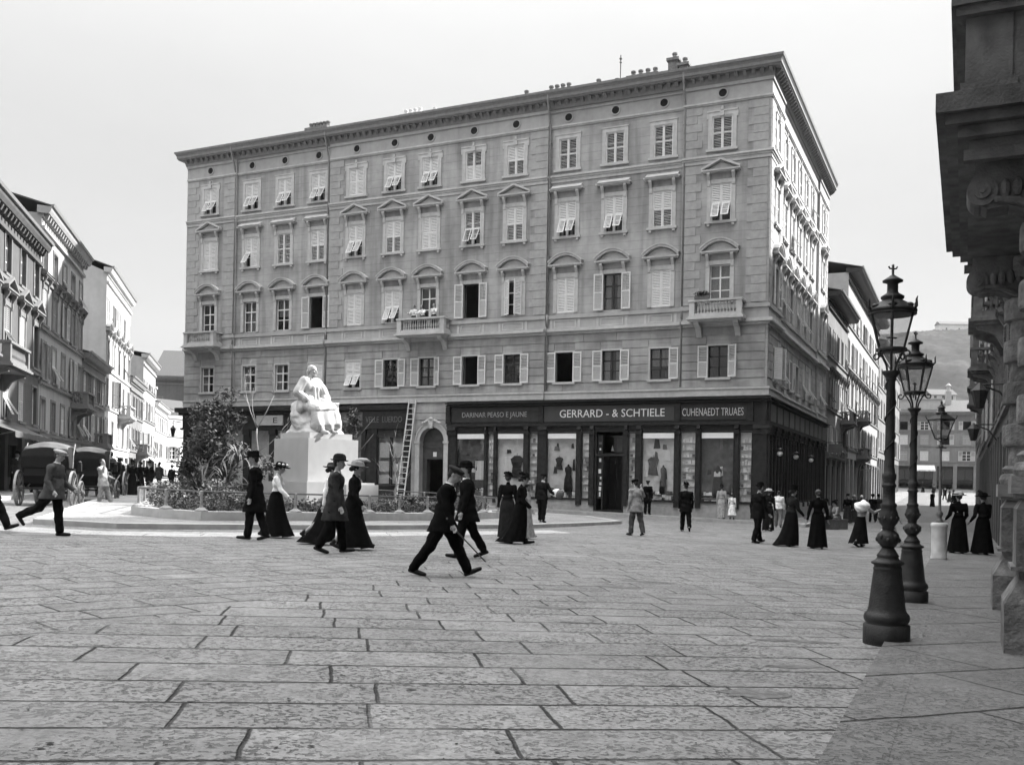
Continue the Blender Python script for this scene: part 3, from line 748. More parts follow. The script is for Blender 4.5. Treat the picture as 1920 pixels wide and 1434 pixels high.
# goods standing in the corner shop's display windows
FW=Frame((CX0,CY0),(-DX,-DY))
def good(kind,x,o,z,label,s=1.):
    mb=MB(); p=FW(x,o,z)
    if kind=='hat':
        mb.lathe([(.22*s,0),(.23*s,.015),(.12*s,.03),(.115*s,.12),(.09*s,.165),(.02*s,.17)],16,sx=1,sy=.42); m=M_cloth; nm,c='hat','hat'
    elif kind=='palehat':
        mb.lathe([(.24*s,0),(.25*s,.015),(.12*s,.04),(.11*s,.14),(.03*s,.16)],16,sx=1,sy=.4); m=M_shelfw; nm,c='hat','hat'
    elif kind=='dress':
        mb.lathe([(.03,0),(.12,.01),(.11,.02),(.03,.03),(.02,.30),(.02,.31),(.24*s,.32),(.20*s,1.0),(.13*s,1.28),(.18*s,1.5),(.17*s,1.62),(.06*s,1.70),(.05*s,1.78),(.02,1.8)],14,sx=1,sy=.36); m=M_cloth; nm,c='dress_form','dress form'
    elif kind=='garment':
        mb.prism([(-.32*s,0),(.30*s,.04),(.22*s,.6*s),(.34*s,.95*s),(.12*s,1.12*s),(-.14*s,1.12*s),(-.34*s,.98*s),(-.2*s,.55*s)],-.05,.05); mb.tube([(0,0,1.1*s),(0,0,1.25*s)],.012,6); m=M_cloth; nm,c='garment','garment'
    elif kind=='cloth':
        n=10; mb.add([(-.4*s+.8*s*i/n,.03*sin(i*1.9),z_) for i in range(n+1) for z_ in(0,1.3*s)]+[(-.4*s+.8*s*i/n,.03*sin(i*1.9)-.02,z_) for i in range(n+1) for z_ in(0,1.3*s)],[(2*i,2*i+2,2*i+3,2*i+1) for i in range(n)]+[(2*n+2+2*i+1,2*n+2+2*i+3,2*n+2+2*i+2,2*n+2+2*i) for i in range(n)]); m=M_shelfw; nm,c='cloth_length','cloth'
    elif kind=='card':
        mb.prism([(-.16*s,0),(.16*s,0),(.16*s,.22*s),(0,.34*s),(-.16*s,.22*s)],-.01,.01); m=M_white; nm,c='price_card','card'
    else:
        mb.ell((0,0,.13*s),(.2*s,.085*s,.13*s),10,6); m=M_cloth2; nm,c='parcel','parcel'
    o_=mb.build(nm,m,None,p,FW.rz,smooth=kind in('hat','palehat','dress','x'))
    tag(o_,label,c); return o_
GW={'beside the stone portal':(14.95,16.70),'second from the stone portal':(12.60,14.22),'on the portal side of the doorway':(9.58,11.28),'on the corner side of the doorway':(4.34,6.05),'nearest the street corner':(1.38,3.04)}
for wi,(nm_,(a,b)) in enumerate(GW.items()):
    rr=random.Random(40+wi); z=wz0+.002; L_=b-a; tail='in the wide window '+nm_
    dk=wi in(0,4)
    if wi!=1: good('dress',a+L_*(.60,0,.30,.36,.5)[wi],.005,z,('pale' if 0 else 'dark')+' dress form '+tail,(1,1,1.1,.85,1.15)[wi])
    if wi in(1,2,3): good('garment',a+L_*(.3,.62,.68)[wi-1],-.04,z+(1.0,1.5,1.25)[wi-1],'dark garment hanging '+tail,(1.1,.6,.85)[wi-1])
    if wi in(0,1,3): good('cloth',a+L_*(.2,.75,.86)[(0,1,0,2)[wi]],-.07,z+(.9,.5,0,1.2)[wi],'pale length of cloth '+tail,(.8,1.3,1,.6)[wi])
    good('hat',a+L_*rr.uniform(.12,.3),.0,z+.32,'dark felt hat '+tail,rr.uniform(.7,1.)); good('palehat',a+L_*rr.uniform(.42,.75),.0,z+.32,'pale straw hat '+tail,rr.uniform(.7,1.))
    if wi!=4: good('parcel',a+L_*.84,.0,z+.30,'rounded grey parcel '+tail)
    good('card',a+L_*(.42,.8,.7,.55,.5)[wi],.06,z+(1.3,.4,.7,1.0,1.25)[wi],'white price card '+tail,(.7,1,1.1,.8,1)[wi])
# ------------------------------------------------------------------ figures: jointed body grown into one skin, clothing as children
def remesh(mb,vox,it=4,wr=0.,seed=0):
    me=mb.mesh('raw'); o=bpy.data.objects.new('raw',me); COL.objects.link(o)
    m=o.modifiers.new('r','REMESH'); m.mode='VOXEL'; m.voxel_size=vox
    if it: s=o.modifiers.new('s','SMOOTH'); s.factor=.5; s.iterations=it
    dg=bpy.context.evaluated_depsgraph_get(); out=bpy.data.meshes.new_from_object(o.evaluated_get(dg))
    bpy.data.objects.remove(o); bpy.data.meshes.remove(me)
    if wr:
        n=len(out.vertices); co=[0.]*(3*n); no=[0.]*(3*n); out.vertices.foreach_get('co',co); out.vertices.foreach_get('normal',no)
        for i in range(n):
            x,y,z=co[3*i:3*i+3]
            d=wr*(sin(x*23+z*17+seed)*.35+sin(z*33-y*19+x*9+seed*2)*.45+noise.noise((x*9+seed,y*9,z*5))*.8+.7*(abs(noise.noise((x*13,y*13+seed,z*11)))-.2))
            for k in range(3): co[3*i+k]+=no[3*i+k]*d
        out.vertices.foreach_set('co',co); out.update()
    out.polygons.foreach_set('use_smooth',[True]*len(out.polygons))
    return out
def addraw(me,mb,mi=1):
    """append loose raw geometry (fingers, eyes) to a grown mesh"""
    v=[tuple(p.co) for p in me.vertices]; f=[tuple(p.vertices) for p in me.polygons]; k=[0]*len(f); n=len(v)
    v+=mb.v; f+=[tuple(i+n for i in q) for q in mb.f]; k+=[mi if x else 0 for x in mb.m]
    o=bpy.data.meshes.new('body'); o.from_pydata(v,[],f); o.polygons.foreach_set('material_index',k); o.polygons.foreach_set('use_smooth',[True]*len(f)); o.update()
    bpy.data.meshes.remove(me); return o
V=Vector
def rig(p,H):
    g=lambda k,d=0:p.get(k,d)
    J={}; S=H/1.76
    lean,side,tw=R(g('lean')),R(g('side')),R(g('twist'))
    Mt=Matrix.Rotation(tw,3,'Z')@Matrix.Rotation(lean,3,'Y')@Matrix.Rotation(-side,3,'X')
    J['Mt']=Mt
    sp=lambda t,x=0,y=0:Mt@V((x,y,t))
    J['pel']=V((0,0,0)); J['waist']=sp(.14); J['chest']=sp(.34); J['neck']=sp(.50); 
    for n,s in(('l',1),('r',-1)):
        th,kn,ab=R(g(n+'t')),R(g(n+'k')),R(g(n+'a',3))
        hip=V((0,.085*s,-.02)); d=V((sin(th)*cos(ab),s*sin(ab),-cos(th)*cos(ab))); knee=hip+d*.43
        ta=th-kn; d2=V((sin(ta),s*sin(ab)*.5,-cos(ta))).normalized(); ank=knee+d2*.42
        J[n+'hip'],J[n+'knee'],J[n+'ank']=hip,knee,ank
        fp=R(g(n+'f')); yaw=R(g(n+'y',s*7)); J[n+'toe']=ank+Matrix.Rotation(yaw,3,'Z')@V((cos(fp)*.19+sin(fp)*.05,0,sin(fp)*.19-cos(fp)*.055)); J[n+'heel']=ank+Matrix.Rotation(yaw,3,'Z')@V((-cos(fp)*.055+sin(fp)*.05,0,-sin(fp)*.055-cos(fp)*.05))
        sh=sp(.445,0,.18*s*g('shw',1)); sw,sa,el,inn=R(g(n+'s')),R(g(n+'b',9)),R(g(n+'e',12)),R(g(n+'i'))
        d=V((sin(sw)*cos(sa),s*sin(sa),-cos(sw)*cos(sa))); 
        if g('armtorso',1): d=Mt@d
        elb=sh+d*.29
        a2=sw+el; d2=V((sin(a2)*cos(inn),s*(sin(sa)*.6)-s*sin(inn),-cos(a2)*cos(sa*.6)))
        if g('armtorso',1): d2=Mt@d2
        d2.normalize(); wri=elb+d2*.25
        J[n+'sh'],J[n+'elb'],J[n+'wri'],J[n+'hd']=sh,elb,wri,wri+d2*.085; J[n+'hdir']=d2
    hy,hp=R(g('hyaw')),R(g('hpitch')); Mh=Mt@Matrix.Rotation(hy,3,'Z')@Matrix.Rotation(hp,3,'Y'); J['Mh']=Mh
    J['head']=J['neck']+Mt@V((.012,0,.075))+Mh@V((.018,0,.125))
    zs=min(min(J['ltoe'].z,J['rtoe'].z,J['lheel'].z,J['rheel'].z)-.03,9) if 'z0' not in p else -p['z0']
    for k in J:
        if not k.startswith('M') and not k.endswith('dir'): J[k]=(J[k]-V((0,0,zs)))*S
    J['S']=S; return J
def body_mesh(J,vox,female=False,hands=True,statue=False):
    S=J['S']; mb=MB(); c=lambda a,ra,b,rb:mb.cap(J[a] if isinstance(a,str) else a,ra*S,J[b] if isinstance(b,str) else b,rb*S)
    Mt,Mh=J['Mt'],J['Mh']; w=.9 if female else 1
    mb.ell(J['pel']+V((0,0,.02))*S,(.12*S,.165*S,.13*S)); mb.ell(J['waist'],(.105*S*w,.14*S*w,.16*S),M=Mt); mb.ell(J['chest'],(.12*S*w,.17*S*w,.18*S),M=Mt)
    c('lsh',.06*w,'rsh',.06*w)
    for n in 'lr':
        c(n+'hip',.085,n+'knee',.055); 
        m=J[n+'knee'].lerp(J[n+'ank'],.3); c(n+'knee',.052,m,.056); c(m,.056,n+'ank',.036); c(n+'heel',.034,n+'toe',.028)
        c(n+'ank',.036,J[n+'heel'].lerp(J[n+'toe'],.4),.034)
        c(n+'sh',.052*w,n+'elb',.04*w); c(n+'elb',.04*w,n+'wri',.027)
        d=J[n+'hdir']; c(n+'wri',.026,J[n+'wri']+d*.08*S,.033)
    h=J['head']; c(J['neck']-Mt@V((0,0,.05))*S,.06*w,J['neck'].lerp(h,.6),.052*w)
    E=lambda x,y,z,r:mb.ell(h+Mh@V((x,y,z))*S,[q*S for q in r],14,10,Mh)
    E(-.005,0,.025,(.098,.076,.088)); E(.022,0,-.035,(.070,.060,.075)); E(.05,0,-.085,(.034,.036,.026))
    E(.078,0,.012,(.020,.052,.014))
    mb.cap(h+Mh@V((.088,0,.005))*S,.011*S,h+Mh@V((.112,0,-.035))*S,.014*S,8)
    E(.085,0,-.062,(.014,.024,.008)); E(.083,0,-.074,(.014,.022,.008))
    for s in(-1,1): E(-.012,.077*s,-.015,(.020,.010,.030)); E(.055,.042*s,-.03,(.024,.022,.02))
    me=remesh(mb,vox*S,3)
    ex=MB()
    if hands:
        for n,s in(('l',1),('r',-1)):
            d=J[n+'hdir']; up=V((0,s,0)); sd=d.cross(up); sd=sd.normalized() if sd.length>.1 else V((1,0,0)); nr=sd.cross(d).normalized()
            pb=J[n+'wri']+d*.085*S
            for i,(o,ln) in enumerate(((.026,.068),(.009,.078),(-.009,.072),(-.025,.056))):
                a=pb+sd*o*S-d*.015*S; b=a+(d*.6*ln+nr*.18*ln)*S+d*.015*S; e=b+(d*.36*ln+nr*.42*ln)*S; ex.tube([a,b,b.lerp(e,.6),e],[.0092*S,.0088*S,.008*S,.005*S],6)
            a=J[n+'wri']+d*.03*S+sd*.022*S; b=a+(d*.035+sd*.024+nr*.012)*S; e=b+(d*.03+nr*.012)*S; ex.tube([a,b,e],[.012*S,.0105*S,.007*S],6)
    if not statue:
        ex.k=1
        for s in(-1,1): ex.ell(h+Mh@V((.089,.031*s,0))*S,(.006*S,.012*S,.006*S),6,4,Mh); ex.ell(h+Mh@V((.092,.031*s,.016))*S,(.006*S,.018*S,.004*S),6,4,Mh)
        ex.ell(h+Mh@V((.099,0,-.068))*S,(.004*S,.018*S,.003*S),6,4,Mh)
    return addraw(me,ex)
def M_cl(v):
    if v<.1: v*=.42+.5*v/.1   # dark wool
    return mat('cloth %g'%v,v,.95,.30,11.,.35,90.,spec=.04)
M_skin=mat('skin',.30,.6,.08,12.); M_dark=mat('hair dark',.02,.7,.3,30.); M_feat=mat('face features',.05,.7,.1,9.); M_linen=mat('white linen',.78,.8,.05,10.); M_shoe=mat('shoe leather',.007,.5,.3,10.,spec=.2)
def hat_part(J,root,kind,v=.012,v2=.7,hair=True):
    S=J['S']; Mh=J['Mh']; h=J['head']; m=M_cl(v); mb=MB(); fn=lambda x,y,z:tuple(h+Mh@V((x,y,z))*S)
    mb.fn=fn
    def tilt(): pass
    nm='hat'; mats=[m]
    if kind=='bowler':
        mb.lathe([(.105,.045),(.125,.040),(.150,.055),(.148,.062),(.112,.056),(.108,.10),(.100,.135),(.080,.160),(.045,.175),(.005,.178)],24,sx=1.12,sy=.92)
    elif kind=='homburg':
        mb.lathe([(.105,.040),(.14,.036),(.175,.048),(.172,.056),(.112,.052),(.112,.12),(.110,.155),(.085,.170),(.060,.160),(.005,.155)],24,sx=1.1,sy=.9)
    elif kind=='top':
        mb.lathe([(.105,.045),(.14,.045),(.145,.055),(.106,.06),(.104,.14),(.112,.20),(.108,.205),(.005,.205)],22,sx=1.1,sy=.95)
    elif kind=='cap':
        nm='cap'; mb.ell((-.012,0,.075),(.142,.125,.042),18,8); mb.lathe([(.100,.030),(.106,.045),(.104,.075),(.08,.08)],20,sx=1.1,sy=.92); mb.prism([(.06,-.085),(.135,-.07),(.170,0),(.135,.07),(.06,.085)],.038,.05,'z')
    elif kind=='kepi':
        nm='cap'; mb.lathe([(.100,.035),(.104,.05),(.115,.10),(.110,.112),(.02,.115)],20,sx=1.1,sy=.95); mb.prism([(.06,-.08),(.13,-.06),(.155,0),(.13,.06),(.06,.08)],.035,.045,'z')
    elif kind in('wide','flower','plume'):
        mb.lathe([(.11,.035),(.17,.030),(.215,.045),(.21,.058),(.135,.055),(.13,.10),(.11,.14),(.06,.155),(.005,.16)],26,sx=1.05,sy=1.0); mats.append(M_cl(v2)); mb.k=1
        if kind=='flower':
            for a,b,r in((.11,.06,.038),(.13,-.03,.042),(.06,-.11,.04),(.09,.10,.03),(-.02,.13,.036),(-.03,-.12,.034)): mb.ell((a,b,.085+r*.4),(r,r,r*.8),8,6)
        elif kind=='plume':
            mb.tube([(-.12,.05,.10),(-.05,.06,.16),(.06,.05,.185),(.16,.03,.19),(.24,.02,.17)],[.012,.03,.04,.036,.012],8)
        else:
            mb.lathe([(.136,.058),(.14,.062),(.138,.09),(.130,.094)],22)
    elif kind=='small':
        mb.lathe([(.10,.05),(.135,.048),(.137,.06),(.105,.064),(.09,.12),(.05,.14),(.005,.145)],20); 
        for i in range(5): mb.ell((.06-.05*i,.07*sin(i*2.),.13+.02*(i%2)),(.045,.04,.035),8,6)
    elif kind=='scarf':
        nm='headscarf'; mb.ell((-.008,0,.02),(.112,.094,.105),16,10)
    elif kind=='none': nm=None
    if nm: 
        o=mb.build(nm,mats,root,smooth=True)
    hb=MB(); hb.fn=fn
    if hair=='bun': hb.ell((-.03,0,.02),(.098,.094,.085),14,9); hb.ell((-.11,0,-.03),(.055,.06,.05),10,7)
    elif hair: hb.ell((-.022,0,.03),(.094,.081,.080),14,9); hb.ell((-.06,0,-.02),(.05,.066,.06),10,7)
    if hb.v: hb.build('hair',M_dark if hair!='grey' else mat('hair grey',.4,.7,.2,30.),root,smooth=True)
def clothes_man(J,root,jacket=.02,trousers=.02,vox=.012,hem=.34,coat=False,shirt=True,seed=0,girth=1.,waistcoat=False):
    S=J['S']; Mt=J['Mt']; mb=MB(); c=lambda a,ra,b,rb:mb.cap(J[a] if isinstance(a,str) else a,ra*S,J[b] if isinstance(b,str) else b,rb*S)
    mb.ell(J['chest'],(.150*S*girth,.205*S,.20*S),16,10,Mt); mb.ell(J['waist'],(.150*S*girth,.185*S*girth,.19*S),16,10,Mt); mb.ell(J['pel']+V((0,0,.02))*S,(.160*S*girth,.20*S,.15*S),16,10)
    c('lsh',.082,'rsh',.082); c(J['lsh']-V((0,0,.02))*S,.075,J['neck']-Mt@V((.01,0,.0))*S,.062); c(J['rsh']-V((0,0,.02))*S,.075,J['neck']-Mt@V((.01,0,0))*S,.062)
    for n in 'lr':
        c(n+'sh',.078,n+'elb',.060); c(n+'elb',.060,J[n+'wri']-J[n+'hdir']*.01*S,.046)
    # skirts of the jacket down over the thighs
    def at(n,t): return J[n+'hip'].lerp(J[n+'knee'],t)
    T=hem*1.75; nn=5; rings=[]
    for k in range(nn+1):
        t=T*k/nn
        if t<=1: a,b=at('l',t),at('r',t)
        else: a,b=J['lknee'].lerp(J['lank'],t-1),J['rknee'].lerp(J['rank'],t-1)
        m_=(a+b)/2; rings.append((m_,abs(a.x-b.x)*.45+(.172+.03*t)*S*girth,(.215+.02*t)*S*girth))
    rings=[(J['waist'],.15*S*girth,.18*S*girth)]+rings; sg=24; vs=[];fs=[]
    for c_,rx,ry in rings:
        for q in range(sg):
            a=2*PI*q/sg; vs.append(c_+V((rx*cos(a),ry*sin(a),0)))
    for r_ in range(len(rings)-1):
        for q in range(sg): l=(q+1)%sg; fs.append((r_*sg+l,r_*sg+q,(r_+1)*sg+q,(r_+1)*sg+l))
    fs.append(tuple(range(sg))); fs.append(tuple((len(rings)-1)*sg+q for q in range(sg))[::-1]); mb.add(vs,fs)
    me=remesh(mb,vox*S,3,.011*S,seed); link('coat' if coat else 'jacket',me,M_cl(jacket),root)
    mb=MB()
    for n in 'lr':
        k=J[n+'knee']; an=J[n+'ank']; c(n+'hip',.122,k,.092); c(k,.091,k.lerp(an,.55),.084); c(k.lerp(an,.55),.084,an+(k-an)*.03,.079); 
    c('lhip',.12,'rhip',.12); c('pel',.13,'waist',.12)
    me=remesh(mb,vox*S,3,.010*S,seed+3); link('trousers',me,M_cl(trousers),root)
    shoes(J,root)
    if shirt:
        mb=MB(); n0=J['neck']; 
        mb.fn=lambda x,y,z:tuple(n0+Mt@V((x,y,z))*S)
        mb.lathe([(.062,-.02),(.070,-.02),(.066,.050),(.058,.050)],18,(.014,0,.0)); mb.ell((.098,0,-.09),(.030,.035,.085),10,8)
        mb.build('collar',M_linen,root,smooth=True)
def shoes(J,root,heel=False):
    S=J['S']
    for n in 'lr':
        a,t,h=J[n+'ank'],J[n+'toe'],J[n+'heel']; mb=MB(); d=(t-h).normalized()
        mb.cap(h+d*.01*S,.040*S,h.lerp(t,.5),.042*S); mb.cap(h.lerp(t,.45),.044*S,t,.034*S); mb.cap(a+V((0,0,.03))*S,.048*S,h.lerp(t,.25),.042*S)
        if heel: mb.cap(h-V((0,0,.01))*S,.024*S,h-V((0,0,.03))*S,.018*S)
        me=remesh(mb,.011*S,2); link('shoe',me,M_shoe,root)
def skirt(J,root,v=.012,hemz=.05,hr=(.30,.28),sway=0.,seed=0,train=0.,mid=None):
    S=J['S']; mb=MB(); seg=40; rings=[]
    w=J['waist']-V((0,0,.02))*S; p=J['pel']; zh=hemz*S
    kx=(J['lknee'].x+J['rknee'].x)/2; ax=(J['lank'].x+J['rank'].x)/2
    prof=[(w+V((0,0,.03))*S,.105,.135,0),(p+V((0,0,.04))*S,.150,.185,.1),(p-V((0,0,.10))*S,.180,.205,.25)]
    zk=(p.z-.1*S)
    n=8
    for i in range(1,n+1):
        t=i/n; z=zk+(zh-zk)*t; ctr=V((kx*.5*(1-t)+ (ax*.5+sway*S*t)*t,0,z)); prof.append((ctr,.18+(hr[0]-.18)*t**1.1,.205+(hr[1]-.205)*t**1.1,.25+.75*t))
    vs=[];fs=[]
    for j,(c,rx,ry,f) in enumerate(prof):
        for k in range(seg):
            a=2*PI*k/seg; rp=1+f*(.055*sin(9*a+seed)+.035*sin(5*a+seed*2+1)+.03*sin(14*a+seed))
            x=rx*cos(a)*rp; 
            if train and cos(a)*train<0: x*=1+abs(train)*max(0,(f-.45)/.55)**1.6*abs(cos(a))
            dz=0
            if j==len(prof)-1: dz=.012*sin(3*a+seed)
            vs.append(c+V((x,ry*sin(a)*rp,dz))*S)
    m=len(prof)
    for j in range(m-1):
        for k in range(seg): l=(k+1)%seg; fs.append((j*seg+k,j*seg+l,(j+1)*seg+l,(j+1)*seg+k))
    fs.append(tuple(range(seg)));
    mb.add(vs,[f[::-1] for f in fs]); mb.build('skirt',M_cl(v),root,smooth=True)
def clothes_woman(J,root,bodice=.012,skirtv=.012,vox=.012,seed=0,short=False,coat=0,apron=None,**sk):
    S=J['S']; Mt=J['Mt']; mb=MB(); c=lambda a,ra,b,rb:mb.cap(J[a] if isinstance(a,str) else a,ra*S,J[b] if isinstance(b,str) else b,rb*S)
    mb.ell(J['chest']+Mt@V((.01,0,.01))*S,(.130*S,.165*S,.19*S),16,10,Mt); mb.ell(J['waist'],(.112*S,.138*S,.17*S),16,10,Mt)
    mb.ell(J['chest']+Mt@V((.085,0,-.02))*S,(.065*S,.12*S,.08*S),12,8,Mt); c('lsh',.068,'rsh',.068); c(J['neck']-Mt@V((0,0,.03))*S,.062,J['neck']+Mt@V((.004,0,.04))*S,.056)
    for n in 'lr':
        c(n+'sh',.074,n+'elb',.056)
        e=J[n+'wri'] if not short else J[n+'elb'].lerp(J[n+'wri'],.12)
        c(n+'elb',.055,e-J[n+'hdir']*.01*S,.040 if not short else .055)
    if coat:
        for k in range(5): mb.ell(J['pel']+V((0,0,.08-.09*k*coat))*S,((.15+.012*k)*S,(.18+.012*k)*S,.10*S),14,8)
    me=remesh(mb,vox*S,3,.008*S,seed); link('jacket' if coat else 'bodice',me,M_cl(bodice),root)
    skirt(J,root,skirtv,seed=seed,**sk)
    shoes(J,root,True)
STRIDE=dict(lt=26,lk=6,lf=16,rt=-20,rk=16,rf=-22,ls=-22,le=10,rs=24,re=22,lean=4)
STRIDE2=dict(rt=26,rk=6,rf=16,lt=-20,lk=16,lf=-22,rs=-22,re=10,ls=24,le=22,lean=4)
SMALL=dict(lt=13,lk=3,lf=6,rt=-10,rk=12,rf=-14,ls=-8,le=12,rs=10,re=18,lean=2)
STAND=dict(lt=3,rt=-3,lk=3,rk=2,ls=2,rs=-2,le=14,re=14)
def person(x,y,face,H,sex,pose,label,group=None,vox=.012,z=None,hat='bowler',hatv=.012,hat2=.7,hair=True,skin=None,hands=True,**cl):
    if z is None: z=gz(x,y)+cl.pop('dz',0)
    else: cl.pop('dz',0)
    p=dict(pose); J=rig(p,H)
    me=body_mesh(J,max(vox,.010),sex=='f',hands)
    o=link('person',me,[skin or M_skin,M_feat],None,(x,y,z),R(face)); tag(o,label,'person',group)
    seed=(x*7.3+y*3.1)%6
    if sex=='m': clothes_man(J,o,vox=vox,seed=seed,**cl)
    elif sex=='f': clothes_woman(J,o,vox=vox,seed=seed,**cl)
    hat_part(J,o,hat,hatv,hat2,('bun' if sex=='f' else hair) if hair is True else hair)
    return o,J
# ------------------------------------------------------------------ ground
def slab_material(name,v,row=.62,l0=1.15,l1=1.0,wedge=True,joint=1.,rot=0.,fk=.32):
    m=bpy.data.materials.new(name); m.use_nodes=True; nt=m.node_tree; N=nt.nodes; L=nt.links; N.clear()
    out=N.new('ShaderNodeOutputMaterial'); b=N.new('ShaderNodeBsdfPrincipled'); L.new(b.outputs[0],out.inputs[0]); b.inputs['Specular IOR Level'].default_value=.35
    tc=N.new('ShaderNodeTexCoord'); P=tc.outputs['Object']
    def inp(n,i,x):
        if isinstance(x,(int,float)): n.inputs[i].default_value=x
        else: L.new(x,n.inputs[i])
    def mt(op,a,b_=0.,c=0.):
        n=N.new('ShaderNodeMath'); n.operation=op; inp(n,0,a); inp(n,1,b_); inp(n,2,c); return n.outputs[0]
    def ns(vec,sc,det=3,rough=.5):
        n=N.new('ShaderNodeTexNoise'); n.inputs['Scale'].default_value=sc; n.inputs['Detail'].default_value=det; n.inputs['Roughness'].default_value=rough; L.new(vec,n.inputs['Vector']); return n.outputs['Fac']
    def mr(x,a,c,lo,hi):
        n=N.new('ShaderNodeMapRange'); n.clamp=True; inp(n,0,x); n.inputs[1].default_value=a;n.inputs[2].default_value=c;n.inputs[3].default_value=lo;n.inputs[4].default_value=hi; return n.outputs[0]
    def wn(x,y=None):
        n=N.new('ShaderNodeTexWhiteNoise'); n.noise_dimensions='2D'; c=N.new('ShaderNodeCombineXYZ'); inp(c,0,x); inp(c,1,y if y is not None else 0.37); L.new(c.outputs[0],n.inputs['Vector']); return n.outputs['Value']
    def mapped(sx,sy,rz=0.):
        n=N.new('ShaderNodeMapping'); n.inputs['Scale'].default_value=(sx,sy,1); n.inputs['Rotation'].default_value=(0,0,rz); L.new(P,n.inputs[0]); return n.outputs[0]
    def pattern(vec,rw,la,lb):
        s=N.new('ShaderNodeSeparateXYZ'); L.new(vec,s.inputs[0]); X,Y=s.outputs[0],s.outputs[1]
        wob=mt('SUBTRACT',ns(vec,1.7,2),.5)
        yy=mt('DIVIDE',mt('ADD',Y,mt('MULTIPLY',wob,.045)),rw); rowi=mt('FLOOR',yy); fy=mt('FRACT',yy)
        h=wn(rowi); ln=mt('ADD',mt('MULTIPLY',wn(rowi,2.9),lb),la)
        wob2=mt('SUBTRACT',ns(vec,2.3,2),.5)
        xx=mt('DIVIDE',mt('ADD',mt('ADD',X,mt('MULTIPLY',h,9.)),mt('MULTIPLY',wob2,.05)),ln); coli=mt('FLOOR',xx); fx=mt('FRACT',xx)
        ex=mt('MULTIPLY',mt('MINIMUM',fx,mt('SUBTRACT',1.,fx)),mt('MULTIPLY',ln,1.45)); ey=mt('MULTIPLY',mt('MINIMUM',fy,mt('SUBTRACT',1.,fy)),rw)
        return mt('MINIMUM',ex,ey),wn(rowi,coli)
    d,tone=pattern(mapped(1,1,rot),row,l0,l1)
    if wedge:
        d2,t2=pattern(mapped(1,1,R(-45)),.55,.85,.7)
        s=N.new('ShaderNodeSeparateXYZ'); L.new(P,s.inputs[0])
        k1=mt('LESS_THAN',s.outputs[0],mt('SUBTRACT',mt('MULTIPLY',s.outputs[1],.27),5.54))
        k2=mt('GREATER_THAN',s.outputs[1],mt('ADD',9.4,mt('MULTIPLY',mt('MINIMUM',0.,mt('ADD',s.outputs[0],3.05)),2.3)))
        k=mt('MULTIPLY',k1,k2)
        def mix(a,c):
            n=N.new('ShaderNodeMix'); n.data_type='FLOAT'; L.new(k,n.inputs[0]); L.new(a,n.inputs[2]); L.new(c,n.inputs[3]); return n.outputs[0]
        d=mix(d,d2); tone=mix(tone,t2)
    rag=mt('SUBTRACT',ns(mapped(1,1),22.,3),.5)
    dd=mt('ADD',d,mt('MULTIPLY',rag,.020))
    jm=mr(dd,.007,.022,1.,0.)
    jm=mt('MULTIPLY',jm,mr(ns(mapped(1,1),1.1,2),.30,.52,.35,1.)); jm=mt('MULTIPLY',jm,joint)
    fleck=mt('MULTIPLY',mr(ns(mapped(22,24),1.2,3,.55),.525,.60,0.,1.),mr(ns(mapped(1,1),1.3,2),.3,.6,.25,1.))
    fine=ns(mapped(1,1),34.,4,.7); big=ns(mapped(1,1),.35,3)
    x=mt('MULTIPLY',v,mr(tone,0.,1.,.90,1.10)); x=mt('MULTIPLY',x,mr(fine,.3,.7,.66,1.30)); x=mt('MULTIPLY',x,mr(big,.3,.7,.88,1.1)); x=mt('MULTIPLY',x,mr(ns(mapped(1,1),4.2,5,.65),.3,.7,.76,1.2))
    x=mt('MULTIPLY',x,mt('SUBTRACT',1.,mt('MULTIPLY',fleck,fk)))
    x=mt('MULTIPLY',x,mt('SUBTRACT',1.,mt('MULTIPLY',jm,.93)))
    c=N.new('ShaderNodeCombineColor'); [L.new(x,c.inputs[i]) for i in range(3)]; L.new(c.outputs[0],b.inputs['Base Color'])
    L.new(mr(fine,.3,.7,.55,.85),b.inputs['Roughness'])
    hgt=mt('SUBTRACT',mt('SUBTRACT',mt('MULTIPLY',fine,.25),mt('MULTIPLY',jm,1.)),mt('MULTIPLY',fleck,.35))
    hgt=mt('ADD',hgt,mt('MULTIPLY',mr(d,.0,.10,0.,1.),.3))
    bp=N.new('ShaderNodeBump'); bp.inputs['Strength'].default_value=1.; bp.inputs['Distance'].default_value=.03; L.new(hgt,bp.inputs['Height']); L.new(bp.outputs[0],b.inputs['Normal'])
    return m
M_slab=slab_material('paving slabs',.218,.60,.85,.62,rot=R(-9.5),fk=.62)
M_path=slab_material('pavement slabs',.27,.95,1.3,1.2,False,.8,R(-25))
M_isl=slab_material('island flags',.26,.8,1.0,.8,False,.45,R(20))
M_strip=slab_material('crossing slabs',.42,.75,1.2,.9,False,.7,R(-10))
M_kerb=mat('kerb stone',.34,.8,.15,5.,.25,40.,big=.12,bigs=.8)
gm=MB(); xs=[-400,-250,-150]+list(range(-100,141,5))+[180,260,400,600]; ys=[-60,-30]+list(range(-10,201,5))+[240,300,420,600,900]
gv=[(x,y,gz(x,y) if t_<140 else gz(x,y)) for y in ys for x in xs for t_ in (.42*x+.907*y-50,)]
def gz_far(x,y):
    t=.422*x+.907*y-50
    if t<=120: return gz(max(min(x,90),-60),y)
    tt=120; return -1.38-.027*max(min(x,90),-60)+2.65e-4*tt*tt+.05*(min(t,260)-tt)
gv=[(x,y,gz_far(x,y)) for y in ys for x in xs]; nx=len(xs)
gm.add(gv,[(j*nx+i,j*nx+i+1,(j+1)*nx+i+1,(j+1)*nx+i) for j in range(len(ys)-1) for i in range(nx-1)])
tag(gm.build('ground',M_slab),kind='structure')
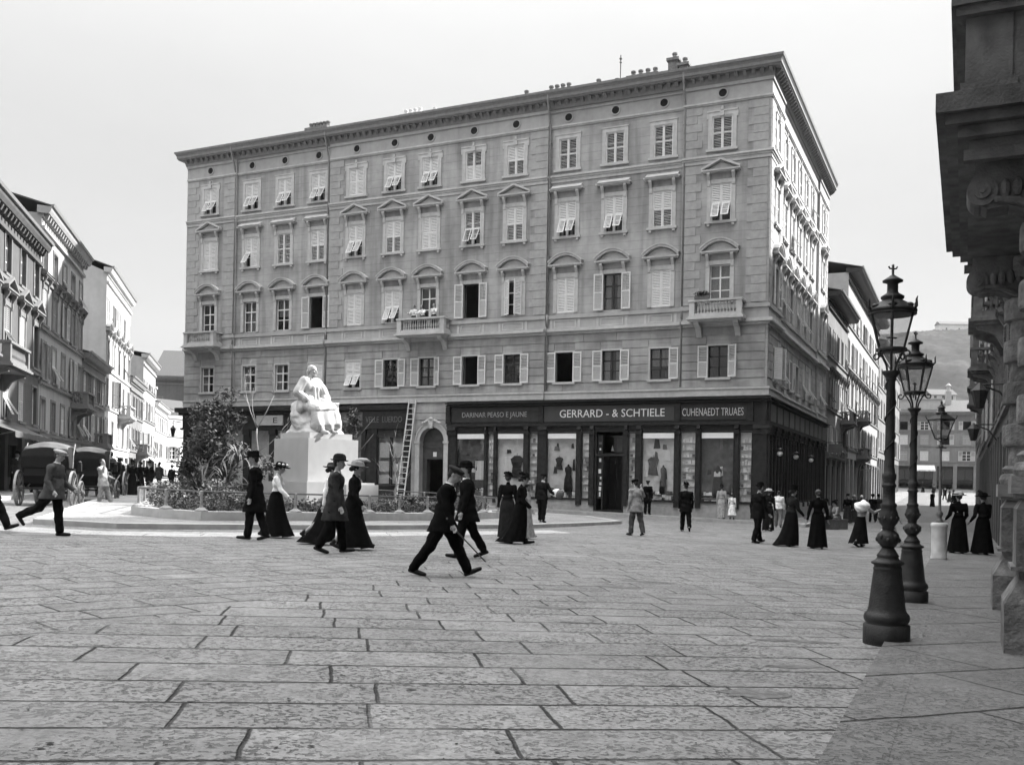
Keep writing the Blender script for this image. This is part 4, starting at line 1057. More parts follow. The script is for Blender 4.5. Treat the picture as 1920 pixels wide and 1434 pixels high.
def dens(pts,step=2.):
    out=[]
    for a,b in zip(pts,pts[1:]):
        n=max(1,int(math.hypot(b[0]-a[0],b[1]-a[1])/step))
        out+=[(a[0]+(b[0]-a[0])*i/n,a[1]+(b[1]-a[1])*i/n) for i in range(n)]
    return out+[pts[-1]]
def strip_sheet(name,A,B,dz,m,kind='structure',edge=True):
    """sheet between two polylines that follows the ground, with a stepped edge along A"""
    n=max(len(A),len(B)); mb=MB(); vs=[]
    for a,b in zip(A,B): vs+=[(a[0],a[1],gz(*a)+dz),(b[0],b[1],gz(*b)+dz),(a[0],a[1],gz(*a)-.1),(b[0],b[1],gz(*b)-.1)]
    fs=[]
    for i in range(len(A)-1):
        k=4*i; fs+=[(k,k+4,k+5,k+1)]
        if edge: fs+=[(k+2,k+6,k+4,k),(k+1,k+5,k+7,k+3)]
    mb.add(vs,fs); return tag(mb.build(name,m),kind=kind)
def lerp2(A,B,t): return [(a[0]+(b[0]-a[0])*t,a[1]+(b[1]-a[1])*t) for a,b in zip(A,B)]
# near pavement along the dark portal building
A=[(-.69+.46*y,y) for y in [2+2*i for i in range(80)]]; B=[(.95+.465*y,y-.4) for y in [2+2*i for i in range(80)]]
E_=[(a[0]+.30,a[1]-.1) for a in A]
M_path2=slab_material('shade toned pavement slabs',.135,1.1,1.5,1.4,False,.9,R(-25))  # shade beneath the tall building is put into the slab colour
strip_sheet('pavement',E_,B,.052,M_path2); strip_sheet('kerb',A,E_,.055,M_path2)
# pavement of the corner building
def off_pts(o):
    f=[FW(s,o,0)[:2] for s in [38-2*i for i in range(20)]]; r=Frame((CX0,CY0),(DY,-DX)); 
    return f,[r(-2*i,o,0)[:2] for i in range(13)],r
f0,r0,rFr=off_pts(0); f2,r2,_=off_pts(2.1); f3,r3,_=off_pts(2.35)
cor=lambda o:(CX0+(-DX+DY)*o,CY0+(-DY-DX)*o)
strip_sheet('pavement',f2[:-1]+[cor(2.1)]+r2[1:],f0[:-1]+[cor(-.05)]+r0[1:],.14,M_path)
strip_sheet('kerb',f3[:-1]+[cor(2.35)]+r3[1:],f2[:-1]+[cor(2.1)]+r2[1:],.144,M_kerb)
FL=Frame((-10.3,0),(.9660,.2584))
A=[FL(-2*i,1.5,0)[:2] for i in range(8,68)]; B=[FL(-2*i,-.3,0)[:2] for i in range(8,68)]; E_=[FL(-2*i,1.75,0)[:2] for i in range(8,68)]
strip_sheet('pavement',A,B,.12,M_path); strip_sheet('kerb',E_,A,.124,M_kerb)
# island with kerb
ISL=[(-12.9,28.5),(-10.55,21.5),(-8.6,21.25),(-6.9,22.6),(-4.3,24.9),(-.9,28.8),(.7,30.7),(2.65,34.3),(4.3,37.9),(3.4,42.5),(-3.,47.5),(-12.,53),(-19.6,55.5),(-20.4,52.),(-15.9,37.7)]
def poly_sheet(name,poly,dz,m,skirt=True,cut=1.5):
    c=(sum(p[0] for p in poly)/len(poly),sum(p[1] for p in poly)/len(poly)); P_=dens(poly+[poly[0]],cut)[:-1]; n=len(P_); mb=MB(); vs=[];fs=[]
    rings=[0,.06,.2,.45,.75]
    for r in rings: vs+=[(p[0]+(c[0]-p[0])*r,p[1]+(c[1]-p[1])*r) for p in P_]
    vs.append(c); vs=[(x,y,gz(x,y)+dz) for x,y in vs]
    for j in range(len(rings)-1):
        for i in range(n): k=(i+1)%n; fs.append((j*n+i,j*n+k,(j+1)*n+k,(j+1)*n+i))
    j=len(rings)-1
    for i in range(n): fs.append((j*n+i,j*n+(i+1)%n,len(vs)-1))
    if skirt:
        b=len(vs); vs+=[(p[0],p[1],gz(*p)-.1) for p in P_]
        for i in range(n): k=(i+1)%n; fs.append((b+i,b+k,k,i))
    mb.add(vs,fs); return mb.build(name,m)
def inset(poly,d):
    n=len(poly); out=[]; ar=sum(poly[i][0]*poly[(i+1)%n][1]-poly[(i+1)%n][0]*poly[i][1] for i in range(n)); sg=1 if ar>0 else -1
    for i in range(n):
        p,q,r=poly[i-1],poly[i],poly[(i+1)%n]
        def nrm(a,b):
            l=math.hypot(b[0]-a[0],b[1]-a[1]); return (-(b[1]-a[1])/l*sg,(b[0]-a[0])/l*sg)
        n1_,n2_=nrm(p,q),nrm(q,r); mx_=n1_[0]+n2_[0]; my=n1_[1]+n2_[1]; l=max(.3,(mx_*mx_+my*my)/2)
        out.append((q[0]+mx_/l*d,q[1]+my/l*d))
    return out
tag(poly_sheet('traffic_island',inset(ISL,.3),.116,M_isl,False),kind='structure')
def ring(name,outer,inner,dz,m,base=-.1,lab=None):
    a=dens(outer+[outer[0]],1.2); b=[]; 
    for i,(p,q) in enumerate(zip(outer,outer[1:]+[outer[0]])):
        n=max(1,int(math.hypot(q[0]-p[0],q[1]-p[1])/1.2)); u,v=inner[i],inner[(i+1)%len(inner)]
        b+=[(u[0]+(v[0]-u[0])*k/n,u[1]+(v[1]-u[1])*k/n) for k in range(n)]
    b.append(inner[0]); mb=MB(); vs=[];fs=[]
    for p,q in zip(a,b): vs+=[(p[0],p[1],gz(*p)+base),(p[0],p[1],gz(*p)+dz),(q[0],q[1],gz(*q)+dz),(q[0],q[1],gz(*q)+base)]
    for i in range(len(a)-1):
        k=4*i
        for j in range(3): fs.append((k+j,k+4+j,k+5+j,k+1+j))
    mb.add(vs,fs); return mb.build(name,m)
tag(ring('kerb',ISL,inset(ISL,.32),.12,M_kerb),kind='structure')
# pale crossing slabs in front of the island
Af=[(-16,19.2),(-10.4,20.6),(-8.5,20.3),(-6.5,21.6),(-3.8,24.0),(-.4,27.9),(1.2,29.8)]; Bf=[(-16,18.0),(-10.2,19.1),(-8.2,18.9),(-5.9,20.2),(-3.2,22.7),(.2,26.7),(1.8,28.7)]
strip_sheet('crossing_path',dens(Af,.8),[p for p in dens(Bf,.8)][:len(dens(Af,.8))] if 0 else lerp2(dens(Af,.8),[min(((q[0]-p[0])**2+(q[1]-p[1])**2,q) for q in dens(Bf,.1))[1] for p in dens(Af,.8)],1.),.004,M_strip,edge=False)
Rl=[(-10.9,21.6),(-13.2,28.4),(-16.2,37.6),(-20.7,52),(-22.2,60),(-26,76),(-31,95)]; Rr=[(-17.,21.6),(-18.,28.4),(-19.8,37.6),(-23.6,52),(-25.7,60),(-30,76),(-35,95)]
strip_sheet('road',dens(Rl,3),lerp2(dens(Rl,3),[min(((q[1]-p[1])**2,q) for q in dens(Rr,.2))[1] for p in dens(Rl,3)],1.),.004,slab_material('shade toned carriage setts',.17,.4,.6,.4,False,.8,R(-15)),edge=False)  # darker sheet laid over the sunlit paving; its tone stands in for shade
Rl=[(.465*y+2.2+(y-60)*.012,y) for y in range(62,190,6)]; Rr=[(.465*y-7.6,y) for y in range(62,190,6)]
strip_sheet('road',Rl,Rr,.006,slab_material('shade toned street setts',.13,.4,.6,.4,False,.7,R(-25)),edge=False)  # far street sheet darkened in colour to offset the strong sunlight
# damp stains and mended patches on the paving
for k,(x,y,rx,ry) in enumerate(((2.05,14.6,.42,.16),(1.50,13.6,.40,.16),(.48,11.0,.28,.10),(2.75,9.3,.45,.10),(1.75,6.75,.30,.16),(2.3,7.9,.25,.08),(.75,9.9,.25,.05),(-.9,9.6,.2,.06))):
    rr=random.Random(k); mb=MB(); n=26; mb.add([(x+rx*cos(2*PI*i/n)*rr.uniform(.55,1.15),y+ry*sin(2*PI*i/n)*rr.uniform(.5,1.2),0) for i in range(n)],[tuple(range(n))]); mb.v=[(a,b,gz(a,b)+.004) for a,b,_ in mb.v]
    tag(mb.build('ground_stain',mat('damp stone',.11,.5,.5,14.,.4,40.)),kind='structure')
lt_=MB(); rr=random.Random(31)   # straw, dung crumbs and chips strewn over the stones
for _ in range(520):
    y=4.6+32*rr.random()**1.6; x=rr.uniform(-.5,.42)*y; r=rr.uniform(.004,.013)*(1+.05*y); n=rr.choice((4,5,6)); a0=rr.random()*6; sx_=rr.uniform(.5,2.2)
    lt_.k=rr.choice((0,0,0,1)); lt_.add([(x+r*sx_*cos(a0+2*PI*i/n)*rr.uniform(.6,1.2),y+r*sin(a0+2*PI*i/n)*rr.uniform(.6,1.2),0) for i in range(n)],[tuple(range(n))])
lt_.v=[(a,b,gz(a,b)+.006) for a,b,_ in lt_.v]
tag(lt_.build('litter',[mat('dung crumbs',.03,.9,.4,30.),mat('straw',.16,.9,.4,30.)]),'specks of straw and dirt strewn over the paving','litter',kind='stuff')
# ------------------------------------------------------------------ garden enclosure round the monument
ENC=[(-9.95,25.5),(-8.8,24.4),(-7.65,24.0),(-4.75,27.2),(-1.7,31.3),(-.35,35.0),(-2.2,40.5),(-9.,43.5),(-13.3,38.5)]
kb=ring('planter_kerb',ENC,inset(ENC,.36),.34,mat('pale kerb stone',.40,.8,.12,4.,.25,40.,big=.1,bigs=.8)); tag(kb,'low pale stone kerb ringing the garden bed of the monument','kerb')
so_=poly_sheet('soil',inset(ENC,.3),.30,mat('garden soil',.07,.95,.3,6.,.6,20.),False); tag(so_,kind='structure')
rail=thing('garden_railing','low iron railing with short posts along the stone kerb of the garden','railing',(0,0,0))
LN=inset(ENC,.18); posts=[]
for p,q in zip(LN,LN[1:]+[LN[0]]):
    L_=math.hypot(q[0]-p[0],q[1]-p[1]); n=max(1,round(L_/1.35)); posts+=[(p[0]+(q[0]-p[0])*i/n,p[1]+(q[1]-p[1])*i/n) for i in range(n)]
rt_=MB()
for p,q in zip(posts,posts[1:]+[posts[0]]): rt_.tube([(p[0],p[1],gz(*p)+.83),(q[0],q[1],gz(*q)+.83)],.026,6)
rt_.build('rail',M_ironl,rail)
pm=MB(); pm.lathe([(.17,0),(.17,.03),(.10,.07),(.05,.10),(.036,.16),(.036,.40),(.045,.42),(.045,.49),(.02,.52)],10); pme=pm.mesh('post'); pme.materials.append(mat('painted iron post',.24,.6,.2,8.))
for p in posts: link('post',pme,None,rail,(p[0],p[1],gz(*p)+.34))
# ------------------------------------------------------------------ foliage
def leafmat(name,v): return mat(name,v,.6,.45,9.,spec=.4)
def leaves(mb,c,r,n,size,rr,shell=.55,lo=-1.):
    c=V(c)
    for _ in range(n):
        d=V((rr.gauss(0,1),rr.gauss(0,1),rr.gauss(0,1))).normalized(); t=rr.random()**(1-shell) if shell<1 else 1
        if d.z<lo: continue
        p=c+V((d.x*r[0],d.y*r[1],d.z*r[2]))*t
        a=V((rr.gauss(0,1),rr.gauss(0,1),rr.gauss(0,.7))).normalized(); b=a.cross(V((rr.gauss(0,1),rr.gauss(0,1),rr.gauss(0,1)))).normalized(); s=size*rr.uniform(.6,1.4); w=s*.42
        mb.add([p-a*s,p+b*w,p+a*s,p-b*w],[(0,1,2,3)])
def bush(name,label,cat,x,y,blobs,n,size,v,seed,trunk=None,group=None,zoff=.3):
    rr=random.Random(seed); z=gz(x,y)+zoff; o=thing(name,label,cat,(x,y,z),0,group); mb=MB()
    tot=sum(b[3]*b[4]*b[5] for b in blobs)
    ms=[leafmat('leaf %g'%(v*k),v*k) for k in(.7,1.,1.7)]
    for b in blobs:
        m=int(n*b[3]*b[4]*b[5]/tot)
        for _ in range(9):
            mb.k=rr.choice((0,0,1,1,2)); q=V((rr.gauss(0,.5)*b[3],rr.gauss(0,.5)*b[4],rr.gauss(0,.5)*b[5])); leaves(mb,(b[0]+q.x,b[1]+q.y,max(.05,b[2]+q.z)),(b[3]*.55,b[4]*.55,b[5]*.5),m//9,size,rr,.4)
    mb.build('crown',ms,o)
    if trunk:
        tb=MB()
        for pts,rs in trunk: tb.tube(pts,rs,7)
        tb.build('trunk',mat('bark',.10,.9,.3,12.,.5,40.),o,smooth=True)
    return o
def tr(h,s): 
    rr=random.Random(s); out=[([(0,0,-.1),(.05,.02,h*.4),(0,.06,h)],[.07,.055,.02])]
    for i in range(6):
        a=rr.random()*6.28; z=h*rr.uniform(.3,.8); out.append(([(.03,.02,z),(.4*cos(a),.4*sin(a),z+.4),(.8*cos(a),.8*sin(a),z+.9)],[.03,.02,.008]))
    return out
bush('bushy_tree','dense dark bushy tree in the garden bed before the dark shopfront','tree',-11.1,35.6,[(0,0,1.2,1.05,.9,.9),(-.25,0,2.3,.9,.8,.8),(.3,.1,2.9,.7,.7,.7),(.55,0,3.7,.42,.4,.6),(-.6,0,3.1,.4,.4,.4),(.7,-.2,1.6,.6,.6,.7)],8000,.075,.05,3,tr(3.6,1))
bush('laurel_shrub','tall leafy shrub close behind the pale pedestal on the tree side','shrub',-8.15,36.6,[(0,0,1.4,.5,.5,1.0),(.1,0,2.4,.35,.35,.6),(-.1,0,.7,.6,.6,.6)],2600,.075,.06,5,tr(2.6,2))
bush('slender_shrub','slender leafy shrub tip rising behind the marble seat','shrub',-6.2,37.8,[(0,0,1.6,.30,.3,1.3),(0.05,0,3.2,.28,.28,.6)],1800,.075,.06,6,tr(3.4,3))
bush('low_shrub','rounded low shrub at the front of the planted bed below the bushy tree','shrub',-9.7,28.5,[(0,0,.25,1.0,.6,.35),(.9,.8,.28,.7,.6,.35)],3200,.05,.075,8)
bush('low_shrub','spreading low shrub at the far end of the bed beside the street corner','shrub',-11.6,34.,[(0,0,.3,1.2,.9,.5),(1.3,-1.6,.25,.9,.7,.4)],3000,.055,.06,9)
# clipped border hedge just inside the kerb
hb=MB(); rr=random.Random(11); HL=inset(ENC,.62)
hb_ms=[leafmat('hedge dark',.035),leafmat('hedge mid',.06),leafmat('hedge light',.10)]
for p in dens(HL+[HL[0]],.16):
    hb.k=rr.choice((0,0,1,1,2)); leaves(hb,(p[0]+rr.uniform(-.1,.1),p[1]+rr.uniform(-.1,.1),gz(*p)+.52),(.30,.30,.24),46,.045,rr,.3)
hb.build('hedge',hb_ms); tag(bpy.data.objects['hedge'],'clipped leafy border hedge just inside the garden kerb','hedge')
gc=MB(); rr=random.Random(12)
for _ in range(420):
    t=rr.random(); i=rr.randrange(len(ENC)); c=(-6.5,33.2); p=ENC[i]; q=ENC[(i+1)%len(ENC)]; u=rr.random(); e=(p[0]+(q[0]-p[0])*u,p[1]+(q[1]-p[1])*u); s=.18+.72*(rr.random()**.7)
    x,y=e[0]+(c[0]-e[0])*(1-s),e[1]+(c[1]-e[1])*(1-s); gc.k=rr.choice((0,1,1)); leaves(gc,(x,y,gz(x,y)+.36),(.35,.35,.14),26,.05,rr,.3)
tag(gc.build('ground_cover',hb_ms),'low leafy ground cover filling the garden bed','ground cover',kind='stuff')
# bare saplings
def sapling(x,y,h,label,seed,m):
    rr=random.Random(seed); o=thing('sapling',label,'tree',(x,y,gz(x,y)+.3)); mb=MB()
    pts=[(0,0,-.1)]; 
    for i in range(1,9): pts.append((rr.uniform(-.02,.02)*i**.5,rr.uniform(-.02,.02),h*.62*i/8))
    mb.tube(pts,[.042-.0024*i for i in range(9)],7)
    def br(p,d,l,r,dep):
        d=d.normalized(); q=p+d*l*.5+V((rr.gauss(0,.03),rr.gauss(0,.03),.03)); e=q+(d+V((rr.gauss(0,.15),rr.gauss(0,.15),.25))).normalized()*l*.5; mb.tube([p,q,e],[r,r*.75,r*.45],5)
        if dep:
            for _ in range(2): br(e if rr.random()<.6 else q,d+V((rr.gauss(0,.55),rr.gauss(0,.55),.25)),l*.6,r*.5,dep-1)
    t=V(pts[-1])
    for a in(0.3,2.6,4.4): br(t,V((cos(a)*.55,sin(a)*.4,1)),h*.30,.021,2)
    for z,a in((.35,3.0),(.42,.2),(.3,5.9)): br(V((0,0,h*z)),V((cos(a),sin(a)*.5,.7)),h*.24,.013,2)
    mb.build('trunk',m,o,smooth=True)
M_pbark=mat('pale bark',.26,.85,.25,12.,.4,40.); 
sapling(-8.95,34.2,4.2,'bare forked sapling with pale trunk between the bushy tree and the monument',4,M_pbark)
sapling(-4.35,36.5,2.6,'thin bare sapling beside the pedestal on its shop side',9,mat('dull bark',.18,.9,.25,12.))
# drooping palms and spiky plants
def fronds(name,label,x,y,n,l,droop,w,v,seed,h0=.2,zoff=.3):
    rr=random.Random(seed); mb=MB()
    for i in range(n):
        a=2*PI*i/n+rr.uniform(-.3,.3); el=rr.uniform(.5,1.35); L_=l*rr.uniform(.7,1.1); p=V((0,0,h0)); d=V((cos(a)*cos(el),sin(a)*cos(el),sin(el))); sd=V((-sin(a),cos(a),0)); vs=[]; m=8
        for k in range(m+1):
            ww=w*(1-k/m)**.6*(.5+k/m if k<3 else 1); vs+=[p-sd*ww,p+sd*ww]; p=p+d*(L_/m); d=(d+V((0,0,-droop*.14*(1+k*.2)))).normalized()
        mb.add(vs,[(2*k,2*k+1,2*k+3,2*k+2) for k in range(m)])
    o=mb.build(name,leafmat('frond %g'%v,v),None,(x,y,gz(x,y)+zoff)); tag(o,label,'plant'); return o
fronds('palm_plant','drooping pale fronds of a palm between the bushy tree and the pedestal',-9.0,32.0,46,1.3,1.7,.035,.10,3,1.35)
fronds('agave_plant','spiky dark agave in the bed below the bushy tree',-10.3,32.2,26,1.25,.5,.06,.06,4)
fronds('palm_plant','broad dark palm fronds low beside the bare forked sapling',-9.9,33.8,34,1.5,1.3,.06,.05,5,.5)
fronds('agave_plant','small spiky plant behind the hedge on the pedestal side of the bed',-3.4,33.0,18,.6,.6,.04,.06,7)
# ------------------------------------------------------------------ monument
M_marble=mat('white marble',.37,.45,.05,3.,.1,40.,big=.05,bigs=.7,spec=.4,streak=.06)
SX,SY=-6.85,34.0; srz=R(46)-PI/2   # one pedestal face is turned towards the sunlit street
mon=thing('monument','seated white marble statue of a writer on a square pale pedestal','statue',(SX,SY,gz(SX,SY)+.12),srz+R(0))
zb=gz(SX,SY)+.12
def zz(a): return a-zb
ang=math.atan2(-.69,.72); mon.rotation_euler.z=ang   # local +x is the normal of the bright face
mb=MB(); mb.box(-1.35,1.45,-1.35,1.45,-.3,zz(-.08)); mb.box(1.46,2.05,-.2,1.15,-.3,zz(-.14)); mb.build('plinth',M_marble,mon)
mb=MB(); mb.box(-1.03,1.03,-1.03,1.03,zz(-.077),zz(1.40)); mb.box(-1.06,1.06,-1.06,1.06,zz(-.077),zz(-.02)); mb.build('pedestal',M_marble,mon)
mb=MB(); mb.box(-.88,.88,-.88,.88,zz(1.403),zz(1.60))
mb.build('upper_slab',M_marble,mon)
# rock seat: a rough block flaring down to the slab
Z0=zz(1.603)
mb=MB(); nr_=20
pr_=[(.90,-.05),(.88,.04),(.78,.14),(.70,.30),(.63,.50),(.58,.74),(.52,.90),(.02,.95)]; vs_r=[];fs_r=[]
for r_,z_ in pr_:
    for i in range(nr_):
        a_=2*PI*i/nr_; q_=(abs(cos(a_))**5+abs(sin(a_))**5)**-.2; vs_r.append((-.04-.14*z_+r_*q_*.95*cos(a_),-.02+r_*q_*.95*sin(a_),Z0+z_))
for j_ in range(len(pr_)-1):
    for i in range(nr_): k_=(i+1)%nr_; fs_r.append((j_*nr_+i,j_*nr_+k_,(j_+1)*nr_+k_,(j_+1)*nr_+i))
fs_r.append(tuple(range(nr_))[::-1]); fs_r.append(tuple((len(pr_)-1)*nr_+i for i in range(nr_))); mb.add(vs_r,fs_r)
mb.cap((-.42,-.46,Z0+.86),.30,(-.62,-.1,Z0+.92),.26); mb.cap((-.2,-.62,Z0+.55),.30,(-.35,-.45,Z0+.95),.24); mb.box(-.25,.15,.42,.84,Z0+.55,Z0+1.12); mb.cap((.30,.45,Z0+.25),.34,(.1,.62,Z0+.65),.26); mb.cap((-.5,.3,Z0+.5),.34,(-.55,.3,Z0+.95),.26); mb.cap((.05,-.5,Z0+.2),.38,(-.2,-.6,Z0+.5),.30); mb.cap((.05,0,Z0+.5),.42,(.0,0,Z0+.70),.34)
me=remesh(mb,.024,5,.016,2); link('rock_seat',me,M_marble,mon)
# the sitter
sp_=dict(lean=-3,side=4,twist=8,shw=1.06,lt=80,lk=72,lf=-6,la=7,rt=74,rk=52,rf=-4,ra=2,ls=10,lb=30,le=40,li=34,rs=-6,rb=26,re=62,ri=36,hyaw=20,hpitch=4,z0=.60)
J=rig(sp_,1.76*1.70); S=J['S']
b=body_mesh(J,.0075,statue=True,hands=True)
sit=link('figure',b,M_marble,mon,(-.16,-.20,Z0+.0),R(4))
mb=MB(); c=lambda a,ra,b,rb:mb.cap(J[a] if isinstance(a,str) else a,ra*S,J[b] if isinstance(b,str) else b,rb*S)
Mt=J['Mt']
mb.ell(J['chest'],(.168*S,.235*S,.22*S),18,12,Mt); mb.ell(J['waist'],(.175*S,.215*S,.22*S),18,12,Mt); mb.ell(J['pel'],(.22*S,.27*S,.18*S),16,10); c('lsh',.098,'rsh',.098)
for n in 'lr':
    c(n+'sh',.102,n+'elb',.092); c(n+'elb',.092,J[n+'wri']-J[n+'hdir']*.05*S,.072); c(J[n+'wri']-J[n+'hdir']*.06*S,.082,J[n+'wri']-J[n+'hdir']*.02*S,.080); c(n+'hip',.15,n+'knee',.100); c(n+'knee',.085,J[n+'knee'].lerp(J[n+'ank'],.92),.066); c(n+'heel',.045,n+'toe',.038)
    c(J[n+'sh']-V((0,0,.02))*S,.080,J['neck']-Mt@V((.012,0,0))*S,.064)
# long coat hanging from the lap, cloak over the far shoulder and arm
lk_,rk_=J['lknee'],J['rknee']
for k in range(7):
    t=k/6; a=J['lhip'].lerp(lk_,t); b_=J['rhip'].lerp(rk_,t); mb.cap(a+V((0,.07,.0))*S,.132*S,b_+V((0,-.06,0))*S,.132*S)
for k in range(1,6):
    dzv=V((.010*k,0,-.062*k))*S; mb.cap(lk_+dzv+V((0,.09,0))*S,(.108+.010*k)*S,rk_+dzv+V((0,-.07,0))*S,(.108+.010*k)*S)
mb.cap(J['lsh']+V((-.02,.03,.03))*S,.115*S,J['lelb']+V((-.03,.06,-.02))*S,.145*S); mb.cap(J['lelb']+V((.0,.04,-.06))*S,.13*S,J['lknee']+V((-.12,.12,.0))*S,.13*S); mb.cap(J['lelb']+V((-.06,.02,-.04))*S,.13*S,J['lhip']+V((-.02,.15,.02))*S,.14*S); mb.cap(J['lsh']+V((-.06,-.02,.0))*S,.10*S,J['lhip']+V((-.12,.08,.08))*S,.14*S)
ch=lambda x,y,z:J['chest']+Mt@V((x,y,z))*S
for s in(-1,1): # lapels, open coat fronts and a belt of gathered cloth
    mb.cap(J['neck']+Mt@V((.0,.08*s,.02))*S,.040*S,ch(.165,.05*s,-.02),.030*S); mb.cap(ch(.165,.05*s,-.02),.030*S,J['waist']+Mt@V((.185,.06*s,-.06))*S,.034*S); mb.cap(J['waist']+Mt@V((.15,.14*s,-.05))*S,.07*S,J['lknee' if s>0 else 'rknee']+V((-.10,.10*s,.06))*S,.085*S)
    mb.cap(J['waist']+Mt@V((-.05,.19*s,-.02))*S,.08*S,J['pel']+V((.06,.27*s,-.10))*S,.10*S)
me=remesh(mb,.013,2,.0,1.3)
# carved folds run down the cloth
n=len(me.vertices); co=[0.]*(3*n); no=[0.]*(3*n); me.vertices.foreach_get('co',co); me.vertices.foreach_get('normal',no)
for i in range(n):
    x,y,z=co[3*i:3*i+3]; q=.040*sin(y*14+x*5+2.2*sin(z*2.7))*(.35+.65*max(0,sin(z*2.1+x+.6)))+.02*noise.noise((x*5,y*5,z*3))
    for k in range(3): co[3*i+k]+=no[3*i+k]*q
me.vertices.foreach_set('co',co); me.update()
o=link('robe',me,M_marble,None); o.parent=sit
h=J['head']; Mh=J['Mh']; mb=MB(); mb.ell(h+Mh@V((-.016,0,.03))*S,(.096*S,.084*S,.086*S),14,9); mb.ell(h+Mh@V((-.055,0,-.04))*S,(.055*S,.078*S,.065*S),12,8); mb.ell(h+Mh@V((.066,0,-.100))*S,(.032*S,.036*S,.045*S),10,8); mb.cap(h+Mh@V((.098,.028,-.056))*S,.011*S,h+Mh@V((.098,-.028,-.056))*S,.011*S)
me=remesh(mb,.012,1,.008,2.); o=link('hair',me,M_marble,None); o.parent=sit
mb=MB(); n0=J['neck']; mb.fn=lambda x,y,z:tuple(n0+Mt@V((x,y,z))*S)
for s in(-1,1): mb.prism([(.09,s*.005),(.12,s*.09),(.02,s*.13),(-.05,s*.09),(.05,s*.05)][::s],-.03,.012,'z')
o=mb.build('collar',M_marble,None); o.parent=sit
